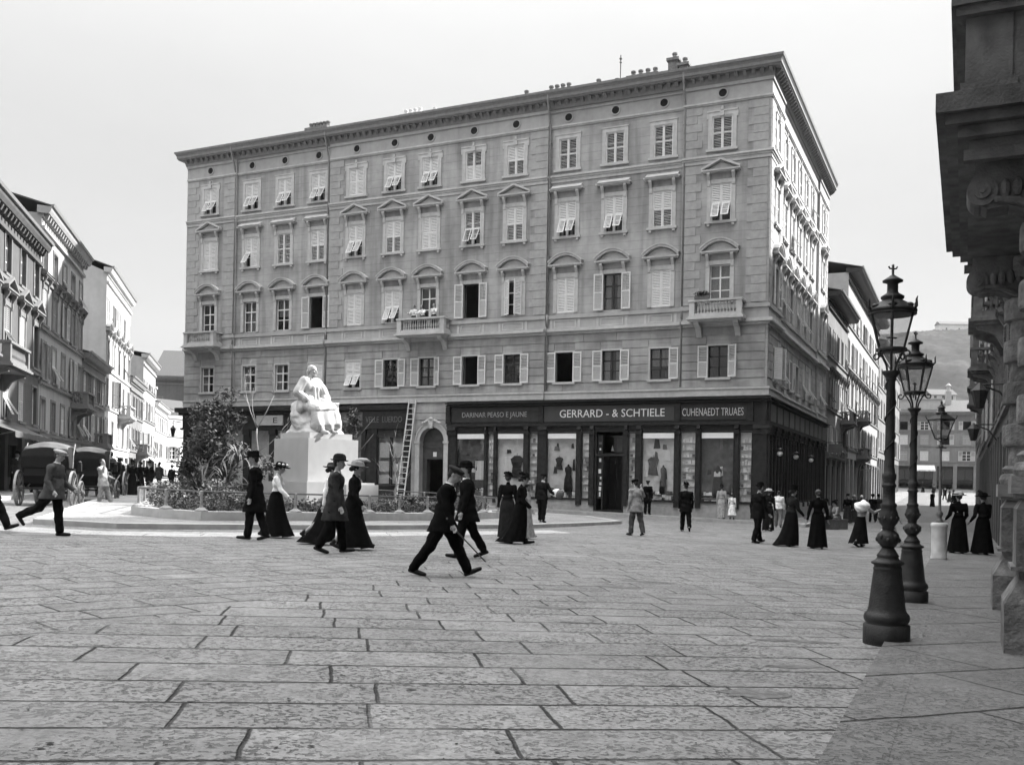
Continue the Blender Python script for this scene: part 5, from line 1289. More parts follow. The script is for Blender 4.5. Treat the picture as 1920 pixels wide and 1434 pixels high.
# ------------------------------------------------------------------ gas lamps
M_lampglass=glassmat('lamp glass',.88)
def lamp(x,y,label,seed):
    o=thing('street_lamp',label,'street lamp',(x,y,gz(x,y)+.0),R(seed),'ornate iron lamps on the near kerb')
    mb=MB(); mb.smooth=True
    mb.lathe([(.215,-.06),(.215,.19),(.20,.20),(.185,.205),(.205,.23),(.212,.26),(.205,.29),(.185,.31),(.175,.33),(.168,.36),(.158,.45),(.146,.56),(.134,.66),(.127,.71),(.131,.72),(.132,.735),(.125,.74),(.122,.76),(.150,.775),(.152,.79),(.12,.805),(.105,.82),(.095,.84),(.105,.85),(.09,.87),(.072,.90),(.055,.93)],28)
    mb.build('base',M_iron,o)
    mb=MB(); mb.smooth=True
    mb.lathe([(.055,.928),(.075,.95),(.10,.985),(.104,1.02),(.095,1.06),(.065,1.085),(.050,1.10),(.062,1.11),(.055,1.13),(.085,1.17),(.092,1.21),(.085,1.26),(.065,1.31),(.075,1.33),(.075,1.345),(.058,1.36),(.056,1.50),(.068,1.515),(.068,1.53),(.058,1.54),(.056,1.56),(.065,1.60),(.065,1.63),(.052,1.645),(.046,1.70),(.043,2.1),(.040,2.52),(.048,2.53),(.048,2.545),(.05,2.56),(.07,2.585),(.083,2.60),(.086,2.62),(.05,2.625)],22)
    # raised vine winding up the shaft and bosses on the bulbs
    mb.tube([(.047*cos(t),.047*sin(t),1.70+.82*t/16) for t in [i*.25 for i in range(65)]],.007,5)
    for i in range(9):
        a=i*2*PI/9; mb.ell((.098*cos(a),.098*sin(a),1.02+.02*sin(i*3)),(.022,.022,.026),6,5); mb.ell((.086*cos(a+.3),.086*sin(a+.3),1.21),(.018,.018,.022),6,5)
    mb.build('post',M_iron,o)
    mb=MB()
    mb.lathe([(.105,2.80),(.138,2.81),(.142,2.825),(.138,2.84),(.105,2.845)],24)
    for i in range(6):
        a=i*PI/3; mb.tube([(.04*cos(a),.04*sin(a),2.62),(.05*cos(a),.05*sin(a),2.68),(.085*cos(a),.085*sin(a),2.75),(.12*cos(a),.12*sin(a),2.805)],.010,5)
    for i in range(4):
        a=i*PI/2+.4; mb.tube([((.13+.035*(1-cos(t)))*cos(a),(.13+.035*(1-cos(t)))*sin(a),2.80-.04*sin(t)-.008*t) for t in [k*.5 for k in range(11)]],.009,5)
    for i in range(6):
        a=i*PI/3; mb.tube([(.13*cos(a),.13*sin(a),2.845),(.212*cos(a),.212*sin(a),3.16)],.011,5)
    mb.lathe([(.205,3.155),(.222,3.16),(.222,3.178),(.205,3.18)],24)
    mb.tube([(0,0,2.83),(0,0,2.96)],.012,6); mb.tube([(-.05,0,2.94),(.05,0,2.94)],.008,5)
    mb.build('lantern_frame',M_iron,o)
    mb=MB(); mb.smooth=False
    n=6
    for r0,z0,r1,z1 in((.125,2.846,.206,3.155),):
        for i in range(n):
            a,b=i*PI/3,(i+1)*PI/3; mb.add([(r0*cos(a),r0*sin(a),z0),(r0*cos(b),r0*sin(b),z0),(r1*cos(b),r1*sin(b),z1),(r1*cos(a),r1*sin(a),z1),(.985*r0*cos(a),.985*r0*sin(a),z0),(.985*r0*cos(b),.985*r0*sin(b),z0),(.985*r1*cos(b),.985*r1*sin(b),z1),(.985*r1*cos(a),.985*r1*sin(a),z1)],[(0,1,2,3),(7,6,5,4)])
    mb.build('lantern_glass',M_lampglass,o)
    mb=MB(); mb.smooth=True
    mb.lathe([(.205,3.182),(.224,3.185),(.226,3.205),(.195,3.225),(.17,3.245),(.135,3.275),(.10,3.295),(.085,3.305),(.105,3.315),(.108,3.335),(.085,3.35),(.055,3.37),(.050,3.39),(.050,3.455),(.06,3.465),(.092,3.475),(.094,3.49),(.07,3.505),(.04,3.525),(.02,3.54),(.012,3.545),(.012,3.64),(.002,3.645)],24)
    mb.tube([(-.045,0,3.625),(-.035,0,3.605),(0,0,3.60),(.035,0,3.605),(.045,0,3.625)],.008,6)
    for i in range(6):
        a=i*PI/3; mb.tube([(.215*cos(a),.215*sin(a),3.19),(.245*cos(a),.245*sin(a),3.22),(.242*cos(a),.242*sin(a),3.28),(.252*cos(a),.252*sin(a),3.31)],[.016,.013,.010,.004],6); mb.ell((.17*cos(a),.17*sin(a),3.235),(.045,.045,.028),8,6)
    mb.build('lantern_roof',M_iron,o)
    return o
lamp(3.62,9.36,'ornate dark iron gas lamp nearest to us at the pavement edge',10)
lamp(5.33,12.96,'ornate dark iron gas lamp standing just behind the nearest lamp',40)
x,y=10.1,23.0; o=thing('street_lamp','slim gas lamp on a white stone pedestal beside two women in dark dresses','street lamp',(x,y,gz(x,y)+.05),R(20))
mb=MB(); mb.smooth=True; mb.lathe([(.185,-.05),(.185,.06),(.175,.09),(.172,.72),(.19,.76),(.195,.82),(.17,.86),(.05,.87)],24); mb.build('pedestal',mat('limewashed stone',.55,.8,.2,5.,.3,30.,big=.15,bigs=1.5),o)
mb=MB(); mb.smooth=True; mb.lathe([(.09,.87),(.10,.90),(.06,.94),(.05,1.0),(.07,1.03),(.075,1.08),(.05,1.13),(.035,1.16),(.04,1.2),(.032,1.22),(.028,2.5),(.03,2.64),(.06,2.66),(.06,2.68),(.03,2.70),(.03,2.76),(.05,2.80)],14); mb.tube([(-.16,0,2.63),(.16,0,2.63)],.016,6); mb.build('post',mat('worn lamp iron',.12,.5,.25,9.),o)
mb=MB()
for a in(PI/4,3*PI/4,5*PI/4,7*PI/4): mb.tube([(.13*cos(a),.13*sin(a),2.84),(.29*cos(a),.29*sin(a),3.28)],.014,5); mb.tube([(0,0,2.78),(.13*cos(a),.13*sin(a),2.84)],.012,5)
for s,z in((.10,2.84),(.215,3.28)):
    for a,b,c,d in((-s,s,-s,-s+.02),(-s,s,s-.02,s),(-s,-s+.02,-s+.02,s-.02),(s-.02,s,-s+.02,s-.02)): mb.box(a,b,c,d,z-.012,z+.012)
mb.tube([(0,0,2.8),(0,0,3.06)],.014,6); mb.ell((0,0,3.1),(.03,.03,.06))
mb.build('lantern_frame',M_iron,o)
mb=MB(); q=[(1,1),(-1,1),(-1,-1),(1,-1)]
for i in range(4):
    a,b=q[i],q[(i+1)%4]; mb.add([(a[0]*.088,a[1]*.088,2.85),(b[0]*.088,b[1]*.088,2.85),(b[0]*.198,b[1]*.198,3.27),(a[0]*.198,a[1]*.198,3.27),(a[0]*.085,a[1]*.085,2.85),(b[0]*.085,b[1]*.085,2.85),(b[0]*.195,b[1]*.195,3.27),(a[0]*.195,a[1]*.195,3.27)],[(3,2,1,0),(4,5,6,7)] if 0 else [(0,1,2,3),(7,6,5,4)])
mb.build('lantern_glass',M_lampglass,o)
mb=MB(); mb.add([(-.23,-.23,3.295),(.23,-.23,3.295),(.23,.23,3.295),(-.23,.23,3.295),(-.09,-.09,3.42),(.09,-.09,3.42),(.09,.09,3.42),(-.09,.09,3.42)],[(3,2,1,0),(4,5,6,7),(0,1,5,4),(1,2,6,5),(2,3,7,6),(3,0,4,7)]); mb.lathe([(.12,3.421),(.13,3.45),(.08,3.48),(.07,3.56),(.10,3.57),(.05,3.62),(.02,3.66),(.03,3.70),(.005,3.74)],12)
for a in q: mb.tube([(a[0]*.22,a[1]*.22,3.30),(a[0]*.24,a[1]*.24,3.36),(a[0]*.235,a[1]*.235,3.40)],[.014,.01,.004],5)
mb.build('lantern_roof',M_iron,o)
# ------------------------------------------------------------------ neighbouring houses
M_shutg=mat('grey shutter',.28,.7,.1,8.); M_shutd=mat('dark shutter',.12,.7,.1,8.)
def hshop(root,fr,x0,x1,o,zb,zt,rr,dark=True):
    """row of ground floor shop bays: piers, dark glazed bays, lintel"""
    n=max(1,round((x1-x0)/3.0)); w=(x1-x0)/n; mb=MB(fr); gl=MB(fr); dk=MB(fr)
    for i in range(n):
        a,b=x0+i*w+.28,x0+(i+1)*w-.28
        dk.box(a,b,o-.8,o-.7,zb,zt); gl.box(a+.08,b-.08,o-.3,o-.28,zb+.6,zt-.5)
        mb.box(a,b,o-.34,o-.12,zt-.48,zt-.02); mb.box(a,a+.08,o-.34,o-.2,zb,zt-.48); mb.box(b-.08,b,o-.34,o-.2,zb,zt-.48); mb.box((a+b)/2-.05,(a+b)/2+.05,o-.33,o-.21,zb,zt-.48); mb.box(a+.08,b-.08,o-.33,o-.15,zb,zb+.58)
    s=mb.build('shopfront',M_dkwood,root); 
    q=gl.build('pane',M_glass,None); q.parent=s
    q=dk.build('shop_interior',M_black,None); q.parent=s
    return [(x0+i*w+.28,x0+(i+1)*w-.28) for i in range(n)]
def awning(name,label,fr,x0,x1,z,dep,drop,m,o=0.):
    mb=MB(fr); n=12; vs=[]
    for i in range(n+1):
        x=x0+(x1-x0)*i/n; sg=.03*sin(i*2.6)
        vs+=[(x,o+.05,z),(x,o+dep*.5,z-drop*.5-.04+sg),(x,o+dep,z-drop+sg),(x,o+dep+.01,z-drop-.22+sg)]
    fs=[]
    for i in range(n):
        for k in range(3): fs.append((4*i+k,4*i+k+1,4*i+k+5,4*i+k+4))
    mb.add(vs,fs); mb.tube([(x0,o+.05,z-drop-.3),(x0,o+dep,z-drop)],.02,5); mb.tube([(x1,o+.05,z-drop-.3),(x1,o+dep,z-drop)],.02,5)
    return tag(mb.build(name,m),label,'awning')
def house(label,fr0,x0,x1,zb,zt,storeys,nax,wm,seed,depth=11,cdep=.7,cm=None,sur='plain',shop=None,trim=None,states=None,balc=(),hw=.52,fm=None,roofh=1.8,brackets=True,gable=False,margin=.9):
    """storeys: list of (sill, height, surround)"""
    rr=random.Random(seed); P=fr0((x0+x1)/2,0,0); root=thing('town_house',label,'house',(P[0],P[1],zb),0); fr=Frame(fr0.P,fr0.n,(P[0],P[1],zb))
    cm=cm or wm; trim=trim or (mat('dull trim',.17) if wm is not M_whstucco else M_frieze); axs=[x0+margin+(x1-x0-2*margin)*i/(nax-1) for i in range(nax)] if nax>1 else [(x0+x1)/2]
    holes=[(x-hw,x+hw,z,z+h) for x in axs for z,h,_ in storeys]; mb=MB(fr); zs=shop[1] if shop else zb-1
    wall_holes(mb,x0,x1,zs,zt,holes,0,.25)
    mb.add([(x0,0,zb-2),(x0,-depth,zb-2),(x0,-depth,zt),(x0,0,zt)],[(0,1,2,3)]); mb.add([(x1,0,zb-2),(x1,-depth,zb-2),(x1,-depth,zt),(x1,0,zt)],[(3,2,1,0)]); mb.add([(x0,-depth,zb-2),(x1,-depth,zb-2),(x1,-depth,zt),(x0,-depth,zt)],[(0,1,2,3)])
    if gable:
        for x in(x0,x1): mb.add([(x,0,zt),(x,-depth,zt),(x,-depth/2,zt+roofh)],[(0,1,2)])
    if shop:
        n=max(1,round((x1-x0)/3.0)); w=(x1-x0)/n
        for i in range(n): mb.box(x0+i*w+(.0 if i else .001),x0+i*w+.28,-.9,.02,zb-1.5,shop[1]); mb.box(x0+(i+1)*w-.28,x0+(i+1)*w-.001,-.9,.02,zb-1.5,shop[1])
        mb.box(x0+.001,x1-.001,-.9,-.001,shop[1]-.02,shop[1]+.1)
    mb.build('wall',wm,root)
    ib=MB(fr); ib.box(x0+.05,x1-.05,-2.2,-2.1,zb,zt-.1); ib.box(x0+.05,x1-.05,-2.1,-.3,zt-.2,zt-.1)
    for z,h,_ in storeys: ib.box(x0+.05,x1-.05,-2.1,-.3,z-.7,z-.6)
    ib.build('interior_floor',M_room,root)
    for zc,hh,pp in [(s[0]-.30,.16,.10) for s in storeys[:]]:
        b_=MB(fr); b_.box(x0,x1,-.02,pp,zc,zc+hh); b_.build('string_course',trim,root)
    if shop: hshop(root,fr,x0,x1,0,zb,shop[1],rr)
    for z,h,su in storeys:
        for i,x in enumerate(axs):
            st=(states or ['closed','glass','open','closed:2','tilt','closed','ajar'])[rr.randrange(len(states or range(7)))]
            window(root,fr,x,z,hw*2,h,st,su,0,3,fm or M_white,rr.choice((M_shut2,M_shut2,M_shutg,M_shutd)),trim,cur=rr.choice((None,None,0,1)) if st=='glass' else None)
    cb=MB(fr); cb.box(x0,x1,-.02,.14,zt-.75,zt-.60); cb.box(x0,x1,-.02,.10,zt-.2,zt-.02)
    cb.prism([(.1,zt-.02),(cdep*.8,zt-.02),(cdep,zt+.14),(cdep+.04,zt+.30),(-.2,zt+.34),(-.2,zt-.02)],x0-.12,x1+.12,'x')
    if brackets:
        n=int((x1-x0)/.55)
        for i in range(n): x=x0+(i+.5)*(x1-x0)/n; cb.prism([(.1,zt-.30),(.22,zt-.27),(cdep*.68,zt-.10),(cdep*.7,zt-.022),(.1,zt-.022)],x-.09,x+.09,'x')
    cb.build('cornice',cm,root)
    gb=MB(fr); gb.prism([(cdep-.02,zt+.304),(cdep+.12,zt+.304),(cdep+.16,zt+.42),(cdep-.02,zt+.40)],x0-.12,x1+.12,'x'); gb.build('gutter',M_pipe,root)
    rb=MB(fr); rb.prism([(cdep+.05,zt+.38),(-depth/2,zt+roofh+.1),(-depth-.3,zt+.3),(-depth-.3,zt+.2),(-depth/2,zt+roofh),(cdep-.05,zt+.342)],x0-.1,x1+.1,'x'); rb.build('roof',M_roof,root)
    for x,w,z in balc: balcony(root,fr,x,w,z,.02,.9,trim)
    return root,fr,axs
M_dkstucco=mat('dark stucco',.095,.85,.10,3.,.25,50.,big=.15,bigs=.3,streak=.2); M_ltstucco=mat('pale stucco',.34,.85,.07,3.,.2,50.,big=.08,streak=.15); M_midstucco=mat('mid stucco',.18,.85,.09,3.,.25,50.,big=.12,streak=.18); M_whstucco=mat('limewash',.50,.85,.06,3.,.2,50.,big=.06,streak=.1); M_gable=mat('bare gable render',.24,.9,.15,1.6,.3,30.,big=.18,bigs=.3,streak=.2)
M_can=mat('pale canvas',.65,.9,.10,4.); M_candk=mat('dark canvas',.10,.9,.15,4.)
# left row, nearest first (x negative = away from us)
k=.966
Y=lambda y:-y/k
# (fronts run x from far end to near end)
zbL=lambda y:gz(-10.3-.2675*y,y)+.1
house('dark grey corner house with triangular hoods over its windows, nearest on the carriage side',FL,Y(46.8),Y(29),zbL(40),10.7,[(2.35,1.75,'mezz'),(5.0,2.0,'tri'),(8.3,1.75,'plain')],7,M_dkstucco,5,cdep=.45,trim=mat('dull trim',.17,.85,.12,4.),shop=(1,1.75),states=['closed','glass','open','tilt','glass','closed'],balc=[(Y(38.9),3.4,4.35)])
house('tall pale house with deep bracketed cornice beyond the dark corner house',FL,Y(58.6),Y(46.9),zbL(52),12.6,[(2.2,1.5,'plain'),(4.7,1.75,'plain'),(7.35,1.75,'flat'),(9.7,1.6,'plain')],5,M_ltstucco,6,cdep=.42,shop=(1,1.6),balc=[(Y(56.3),2.6,3.95)],states=['closed','closed','glass','open','tilt'])
house('low two storey house with bright eaves beside the blank grey gable',FL,Y(67.8),Y(58.7),zbL(63),7.1,[(2.2,1.7,'plain'),(4.8,1.6,'plain')],5,M_midstucco,7,cdep=.40,shop=(1,1.4),balc=[(Y(64),2.2,1.95)],brackets=False,gable=True)
house('tall narrow house with white front and blank grey gable wall',FL,Y(81.3),Y(67.9),zbL(74),14.2,[(2.3,1.7,'plain'),(5.0,1.9,'plain'),(7.7,1.9,'seg'),(10.6,1.8,'plain')],5,M_whstucco,8,depth=10,cdep=.35,shop=(1,1.5),gable=True,balc=[(Y(76),3.2,4.6)],roofh=2.0,brackets=False)
house('low grey house with plain eaves between the white house and the bright row',FL,Y(91.5),Y(81.4),zbL(86),8.0,[(2.4,1.7,'plain'),(5.3,1.6,'plain')],5,M_midstucco,9,cdep=.3,shop=(1,1.6),brackets=False,gable=True,balc=[(Y(88),2.4,2.1)])
house('square tower-like pale house with small attic windows behind the low grey house',FL,Y(103),Y(91.6),zbL(96),11.2,[(2.4,1.7,'plain'),(5.6,1.6,'plain'),(8.6,.5,'plain')],5,M_ltstucco,10,cdep=.45,shop=(1,1.6),gable=True,roofh=1.2)
house('low brilliant white sunlit house at the bend of the carriage street',FL,Y(118),Y(103.1),zbL(108),7.6,[(2.2,1.5,'mezz'),(5.2,1.4,'mezz')],6,M_whstucco,11,cdep=.4,shop=(1,1.5),brackets=False,states=['open','glass','glass','closed'])
FL2=Frame(FL(Y(118),0,0)[:2],(.90,-.43))
house('small white sunlit house that turns across the end of the carriage street',FL2,-9.5,-.1,zbL(120),7.9,[(2.2,1.5,'mezz'),(5.2,1.4,'mezz')],3,M_whstucco,12,depth=8,cdep=.4,brackets=False,states=['open','glass','closed'])
FB8=Frame((-37.5,146.),(.12,-1.))
house('broad dark grey block with hipped roof closing the end of the carriage street',FB8,-16,16,-1.5,14.5,[(1.5,1.8,'mezz'),(5.5,1.8,'mezz'),(9.8,2.0,'plain')],8,M_dkstucco,13,depth=14,cdep=.8,cm=M_midstucco,brackets=False,roofh=5.,gable=True,states=['closed','glass','open'])
mb=MB(FL); mb.box(Y(112)-.6,Y(112)+.6,-1.8,-.8,7.9,10.1); mb.box(Y(112)-.75,Y(112)+.75,-1.95,-.65,10.1,10.3); tag(mb.build('chimney_stack',M_whstucco),'thick whitewashed chimney rising from the low white sunlit house','chimney')
awning('awning','long pale awning slanting out from the low house beside the grey gable',FL,Y(71),Y(66.5),1.6,1.3,.8,M_can)
awning('awning','wide bright canvas awning on the near end of the bend',FL,Y(103),Y(97.5),1.9,2.2,1.5,M_can)
awning('awning','bright canvas awning on the low white sunlit house',FL,Y(114),Y(107),1.8,2.0,1.4,M_can)
awning('awning','dark shop blind hanging over the first shop of the dark corner house',FL,Y(44),Y(37),2.1,1.2,.45,M_candk)
# narrow street on the other side, beyond the corner building
rR=Frame((CX0,CY0),(DY,-DX)); U=lambda s:-s
zbR=lambda s:gz(*rR(-s,1,0)[:2])+.1
house('grey house with deep dark eaves next beyond the corner building',rR,U(35.2),U(22.9),zbR(29),13.4,[(2.6,1.9,'plain'),(5.9,2.0,'flat'),(9.6,1.8,'plain')],5,M_midstucco,21,cdep=.85,cm=M_dkpanel,shop=(1,2.2),balc=[(U(32.5),2.4,5.2)],brackets=False,states=['closed','open','glass','tilt'])
house('taller pale house with dark overhanging eaves and stacked balconies',rR,U(66),U(35.3),zbR(50),17.6,[(3.6,2.0,'plain'),(6.9,2.0,'flat'),(10.2,2.0,'plain'),(13.6,1.7,'plain')],10,M_ltstucco,22,cdep=1.0,cm=M_dkpanel,shop=(1,2.6),balc=[(U(45),2.6,6.2),(U(45),2.6,2.9)],brackets=False,states=['closed','open','glass','tilt'])
house('plain grey house farthest along the shaded side of the narrow street',rR,U(104),U(66.1),zbR(84),16.,[(4.6,2.0,'plain'),(8.2,2.0,'plain'),(11.8,1.9,'plain')],10,M_midstucco,23,cdep=.8,shop=(1,3.6),brackets=False,states=['closed','open','glass'])
# the block closing the narrow street
FE=Frame((67.,151.),(-.3,-1.))
house('grey block with shuttered windows closing the far end of the narrow street',FE,-13,13,1.2,11.9,[(4.7,1.5,'mezz'),(7.2,1.5,'mezz'),(9.5,1.3,'mezz')],9,M_midstucco,24,depth=12,cdep=.5,shop=(1,3.9),brackets=False,states=['open','void','closed'],hw=.6,roofh=2.6,gable=True)
mb=MB(FE); mb.box(.5,7,-3.2,-.6,12.2,14.3); mb.box(.3,7.2,-3.4,-.4,14.3,14.5); tag(mb.build('roof_dormer',M_ltstucco),'pale box dormer on the roof of the far end block','dormer')
mb=MB(FE); mb.box(-1.2,-.4,-4.4,-3.4,12.5,15.8); mb.lathe([(.3,0),(.25,.8),(.45,.9),(.1,1.3)],10,(-.8,-3.9,15.8)); tag(mb.build('chimney_stack',M_ltstucco),'slim pale chimney beside the dormer of the far end block','chimney')
awning('awning','small white awning over a shop below the balcony of the taller pale house',rR,U(52),U(47),2.7,1.4,.6,M_can)
awning('awning','small pale sunblind at the shops of the far end block',FE,1.5,5.,4.0,1.4,.7,M_can)
# --- dark portal building at our side of the narrow street
FBr=Frame((.37,0),(-.9067,.4217))
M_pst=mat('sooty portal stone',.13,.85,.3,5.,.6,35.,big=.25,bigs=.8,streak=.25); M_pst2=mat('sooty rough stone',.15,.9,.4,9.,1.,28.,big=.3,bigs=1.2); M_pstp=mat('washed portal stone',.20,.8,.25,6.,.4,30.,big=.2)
pb=Frame(FBr.P,FBr.n,(8.,9.,-1.5)); port=thing('portal_building','dark stone building with banded portal columns and heavy balcony at the frame edge','building',(8.,9.,-1.5))
gb=lambda x,o:gz(*FBr(x,o,0)[:2])
mb=MB(pb)
wall_holes(mb,-22,24,-2.2,28,[(11.0,13.2,-2.2,1.9)]+[(x-.6,x+.6,z,z+2.2) for x in(17.2,20.8) for z in(.2,4.6,8.6,12.6)],-.75,.4)  # unseen run behind the camera added to block sky over the foreground
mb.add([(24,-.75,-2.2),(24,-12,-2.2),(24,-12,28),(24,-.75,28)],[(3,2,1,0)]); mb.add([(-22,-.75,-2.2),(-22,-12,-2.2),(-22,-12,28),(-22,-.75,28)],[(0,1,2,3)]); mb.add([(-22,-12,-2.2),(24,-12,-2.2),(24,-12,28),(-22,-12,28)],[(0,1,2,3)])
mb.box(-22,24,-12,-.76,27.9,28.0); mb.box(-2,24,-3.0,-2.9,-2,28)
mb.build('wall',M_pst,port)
mb=MB(pb); grooved(mb,-22,24,-1.2,3.2,[(9.4,14.8,-2,6),(16.2,18.2,-.2,2.8),(19.8,21.8,-.2,2.8)],-.75,.5,.12,.06,1.4,4); mb.build('rusticated_blocks',M_pst2,port)
for i,x in enumerate((17.2,20.8)):
    for z in(.2,4.6,8.6,12.6): window(port,pb,x,z,1.2,2.2,['open','closed','glass','open'][(i+int(z))%4],['plain','tri','seg','flat'][int(z/4)%4],-.75,3,M_white,M_shut2,M_pst)
def pedcol(x):
    z=gb(x,-.4); mb=MB(pb)
    mb.box(x,x+.86,-.75,0,z-.1,z+.50); mb.add([(x,0,z+.502),(x+.86,0,z+.502),(x+.86,-.75,z+.502),(x,-.75,z+.502),(x+.13,-.12,z+.72),(x+.73,-.12,z+.72),(x+.73,-.75,z+.72),(x+.13,-.75,z+.72)],[(4,5,6,7),(0,1,5,4),(1,2,6,5),(3,0,4,7),(2,3,7,6)])
    mb.box(x+.13,x+.73,-.75,-.12,z+.722,z+.80); 
    p=mb.build('column_base',M_pst2,port)
    mb=MB(pb); mb.box(x+.10,x+.76,-.75,-.09,z+.84,z+1.36); mb.box(x+.06,x+.80,-.75,-.05,z+.802,z+.838); o=mb.build('pedestal_block',M_pst2,None); o.parent=p
    mb=MB(pb); mb.add([(x+.10,-.09,z+1.362),(x+.76,-.09,z+1.362),(x+.76,-.75,z+1.362),(x+.10,-.75,z+1.362),(x+.16,-.15,z+1.46),(x+.70,-.15,z+1.46),(x+.70,-.75,z+1.46),(x+.16,-.75,z+1.46)],[(4,5,6,7),(0,1,5,4),(1,2,6,5),(3,0,4,7),(2,3,7,6)]); mb.box(x+.05,x+.81,-.75,-.04,z+1.50,z+1.66); mb.box(x+.09,x+.77,-.75,-.08,z+1.462,z+1.498); o=mb.build('pedestal_cap',M_pstp,None); o.parent=p
    mb=MB(pb); c=(x+.43,-.42,0); zz_=z+1.66
    pr=[(.34,zz_),(.36,zz_+.06),(.34,zz_+.12),(.30,zz_+.14),(.33,zz_+.20),(.29,zz_+.24)]
    zt_=3.05; h=zt_-(zz_+.24); n=5
    for i in range(n):
        a=zz_+.24+h*i/n; b=a+h/n; m=a+h/n*.48
        pr+=[(.26,a+.002),(.26,m-.02),(.325,m),(.335,m+.03),(.335,b-.05),(.325,b-.015)]
    pr+=[(.26,zt_+.01),(.27,zt_+.06),(.30,zt_+.10),(.36,zt_+.20),(.38,zt_+.26)]
    mb.smooth=False; mb.lathe(pr,24,c); mb.build('banded_column',M_pst2,port)
pedcol(9.70); pedcol(13.69)
# doorway leaf inside the portal
mb=MB(pb); mb.box(11.0,12.08,-1.2,-1.12,-1.7,1.9); mb.box(12.12,13.2,-1.2,-1.12,-1.7,1.9); mb.build('door',M_dkwood,port)
# balcony: slab, soffit, scroll consoles, parapet
mb=MB(pb); sl=MB(pb)
sl.box(9.19,14.7,-.75,.63,3.33,3.50); sl.box(9.26,14.63,-.75,.55,3.24,3.328); sl.box(9.34,14.55,-.75,.45,3.14,3.238); sl.box(9.45,14.45,-.75,.36,3.06,3.138)
for x in(9.5,14.4): sl.box(x-.05,x+.05,-.5,.40,2.96,3.058)
bal_=sl.build('balcony',M_pst,port)
for x in(9.72,13.9):
    mb=MB(pb); prof=[(-.75,2.0),(-.55,2.02),(-.42,2.14),(-.36,2.34),(-.20,2.52),(.02,2.60),(.20,2.58),(.32,2.66),(.36,2.80),(.30,2.92),(.30,3.055),(-.75,3.055)]
    mb.prism(prof,x,x+.34,'x')
    for (o_,z_,r_) in((.24,2.74,.13),(-.50,2.22,.15)):
        mb.fn=lambda a,b,c,o_=o_,z_=z_,x=x: pb(x-.03+c*.40,o_+a,z_+b)
        mb.lathe([(r_,0),(r_,1.)],18); mb.lathe([(r_*.55,-.06),(r_*.55,1.06)],14); mb.lathe([(r_*.2,-.10),(r_*.2,1.1)],10); mb.fn=pb
    pts=[(x-.02,-.46,2.36),(x-.02,-.30,2.50),(x-.02,-.05,2.63),(x-.02,.14,2.66)]; mb.tube(pts,[.05,.045,.04,.03],8)
    for t in range(4): mb.ell((x-.015,-.25+.10*t,2.78-.01*t),(.03,.045,.09),8,6)
    o=mb.build('console',M_pst,None); o.parent=bal_
mb=MB(pb)
for x in(9.42,12.0,14.0): mb.box(x,x+.5,.02,.40,3.502,4.22); mb.box(x-.03,x+.53,-.02,.44,3.502,3.64)
mb.box(9.42,14.5,.05,.36,3.503,3.60); mb.box(9.34,14.58,-.06,.48,4.222,4.30); mb.box(9.30,14.62,-.10,.52,4.302,4.40); mb.box(9.42,9.8,-.75,.02,3.503,3.62); mb.box(9.34,9.82,-.75,-.062,4.223,4.398)
for i in range(9): 
    for a in(9.98+i*.225,12.6+i*.155): baluster(mb,a,.2,3.60,.62,.08)
for i in range(4): baluster(mb,9.6,-.62+i*.16,3.62,.60,.08)
mb.box(9.44,9.79,-.74,.02,3.625,4.22)
o=mb.build('parapet',M_pst,None); o.parent=bal_
mb=MB(pb); mb.box(9.7,14.4,-.75,-.45,4.6,8.4); mb.build('balcony_window_frame',M_pst,port)
mb=MB(pb); mb.prism([(-.75,27.4),(-.5,27.5),(.0,27.9),(.15,28.2),(-.75,28.3)],-22.1,24.1,'x'); mb.build('cornice',M_pst,port)
# lower row beyond the portal building
FB2=Frame((.37+.9067*.7,-.4217*.7),(-.9067,.4217))
zq=lambda x:gz(*FBr(x,0,0)[:2])
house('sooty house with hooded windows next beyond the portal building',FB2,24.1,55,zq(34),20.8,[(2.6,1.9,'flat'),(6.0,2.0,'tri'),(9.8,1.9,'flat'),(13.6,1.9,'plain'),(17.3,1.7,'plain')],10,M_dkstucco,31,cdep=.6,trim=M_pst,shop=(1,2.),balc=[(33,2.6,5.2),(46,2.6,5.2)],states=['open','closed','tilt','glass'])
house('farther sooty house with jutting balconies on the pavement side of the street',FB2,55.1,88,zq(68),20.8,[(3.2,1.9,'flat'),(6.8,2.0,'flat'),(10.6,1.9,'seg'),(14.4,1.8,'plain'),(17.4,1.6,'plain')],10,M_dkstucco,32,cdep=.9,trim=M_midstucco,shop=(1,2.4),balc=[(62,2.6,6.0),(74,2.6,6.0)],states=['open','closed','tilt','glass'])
house('last house on the pavement side of the narrow street',FB2,88.1,118,zq(95)+.5,15.5,[(4.4,1.9,'plain'),(8.0,2.0,'plain'),(11.6,1.8,'plain')],11,M_midstucco,33,cdep=.7,shop=(1,3.4),brackets=False,states=['open','closed','glass'])
for x,z,l,lab in((27.,2.6,.75,'dark bracket lamp on the sooty house nearest the portal building'),(40.,2.4,.8,'dark bracket lamp farther along the sooty house'),):
    mb=MB(FB2); mb.tube([(x,.0,z-.5),(x,.3,z-.1),(x,l,z+.1)],.03,6); mb.tube([(x,.0,z+.1),(x,l,z+.1)],.025,6); mb.k=0; mb.lathe([(.10,-.5),(.2,-.08),(.22,-.06),(.10,.06),(.03,.14)],8,(x,l,z)); tag(mb.build('wall_lamp',M_iron),lab,'wall lamp')
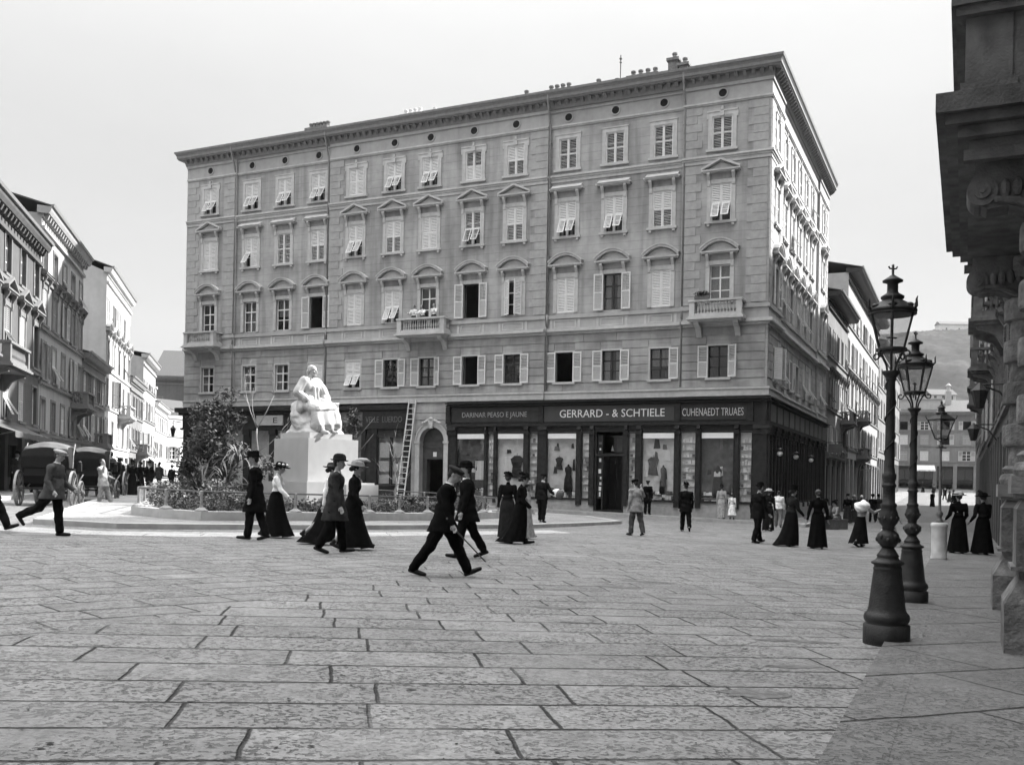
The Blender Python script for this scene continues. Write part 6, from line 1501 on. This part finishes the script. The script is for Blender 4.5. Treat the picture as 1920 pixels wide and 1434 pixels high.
# ------------------------------------------------------------------ hill behind the street end
hm=MB(); ST_=3.2; hy=[230+ST_*j for j in range(150)]; m_=64; vs=[]
def hill_z(x,y):
    t=min(1,max(0,(y-230)/430)); u=min(1,max(0,(y-270)/60))
    return 8+(94+9*noise.noise((x*.006,y*.006,2))+.012*(x-230))*(t*t*(3-2*t))+5*noise.noise((x*.02,y*.02,0))*t+u*(2.6*abs(noise.noise((x*.13,y*.13,1)))+1.5*noise.noise((x*.35,y*.35,4)))
for y in hy:
    for i in range(m_+1): x=y*(.27+.27*i/m_); vs.append((x,y,hill_z(x,y)))
n=m_+1; hm.add(vs,[(j*n+i,j*n+i+1,(j+1)*n+i+1,(j+1)*n+i) for j in range(len(hy)-1) for i in range(m_)])
M_hill=mat('wooded slope',.028,.95,.45,.10,.9,.5,big=.35,bigs=.02,spec=.05); ho=hm.build('hill',M_hill,smooth=True); tag(ho,kind='structure')
hz=hill_z
for k,(px,y,w,h,lab) in enumerate(((.440,330,9,6,'pale villa low on the wooded hill above the dormer'),(.4285,300,10,5,'small white house lowest on the wooded hill'),(.452,330,7,5,'small pale house on the hill beside the slim chimney'),(.453,668,26,9,'long pale building crowning the top of the hill'),(.436,360,9,5,'tiny villa half way up the wooded hill'))):
    x=px*y; z=hz(x,y); o=thing('hill_house',lab,'house',(x,y,z),0); mb=MB(); mb.box(-w/2,w/2,-4,4,-3,h); mb.build('wall',M_whstucco,o)
    mb=MB(); mb.prism([(-4.6,h),(4.6,h),(0,h+2.4)],-w/2-.5,w/2+.5,'x'); mb.build('roof',M_roof,o)
    for i in range(3):
        for j in range(2): mb=MB(); mb.box(-w/2+w*(i+.5)/3-.5,-w/2+w*(i+.5)/3+.5,-4.05,-3.9,1+j*h*.45,2.4+j*h*.45); mb.build('window',M_dkpanel,o)
# ------------------------------------------------------------------ people in the square
def pose(base,**k): d=dict(base); d.update(k); return d
WALKG='people crossing the square'
g=.055
# left walker in pale cap, trailing leg off the ground
person(-8.62,18.35,-4,1.63,'m',dict(lt=6,lk=2,lf=0,rt=-34,rk=34,rf=-52,ls=10,le=40,rs=-4,re=48,lean=5,hpitch=12,lb=14,rb=14),'stout man in grey jacket and pale cap striding with one foot off the ground',vox=.011,hat='cap',hatv=.34,jacket=.085,trousers=.018,girth=1.12,hem=.26)
person(-10.02,18.55,0,1.70,'m',pose(STRIDE,lt=30,lf=18),'man in dark suit whose shoe just enters the picture beside the crossing',vox=.016,hands=False,hat='bowler')
person(-5.14,19.55,180,1.72,'m',dict(lt=10,lk=4,lf=4,rt=-9,rk=10,rf=-16,ls=-4,le=16,rs=10,re=24,lean=1,hpitch=4),'tall man in long dark coat and black homburg hat walking beside the white bloused woman',vox=.010,hat='homburg',jacket=.013,trousers=.016,coat=True,hem=.50)
person(-5.0,20.7,2,1.58,'f',dict(lt=16,lk=6,lf=6,rt=-14,rk=14,rf=-18,rs=30,re=20,rb=14,ls=-12,le=20,lean=4,hpitch=8),'woman in white blouse and dark skirt with flowered black hat',vox=.010,hat='flower',hatv=.012,hat2=.8,bodice=.75,skirtv=.014,hr=(.36,.27),sway=.10)
person(-3.12,17.25,3,1.70,'m',dict(lt=12,lk=5,lf=4,rt=-12,rk=14,rf=-18,ls=-6,le=10,rs=8,re=12,lean=2,hpitch=2),'man in long dark grey overcoat and bowler hat walking beside the woman with plumed hat',vox=.010,hat='bowler',hatv=.03,jacket=.05,trousers=.014,coat=True,hem=.46)
person(-2.98,18.3,4,1.64,'f',dict(lt=18,lk=6,lf=10,rt=-16,rk=16,rf=-24,rs=10,re=30,ls=-10,le=14,lean=3,hpitch=4),'woman in dark dress and pale plumed hat walking beside the bowler hatted man',vox=.010,hat='plume',hatv=.22,hat2=.45,bodice=.020,skirtv=.016,hr=(.37,.27),sway=.10)
person(-3.62,19.3,3,1.60,'f',dict(lt=10,lk=4,lf=4,rt=-24,rk=26,rf=-34,ls=14,le=20,rs=-12,re=10,lean=4),'woman in white blouse half hidden behind the grey overcoated man',vox=.012,hat='wide',hatv=.05,hat2=.1,bodice=.75,skirtv=.016,hr=(.34,.26),sway=-.14,train=.35)
o,J=person(-.98,14.05,-6,1.66,'m',dict(lt=27,lk=3,lf=22,rt=-24,rk=12,rf=-14,rs=10,re=24,rb=12,ls=-20,le=18,lean=8,hpitch=20),'man in flat cap and dark suit striding across the foreground with a cane',vox=.009,hat='cap',hatv=.05,jacket=.013,trousers=.010,hem=.27)
# his cane, gripped in the far hand and slanting to the ground ahead
Mo=Matrix.Translation((-.98,14.05,gz(-.98,14.05)))@Matrix.Rotation(R(-6),4,'Z'); hd=Mo@(J['rhd']); hd2=Mo@(J['rhd']+V((-.10,0,.14)))
tip=V((-.36,14.0,0)); tip.z=gz(tip.x,tip.y)+.24
mb=MB(); mb.tube([hd2,hd,hd.lerp(tip,.5),tip],[.013,.013,.011,.009],8); mb.ell(hd2,(.022,.022,.02),8,6); tag(mb.build('walking_cane',mat('cane wood',.07,.4,.3,20.),smooth=True),'slim dark walking cane swung forward by the capped man','cane')
person(-.80,17.55,184,1.70,'m',dict(lt=14,lk=5,lf=8,rt=-16,rk=14,rf=-20,ls=4,le=14,rs=-4,re=12,lean=1,hpitch=-3),'man in dark suit and bowler hat walking behind the striding capped man',vox=.009,hat='bowler',jacket=.014,trousers=.013,hem=.33)
person(.20,22.4,0,1.60,'f',dict(lt=14,lk=6,lf=6,rt=-16,rk=18,rf=-22,rs=14,re=34,ls=8,le=40,lean=4,hpitch=8),'woman in black dress and small black hat hurrying with her skirt trailing',vox=.011,hat='small',bodice=.013,skirtv=.012,hr=(.30,.28),sway=-.12,train=.45)
person(-.10,24.2,80,1.60,'f',SMALL,'woman in black seen from behind just past the hurrying woman in black',vox=.013,hat='small',bodice=.016,skirtv=.03,hr=(.26,.26),sway=.0,z=gz(-.1,24.2))
person(.36,24.6,10,1.42,'f',SMALL,'girl in pale dress walking behind the hurrying woman in black',vox=.013,hat='wide',hatv=.2,hat2=.3,bodice=.3,skirtv=.34,hr=(.28,.24),sway=.05)
o,J=person(1.02,32.6,62,1.60,'m',dict(lt=8,lk=2,rt=-7,rk=8,rf=-10,lean=3,ls=-6,le=14,rs=10,re=50,rb=26,ri=-10),'boy in dark clothes carrying a round bundle near the kerb end',vox=.012,hat='kepi',jacket=.02,trousers=.016,hem=.16,dz=.116)
p=V((1.02,32.6,gz(1.02,32.6)+.116))+Matrix.Rotation(R(62),3,'Z')@(J['rwri']+V((.04,-.05,.06)))
mb=MB(); mb.ell((0,0,0),(.19,.11,.14),14,9); mb.k=1; mb.ell((.08,-.03,-.03),(.16,.12,.15),12,8); tag(mb.build('bundle',[M_linen,M_cl(.12)],None,p,smooth=True),'round pale bundle under the arm of the dark clothed boy','bundle')
person(3.69,28.85,112,1.64,'m',dict(lt=6,lk=4,rt=-8,rk=10,rf=-12,la=6,ra=6,lean=4,ls=-4,le=24,rs=52,rb=40,re=112,ri=30,hpitch=10),'man in pale grey suit and dark cap holding a hand to his face',vox=.011,hat='kepi',hatv=.014,jacket=.24,trousers=.085,hem=.26,shirt=False)
q=FW(5.4,1.15,0); person(q[0],q[1],65,1.68,'m',STAND,'man in black standing at the display window next to the dark doorway',vox=.014,hat='kepi',jacket=.012,trousers=.012,hem=.3,dz=.14)
person(5.99,33.5,82,1.65,'m',pose(SMALL,lt=8,rt=-14,rk=24,rf=-30),'man in black suit walking away towards the shop windows',vox=.011,hat='small',jacket=.014,trousers=.013,hem=.28)
q=FW(1.75,1.05,0); person(q[0],q[1],68,1.60,'f',STAND,'woman in long pale grey coat at the last display window beside a child',vox=.014,hat='small',hatv=.03,bodice=.34,skirtv=.34,hr=(.22,.20),dz=.14)
q=FW(1.22,1.15,0); person(q[0],q[1],75,1.22,'f',STAND,'child in white dress beside the woman in the grey coat',vox=.013,hat='none',bodice=.75,skirtv=.75,hr=(.30,.28),hemz=.30,dz=.14)
person(7.0,27.7,28,1.70,'m',dict(lt=15,lk=3,lf=8,rt=-14,rk=6,rf=-8,ls=-10,le=20,rs=8,re=30,lean=4,hyaw=20),'man in dark suit striding away beside the woman with sweeping train',vox=.010,hat='bowler',jacket=.018,trousers=.016,hem=.28)
person(9.75,37.,65,1.58,'f',SMALL,'woman in dark coat and pale hat ahead of the striding dark suited man',vox=.014,hat='wide',hatv=.35,hat2=.5,bodice=.02,skirtv=.02,coat=1,hr=(.25,.24))
person(11.5,42.,70,1.58,'m',SMALL,'man in white shirt and grey trousers walking beside the shop on the street side',vox=.014,hat='none',jacket=.72,trousers=.16,hem=.06,shirt=False)
person(7.68,26.75,24,1.62,'f',dict(lt=14,lk=6,lf=6,rt=-14,rk=16,rf=-18,rs=12,re=36,ls=6,le=40,lean=3,hpitch=4),'woman in dark jacket with tall black hat and sweeping train',vox=.010,hat='top',hatv=.01,bodice=.03,skirtv=.012,coat=1,hr=(.34,.30),sway=-.10,train=.5)
person(8.24,26.2,84,1.58,'f',dict(lt=3,rt=-3,lb=16,rb=16,le=10,re=14,ls=-2,rs=2),'woman in plain black dress and grey headscarf seen from behind',vox=.010,hat='scarf',hatv=.10,bodice=.012,skirtv=.011,hr=(.30,.28),sway=-.02)
o,J=person(10.08,28.15,30,1.46,'f',dict(lt=16,lk=6,lf=6,rt=-18,rk=18,rf=-26,rs=70,re=60,ls=60,le=66,lean=16,hpitch=14,rb=20,lb=20),'girl in dark skirt bending under a big white laundry bundle',vox=.012,hat='none',bodice=.30,skirtv=.014,hr=(.38,.30),hemz=.13,sway=-.04)
p=V((10.08,28.15,gz(10.08,28.15)))+Matrix.Rotation(R(30),3,'Z')@(J['chest']+V((-.02,0,.12)))
mb=MB(); mb.ell((0,0,0),(.22,.24,.16),18,12); mb.ell((.06,.1,.03),(.15,.13,.14),14,10); mb.ell((-.08,-.1,-.02),(.15,.14,.15),14,10); mb.ell((.03,-.02,.14),(.07,.07,.05)); me=remesh(mb,.016,2,.02,4); tag(link('laundry_bundle',me,M_linen,None,p),'big white cloth bundle on the shoulders of the bending girl','bundle')
person(11.35,29.3,14,1.56,'f',dict(lt=18,lk=6,lf=6,rt=-18,rk=20,rf=-26,lean=4,rs=12,re=30),'woman in pale dress passing behind the iron lamp posts',vox=.012,hat='scarf',hatv=.02,bodice=.5,skirtv=.5,hr=(.42,.28),sway=.12,train=-.4)
person(12.02,26.2,86,1.62,'f',dict(lt=3,rt=-3,le=50,re=54,ls=8,rs=8,lb=12,rb=12),'woman in black dress with broad pale topped hat on the pavement',vox=.011,hat='wide',hatv=.40,hat2=.02,bodice=.013,skirtv=.011,hr=(.32,.30),dz=.05)
person(12.62,26.1,94,1.62,'f',dict(lt=3,rt=-3,le=40,re=54,ls=8,rs=8),'woman in black dress with broad black hat on the pavement',vox=.011,hat='plume',hatv=.012,hat2=.02,bodice=.02,skirtv=.011,hr=(.33,.31),dz=.05)
# balcony party
for s,v,h,ps,l in((19.35,.6,1.5,dict(rs=40,re=60),'woman in pale blouse leaning on the central balcony parapet'),(18.75,.75,1.45,dict(lean=14,rs=60,re=40,ls=60,le=40),'woman in white bending over the middle of the central balcony'),(18.05,.6,1.5,dict(ls=40,le=60),'woman with dark hair at the shop end of the central balcony')):
    q=FW(s,.55,0); person(q[0],q[1],-115,h+.1,'f',pose(STAND,**ps),l,vox=.018,z=8.292,hat='none',bodice=v,skirtv=.05,hr=(.2,.18),hands=False)
# street background figures
def bg(x,y,face,H,sex,label,z=None,ps=None,**k):
    k.setdefault('hat','bowler' if sex=='m' else 'small'); person(x,y,face,H,sex,ps or SMALL,label,vox=.022,z=z,hands=False,**k)
bg(-17.45,43.3,100,1.66,'m','man in dark coat walking off beside the open carriage',jacket=.02,trousers=.016,coat=True,hem=.5,girth=1.15)
bg(-16.75,43.,100,1.60,'f','woman in trailing black skirt walking off beside the dark coated man',bodice=.015,skirtv=.012,hr=(.40,.34),sway=-.1)
bg(-21.2,57,100,1.66,'m','man in black suit walking alone down the carriage street',jacket=.012,trousers=.03,hem=.3)
bg(-24.0,63,100,1.62,'f','woman in black far down the carriage street near the house fronts',bodice=.012,skirtv=.012)
bg(-23.0,63.5,85,1.66,'m','man in grey coat in the distant group on the carriage street',jacket=.06,trousers=.02,hem=.36)
bg(-22.35,64.,95,1.52,'m','small man in dark clothes amid the distant group on the carriage street',jacket=.03,trousers=.02,hem=.3)
bg(-21.7,64.,80,1.66,'m','man in dark coat at the edge of the distant group on the carriage street',jacket=.02,trousers=.05,hem=.45,coat=True)
bg(-21.0,64.6,110,1.64,'f','woman in dark dress nearest the building corner in the distant group',bodice=.02,skirtv=.02,hr=(.32,.3))
bg(-20.5,40.3,-40,1.62,'m','man in grey standing by the shops behind the first cab',jacket=.06,trousers=.03,hem=.3,dz=.12)
bg(-21.0,41.4,-60,1.58,'f','woman in dark clothes by the shops behind the first cab',bodice=.03,skirtv=.025,dz=.12)
bg(-19.6,40.0,0,1.60,'m','man in black bending by the shop doorway behind the first cab',jacket=.014,trousers=.014,hem=.3,dz=.12,ps=pose(STAND,lean=24))
bg(-19.35,52,-80,1.64,'m','man in black beyond the second cab',jacket=.014,trousers=.014,hem=.4)
SIT=dict(lt=84,lk=82,rt=80,rk=78,lean=14,ls=30,le=50,rs=34,re=54)
for i,(x,y,f,v,l,ps,k) in enumerate(((13.9,42.6,200,.10,'man sitting bent forward on a box at the mouth of the narrow street',SIT,{}),(14.6,43.6,190,.25,'woman in pale scarf sitting on a box at the mouth of the narrow street',SIT,{}),(18.6,54,-100,.012,'woman in black standing by the shop wall of the narrow street',None,{}),(19.3,55,-60,.03,'woman with pale scarf standing by the shop wall of the narrow street',None,dict(hat='scarf',hatv=.3)),(20.1,56,250,.02,'woman with white headscarf in the narrow street',None,dict(hat='scarf',hatv=.75)),(21.3,57.5,80,.012,'man in black beside the white scarved woman',None,{}),(22.6,60,90,.05,'man in grey walking away up the narrow street',None,{}))):
    sx='m' if i in(0,5,6) else 'f'; z=None
    if ps is SIT: z=gz(x,y)
    if sx=='m': bg(x,y,f,1.64,sx,l,z=z,ps=ps,jacket=v,trousers=.03,hem=.1 if ps else .34,**k)
    else: bg(x,y,f,1.58,sx,l,z=z,ps=ps,bodice=v,skirtv=.05 if i!=1 else .1,**k)
    if ps is SIT: mb=MB(); c_=R(f); mb.box(-.3,.25,-.25,.25,0,.40); mb.box(-.32,.27,-.27,.27,.401,.44); tag(mb.build('wooden_box',mat('box wood',.10,.85,.3,6.),None,(x-.05*cos(c_),y-.05*sin(c_),gz(x,y)),c_),('low wooden box under the man bent forward','low wooden box under the woman in pale scarf')[i],'box')
FARG='tiny dark figures far up the narrow street'
for i,(X,y,v,l) in enumerate(((.4315,100,.012,'lone black skirted woman in the middle of the narrow street'),(.4125,138,.02,None),(.4215,140,.02,None),(.433,128,.03,None),(.4395,132,.014,None),(.444,118,.014,None),(.449,112,.06,None),(.4525,104,.02,None),(.4555,96,.014,None))):
    x=X*y; z=gz(x,y)+(.05 if X>.44 else 0); b=person(x,y,90+i*37,1.6,'f' if i%2==0 else 'm',SMALL,l or 'tiny dark figure far up the narrow street',None if l else FARG,vox=.03,z=z,hands=False,hat='bowler' if i%2 else 'small',**(dict(bodice=v,skirtv=v) if i%2==0 else dict(jacket=v,trousers=.02)))
# ------------------------------------------------------------------ horse cabs waiting in line
M_lacq=mat('black lacquer',.007,.6,.2,6.,spec=.10); M_hood=mat('hood leather',.008,.85,.35,9.,.3,40.); M_hoodtop=mat('paler hood leather',.10,.7,.25,5.,.2,30.); M_wheel=mat('wheel paint',.10,.5,.3,10.); M_tyre=mat('iron tyre',.25,.45,.2,12.)
def wheel(parent,x,y,r,n):
    mb=MB(); sg=28
    for k in range(sg):
        a,b=2*PI*k/sg,2*PI*(k+1)/sg
        mb.prism([(r*.90*cos(a),r*.90*sin(a)),(r*.985*cos(a),r*.985*sin(a)),(r*.985*cos(b),r*.985*sin(b)),(r*.90*cos(b),r*.90*sin(b))],-.03,.03)
    for k in range(n):
        a=2*PI*(k+.5)/n; mb.tube([(0,0,0),(r*.92*cos(a),0,r*.92*sin(a))],[.024,.016],5)
    mb.fn=lambda x_,y_,z_:(x_,z_,y_); mb.lathe([(.03,-.12),(.065,-.10),(.085,-.05),(.085,.05),(.065,.10),(.04,.14)],12); mb.fn=None
    w=mb.build('wheel',M_wheel,parent,(x,y,r))
    mb=MB()
    for k in range(sg):
        a,b=2*PI*k/sg,2*PI*(k+1)/sg
        mb.prism([(r*.986*cos(a),r*.986*sin(a)),(r*cos(a),r*sin(a)),(r*cos(b),r*sin(b)),(r*.986*cos(b),r*.986*sin(b))],-.034,.034)
    o=mb.build('tyre',M_tyre,None); o.parent=w
def cab(x,y,face,label,hood=True):
    o=thing('horse_cab',label,'carriage',(x,y,gz(x,y)),R(face),'horse cabs waiting in line')
    w=.62
    mb=MB(); mb.prism([(-.95,.72),(-.80,.58),(-.1,.50),(.15,.52),(.35,.50),(.75,.52),(.95,.80),(.90,1.02),(.30,1.02),(.25,.74),(-.1,.74),(-.2,1.16),(-.98,1.18),(-1.04,.95)],-w,w); mb.build('body',M_lacq,o)
    mb=MB(); mb.box(-.72,-.14,-w+.05,w-.05,.745,.98); mb.box(-.92,-.72,-w+.05,w-.05,.98,1.40); mb.build('seat',M_hood,o)
    mb=MB(); mb.box(.72,1.10,-.48,.48,1.10,1.20); mb.box(.70,.78,-.48,.48,1.2,1.42); mb.prism([(.95,.60),(1.45,.48),(1.50,.80),(1.46,.82),(1.42,.54),(1.0,.64)],-.45,.45); mb.box(.80,1.0,-.40,.40,.80,1.098); mb.build('driver_box',M_lacq,o)
    if hood:
        mb=MB(); pr=[(-1.0,1.18),(-1.10,1.55),(-1.06,1.84),(-.86,1.98),(-.40,2.03),(.10,2.00),(.42,1.90)]; inn=[(a+.08 if i<3 else a,b-(.08 if i>=3 else 0)) for i,(a,b) in enumerate(pr)]
        mb.k=0; n=len(pr)
        for i in range(n-1): mb.prism([pr[i],pr[i+1],inn[i+1],inn[i]],-w-.06,w+.06)
        mb.k=0
        for s in(-1,1):
            a,b=sorted((s*(w+.06),s*(w-.03))); mb.prism([(-1.0,1.18),(-1.09,1.55),(-1.05,1.82),(-.86,1.96),(-.40,2.01),(-.22,1.99),(-.42,1.18)],a,b)
        me=remesh(mb,.024,9)
        for v_ in me.vertices:
            x_,y_,z_=v_.co; t_=max(0,(z_-1.18)/.85); v_.co.y=y_*(1.04-.13*t_**2); v_.co.z=z_-(.13*(y_/.68)**2*min(1,max(0,(z_-1.5)/.4)))
        hm_=link('hood',me,[M_hood,M_hoodtop],o)
        for p_ in me.polygons: p_.material_index=1 if p_.normal.z>.5 and p_.center.z>1.8 else 0  # upward faces near the top take the paler leather
        for s in(-1,1):
            mb=MB(); mb.tube([(-.6,s*(w+.09),1.2),(-.5,s*(w+.09),1.62),(-.2,s*(w+.08),1.98)],.016,6); mb.build('hood_iron',M_tyre,o)
    else:
        mb=MB(); mb.prism([(-1.0,1.18),(-1.28,1.30),(-1.34,1.48),(-1.12,1.52),(-.9,1.30)],-w-.05,w+.05); mb.build('hood',M_hood,o)
    mb=MB(); 
    for s in(-1,1):
        mb.tube([(-1.15,s*.45,.62),(-.85,s*.45,.50),(-.55,s*.45,.62),(-.85,s*.45,.72),(-1.15,s*.45,.62)],.022,6); mb.tube([(.75,s*.36,.50),(1.05,s*.36,.42),(1.3,s*.36,.50),(1.05,s*.36,.58),(.75,s*.36,.50)],.02,6)
    mb.tube([(-.85,-.72,.56),(-.85,.72,.56)],.035,8); mb.tube([(1.02,-.62,.40),(1.02,.62,.40)],.032,8); mb.build('springs',M_iron,o)
    for s in(-1,1): wheel(o,-.85,s*.78,.56,12); wheel(o,1.02,s*.66,.40,10)
    for s in(-1,1):
        mb=MB(); mb.tube([(1.1,s*.30,.62),(1.8,s*.42,.72),(3.0,s*.34,1.0)],.026,6); mb.build('shaft',M_wheel,o)
        mb=MB(); mb.box(.58,.72,s*(w+.06)-.06,s*(w+.06)+.06,1.12,1.36); mb.lathe([(.06,0),(.07,.05),(.03,.1)],8,(.65,s*(w+.06),1.36)); mb.build('carriage_lamp',M_iron,o)
    return o
cab(-14.75,31.3,103,'hooded black cab with big rear wheel nearest in the waiting line')
cab(-15.75,36.6,100,'hooded black cab second in the waiting line behind the pale coated man')
cab(-17.6,42.6,103,'open black carriage with folded hood farthest in the line',False)
bg(-14.05,33.5,-10,1.58,'m','man in pale coat leaning on the second cab with a hand to his face',ps=dict(lt=20,lk=4,rt=-4,rk=4,lean=-6,rs=60,re=96,rb=24,ls=6,le=60),jacket=.36,trousers=.30,hem=.3,hat='none')
bg(-17.0,41.7,180,1.60,'m','driver in grey seated up on the open carriage',ps=dict(SIT,z0=.5),jacket=.06,trousers=.03,hem=.08,z=gz(-17.,41.7)+.75)
# potted flowers on the corner balcony, sign projecting on the street side
def pot(x,o,z,label,seed):
    p=FW(x,o,z); t=thing('flower_box',label,'flower box',p,FW.rz); mb=MB(); mb.prism([(-.07,0),(.07,0),(.09,.16),(-.09,.16)],-.36,.36,'x'); mb.build('box',mat('terracotta',.14,.9,.2,8.),t)
    mb=MB(); rr=random.Random(seed); leaves(mb,(0,0,.26),(.45,.14,.16),500,.05,rr,.2); mb.build('plant',leafmat('pot leaf',.05),t)
pot(2.9,1.0,9.095,'flower box of dark leaves on the parapet of the corner balcony',3)
mb=MB(); Fq=Frame((CX0,CY0),(DY,-DX)); mb.k=0; mb.tube([Fq(-22,.1,3.2),Fq(-22,1.2,3.2)],.03,6); mb.box(0,0,0,0,0,0) if 0 else None
mb.fn=Fq; mb.k=1; mb.box(-22.03,-21.97,.35,1.2,2.5,3.1); tag(mb.build('hanging_sign',[M_iron,M_grpanel]),'square grey sign hanging out from a bracket past the corner building','sign')
# wall lanterns at the far corner of the front
for z,l in((3.0,'dark wall lantern on a bracket at the far front corner above the shop'),):
    mb=MB(FW); mb.tube([(36.7,.1,z+.5),(37.4,.1,z+.6),(37.4,.1,z+.3)],.03,6); mb.lathe([(.08,-.4),(.17,.1),(.19,.12),(.08,.24),(.02,.34)],8,(37.4,.1,z)); tag(mb.build('wall_lantern',M_iron),l,'wall lantern')
# ------------------------------------------------------------------ camera, sun, sky
cam=bpy.data.cameras.new('camera'); co_=bpy.data.objects.new('camera',cam); COL.objects.link(co_)
cam.sensor_width=36; cam.lens=36*1828/1920; cam.shift_y=189/1920; cam.clip_end=6000; cam.clip_start=.05
# level camera looking along +Y, rolled by about one degree (verticals lean to the side in the plate)
co_.matrix_world=Matrix.Rotation(R(90),4,'X')
co_.matrix_world=Matrix.Rotation(R(-1.05),4,'Y')@co_.matrix_world
scn.camera=co_
SAZ=(.90,.44); SEL=R(36)
sd=Vector((SAZ[0],SAZ[1],0)).normalized()*cos(SEL)+Vector((0,0,sin(SEL)))
sl=bpy.data.lights.new('sun','SUN'); sl.energy=5.0; sl.angle=R(1.0); sl.color=(1,.99,.98)
so=bpy.data.objects.new('sun',sl); COL.objects.link(so); so.rotation_euler=sd.to_track_quat('Z','Y').to_euler(); so.location=(30,20,60)
w=bpy.data.worlds.new('World'); scn.world=w; w.use_nodes=True; nt=w.node_tree; N=nt.nodes; L=nt.links; N.clear()
ow=N.new('ShaderNodeOutputWorld'); bg=N.new('ShaderNodeBackground'); sk=N.new('ShaderNodeTexSky'); sk.sky_type='NISHITA'; sk.sun_disc=False
sk.sun_elevation=SEL; sk.sun_rotation=math.atan2(SAZ[0],SAZ[1]); sk.air_density=1.6; sk.dust_density=3.5; sk.ozone_density=1.
bw=N.new('ShaderNodeRGBToBW'); L.new(sk.outputs[0],bw.inputs[0])
# thin bright cloud veil over the sky
tc=N.new('ShaderNodeTexCoord'); nz=N.new('ShaderNodeTexNoise'); nz.inputs['Scale'].default_value=2.2; nz.inputs['Detail'].default_value=5
mp=N.new('ShaderNodeMapping'); mp.inputs['Scale'].default_value=(1,1,2.6); L.new(tc.outputs['Generated'],mp.inputs[0]); L.new(mp.outputs[0],nz.inputs['Vector'])
mr=N.new('ShaderNodeMapRange'); mr.inputs[1].default_value=.3; mr.inputs[2].default_value=.7; mr.inputs[3].default_value=VEIL_LO; mr.inputs[4].default_value=VEIL_HI; L.new(nz.outputs['Fac'],mr.inputs[0])
sx=N.new('ShaderNodeSeparateXYZ'); L.new(tc.outputs['Generated'],sx.inputs[0])   # overcast veil: the zenith is brighter than the horizon
pw=N.new('ShaderNodeMath'); pw.operation='POWER'; pw.use_clamp=True; pw.inputs[1].default_value=4.0; L.new(sx.outputs[2],pw.inputs[0])
gr=N.new('ShaderNodeMapRange'); gr.inputs[1].default_value=0; gr.inputs[2].default_value=1; gr.inputs[3].default_value=1.; gr.inputs[4].default_value=ZEN; L.new(pw.outputs[0],gr.inputs[0])
gm_=N.new('ShaderNodeMath'); gm_.operation='MULTIPLY'; L.new(mr.outputs[0],gm_.inputs[0]); L.new(gr.outputs[0],gm_.inputs[1]); mr=gm_
mx=N.new('ShaderNodeMix'); mx.data_type='FLOAT'; mx.inputs[0].default_value=.98; L.new(bw.outputs[0],mx.inputs[2]); L.new(mr.outputs[0],mx.inputs[3])
cc=N.new('ShaderNodeCombineColor'); [L.new(mx.outputs[0],cc.inputs[i]) for i in range(3)]
L.new(cc.outputs[0],bg.inputs[0]); bg.inputs[1].default_value=.11; L.new(bg.outputs[0],ow.inputs[0])
vs_=scn.view_settings; vs_.view_transform='Standard'; vs_.look='None'; vs_.exposure=EXPO; vs_.gamma=1; vs_.use_curve_mapping=False
scn.cycles.use_denoising=True; scn.cycles.max_bounces=6; scn.cycles.transparent_max_bounces=10; scn.cycles.caustics_reflective=False; scn.cycles.caustics_refractive=False

if HAZE:
    mb=MB(); mb.box(-430,640,-80,960,-30,150); m=bpy.data.materials.new('haze'); m.use_nodes=True; nt=m.node_tree; nt.nodes.clear()
    o=nt.nodes.new('ShaderNodeOutputMaterial'); v=nt.nodes.new('ShaderNodeVolumePrincipled'); v.inputs['Color'].default_value=(.9,.9,.9,1); v.inputs['Density'].default_value=HAZE; v.inputs['Anisotropy'].default_value=.3; nt.links.new(v.outputs[0],o.inputs['Volume'])
    tag(mb.build('haze',m),'thin pale haze in the air over the square and streets','haze',kind='stuff')
    scn.cycles.volume_bounces=1
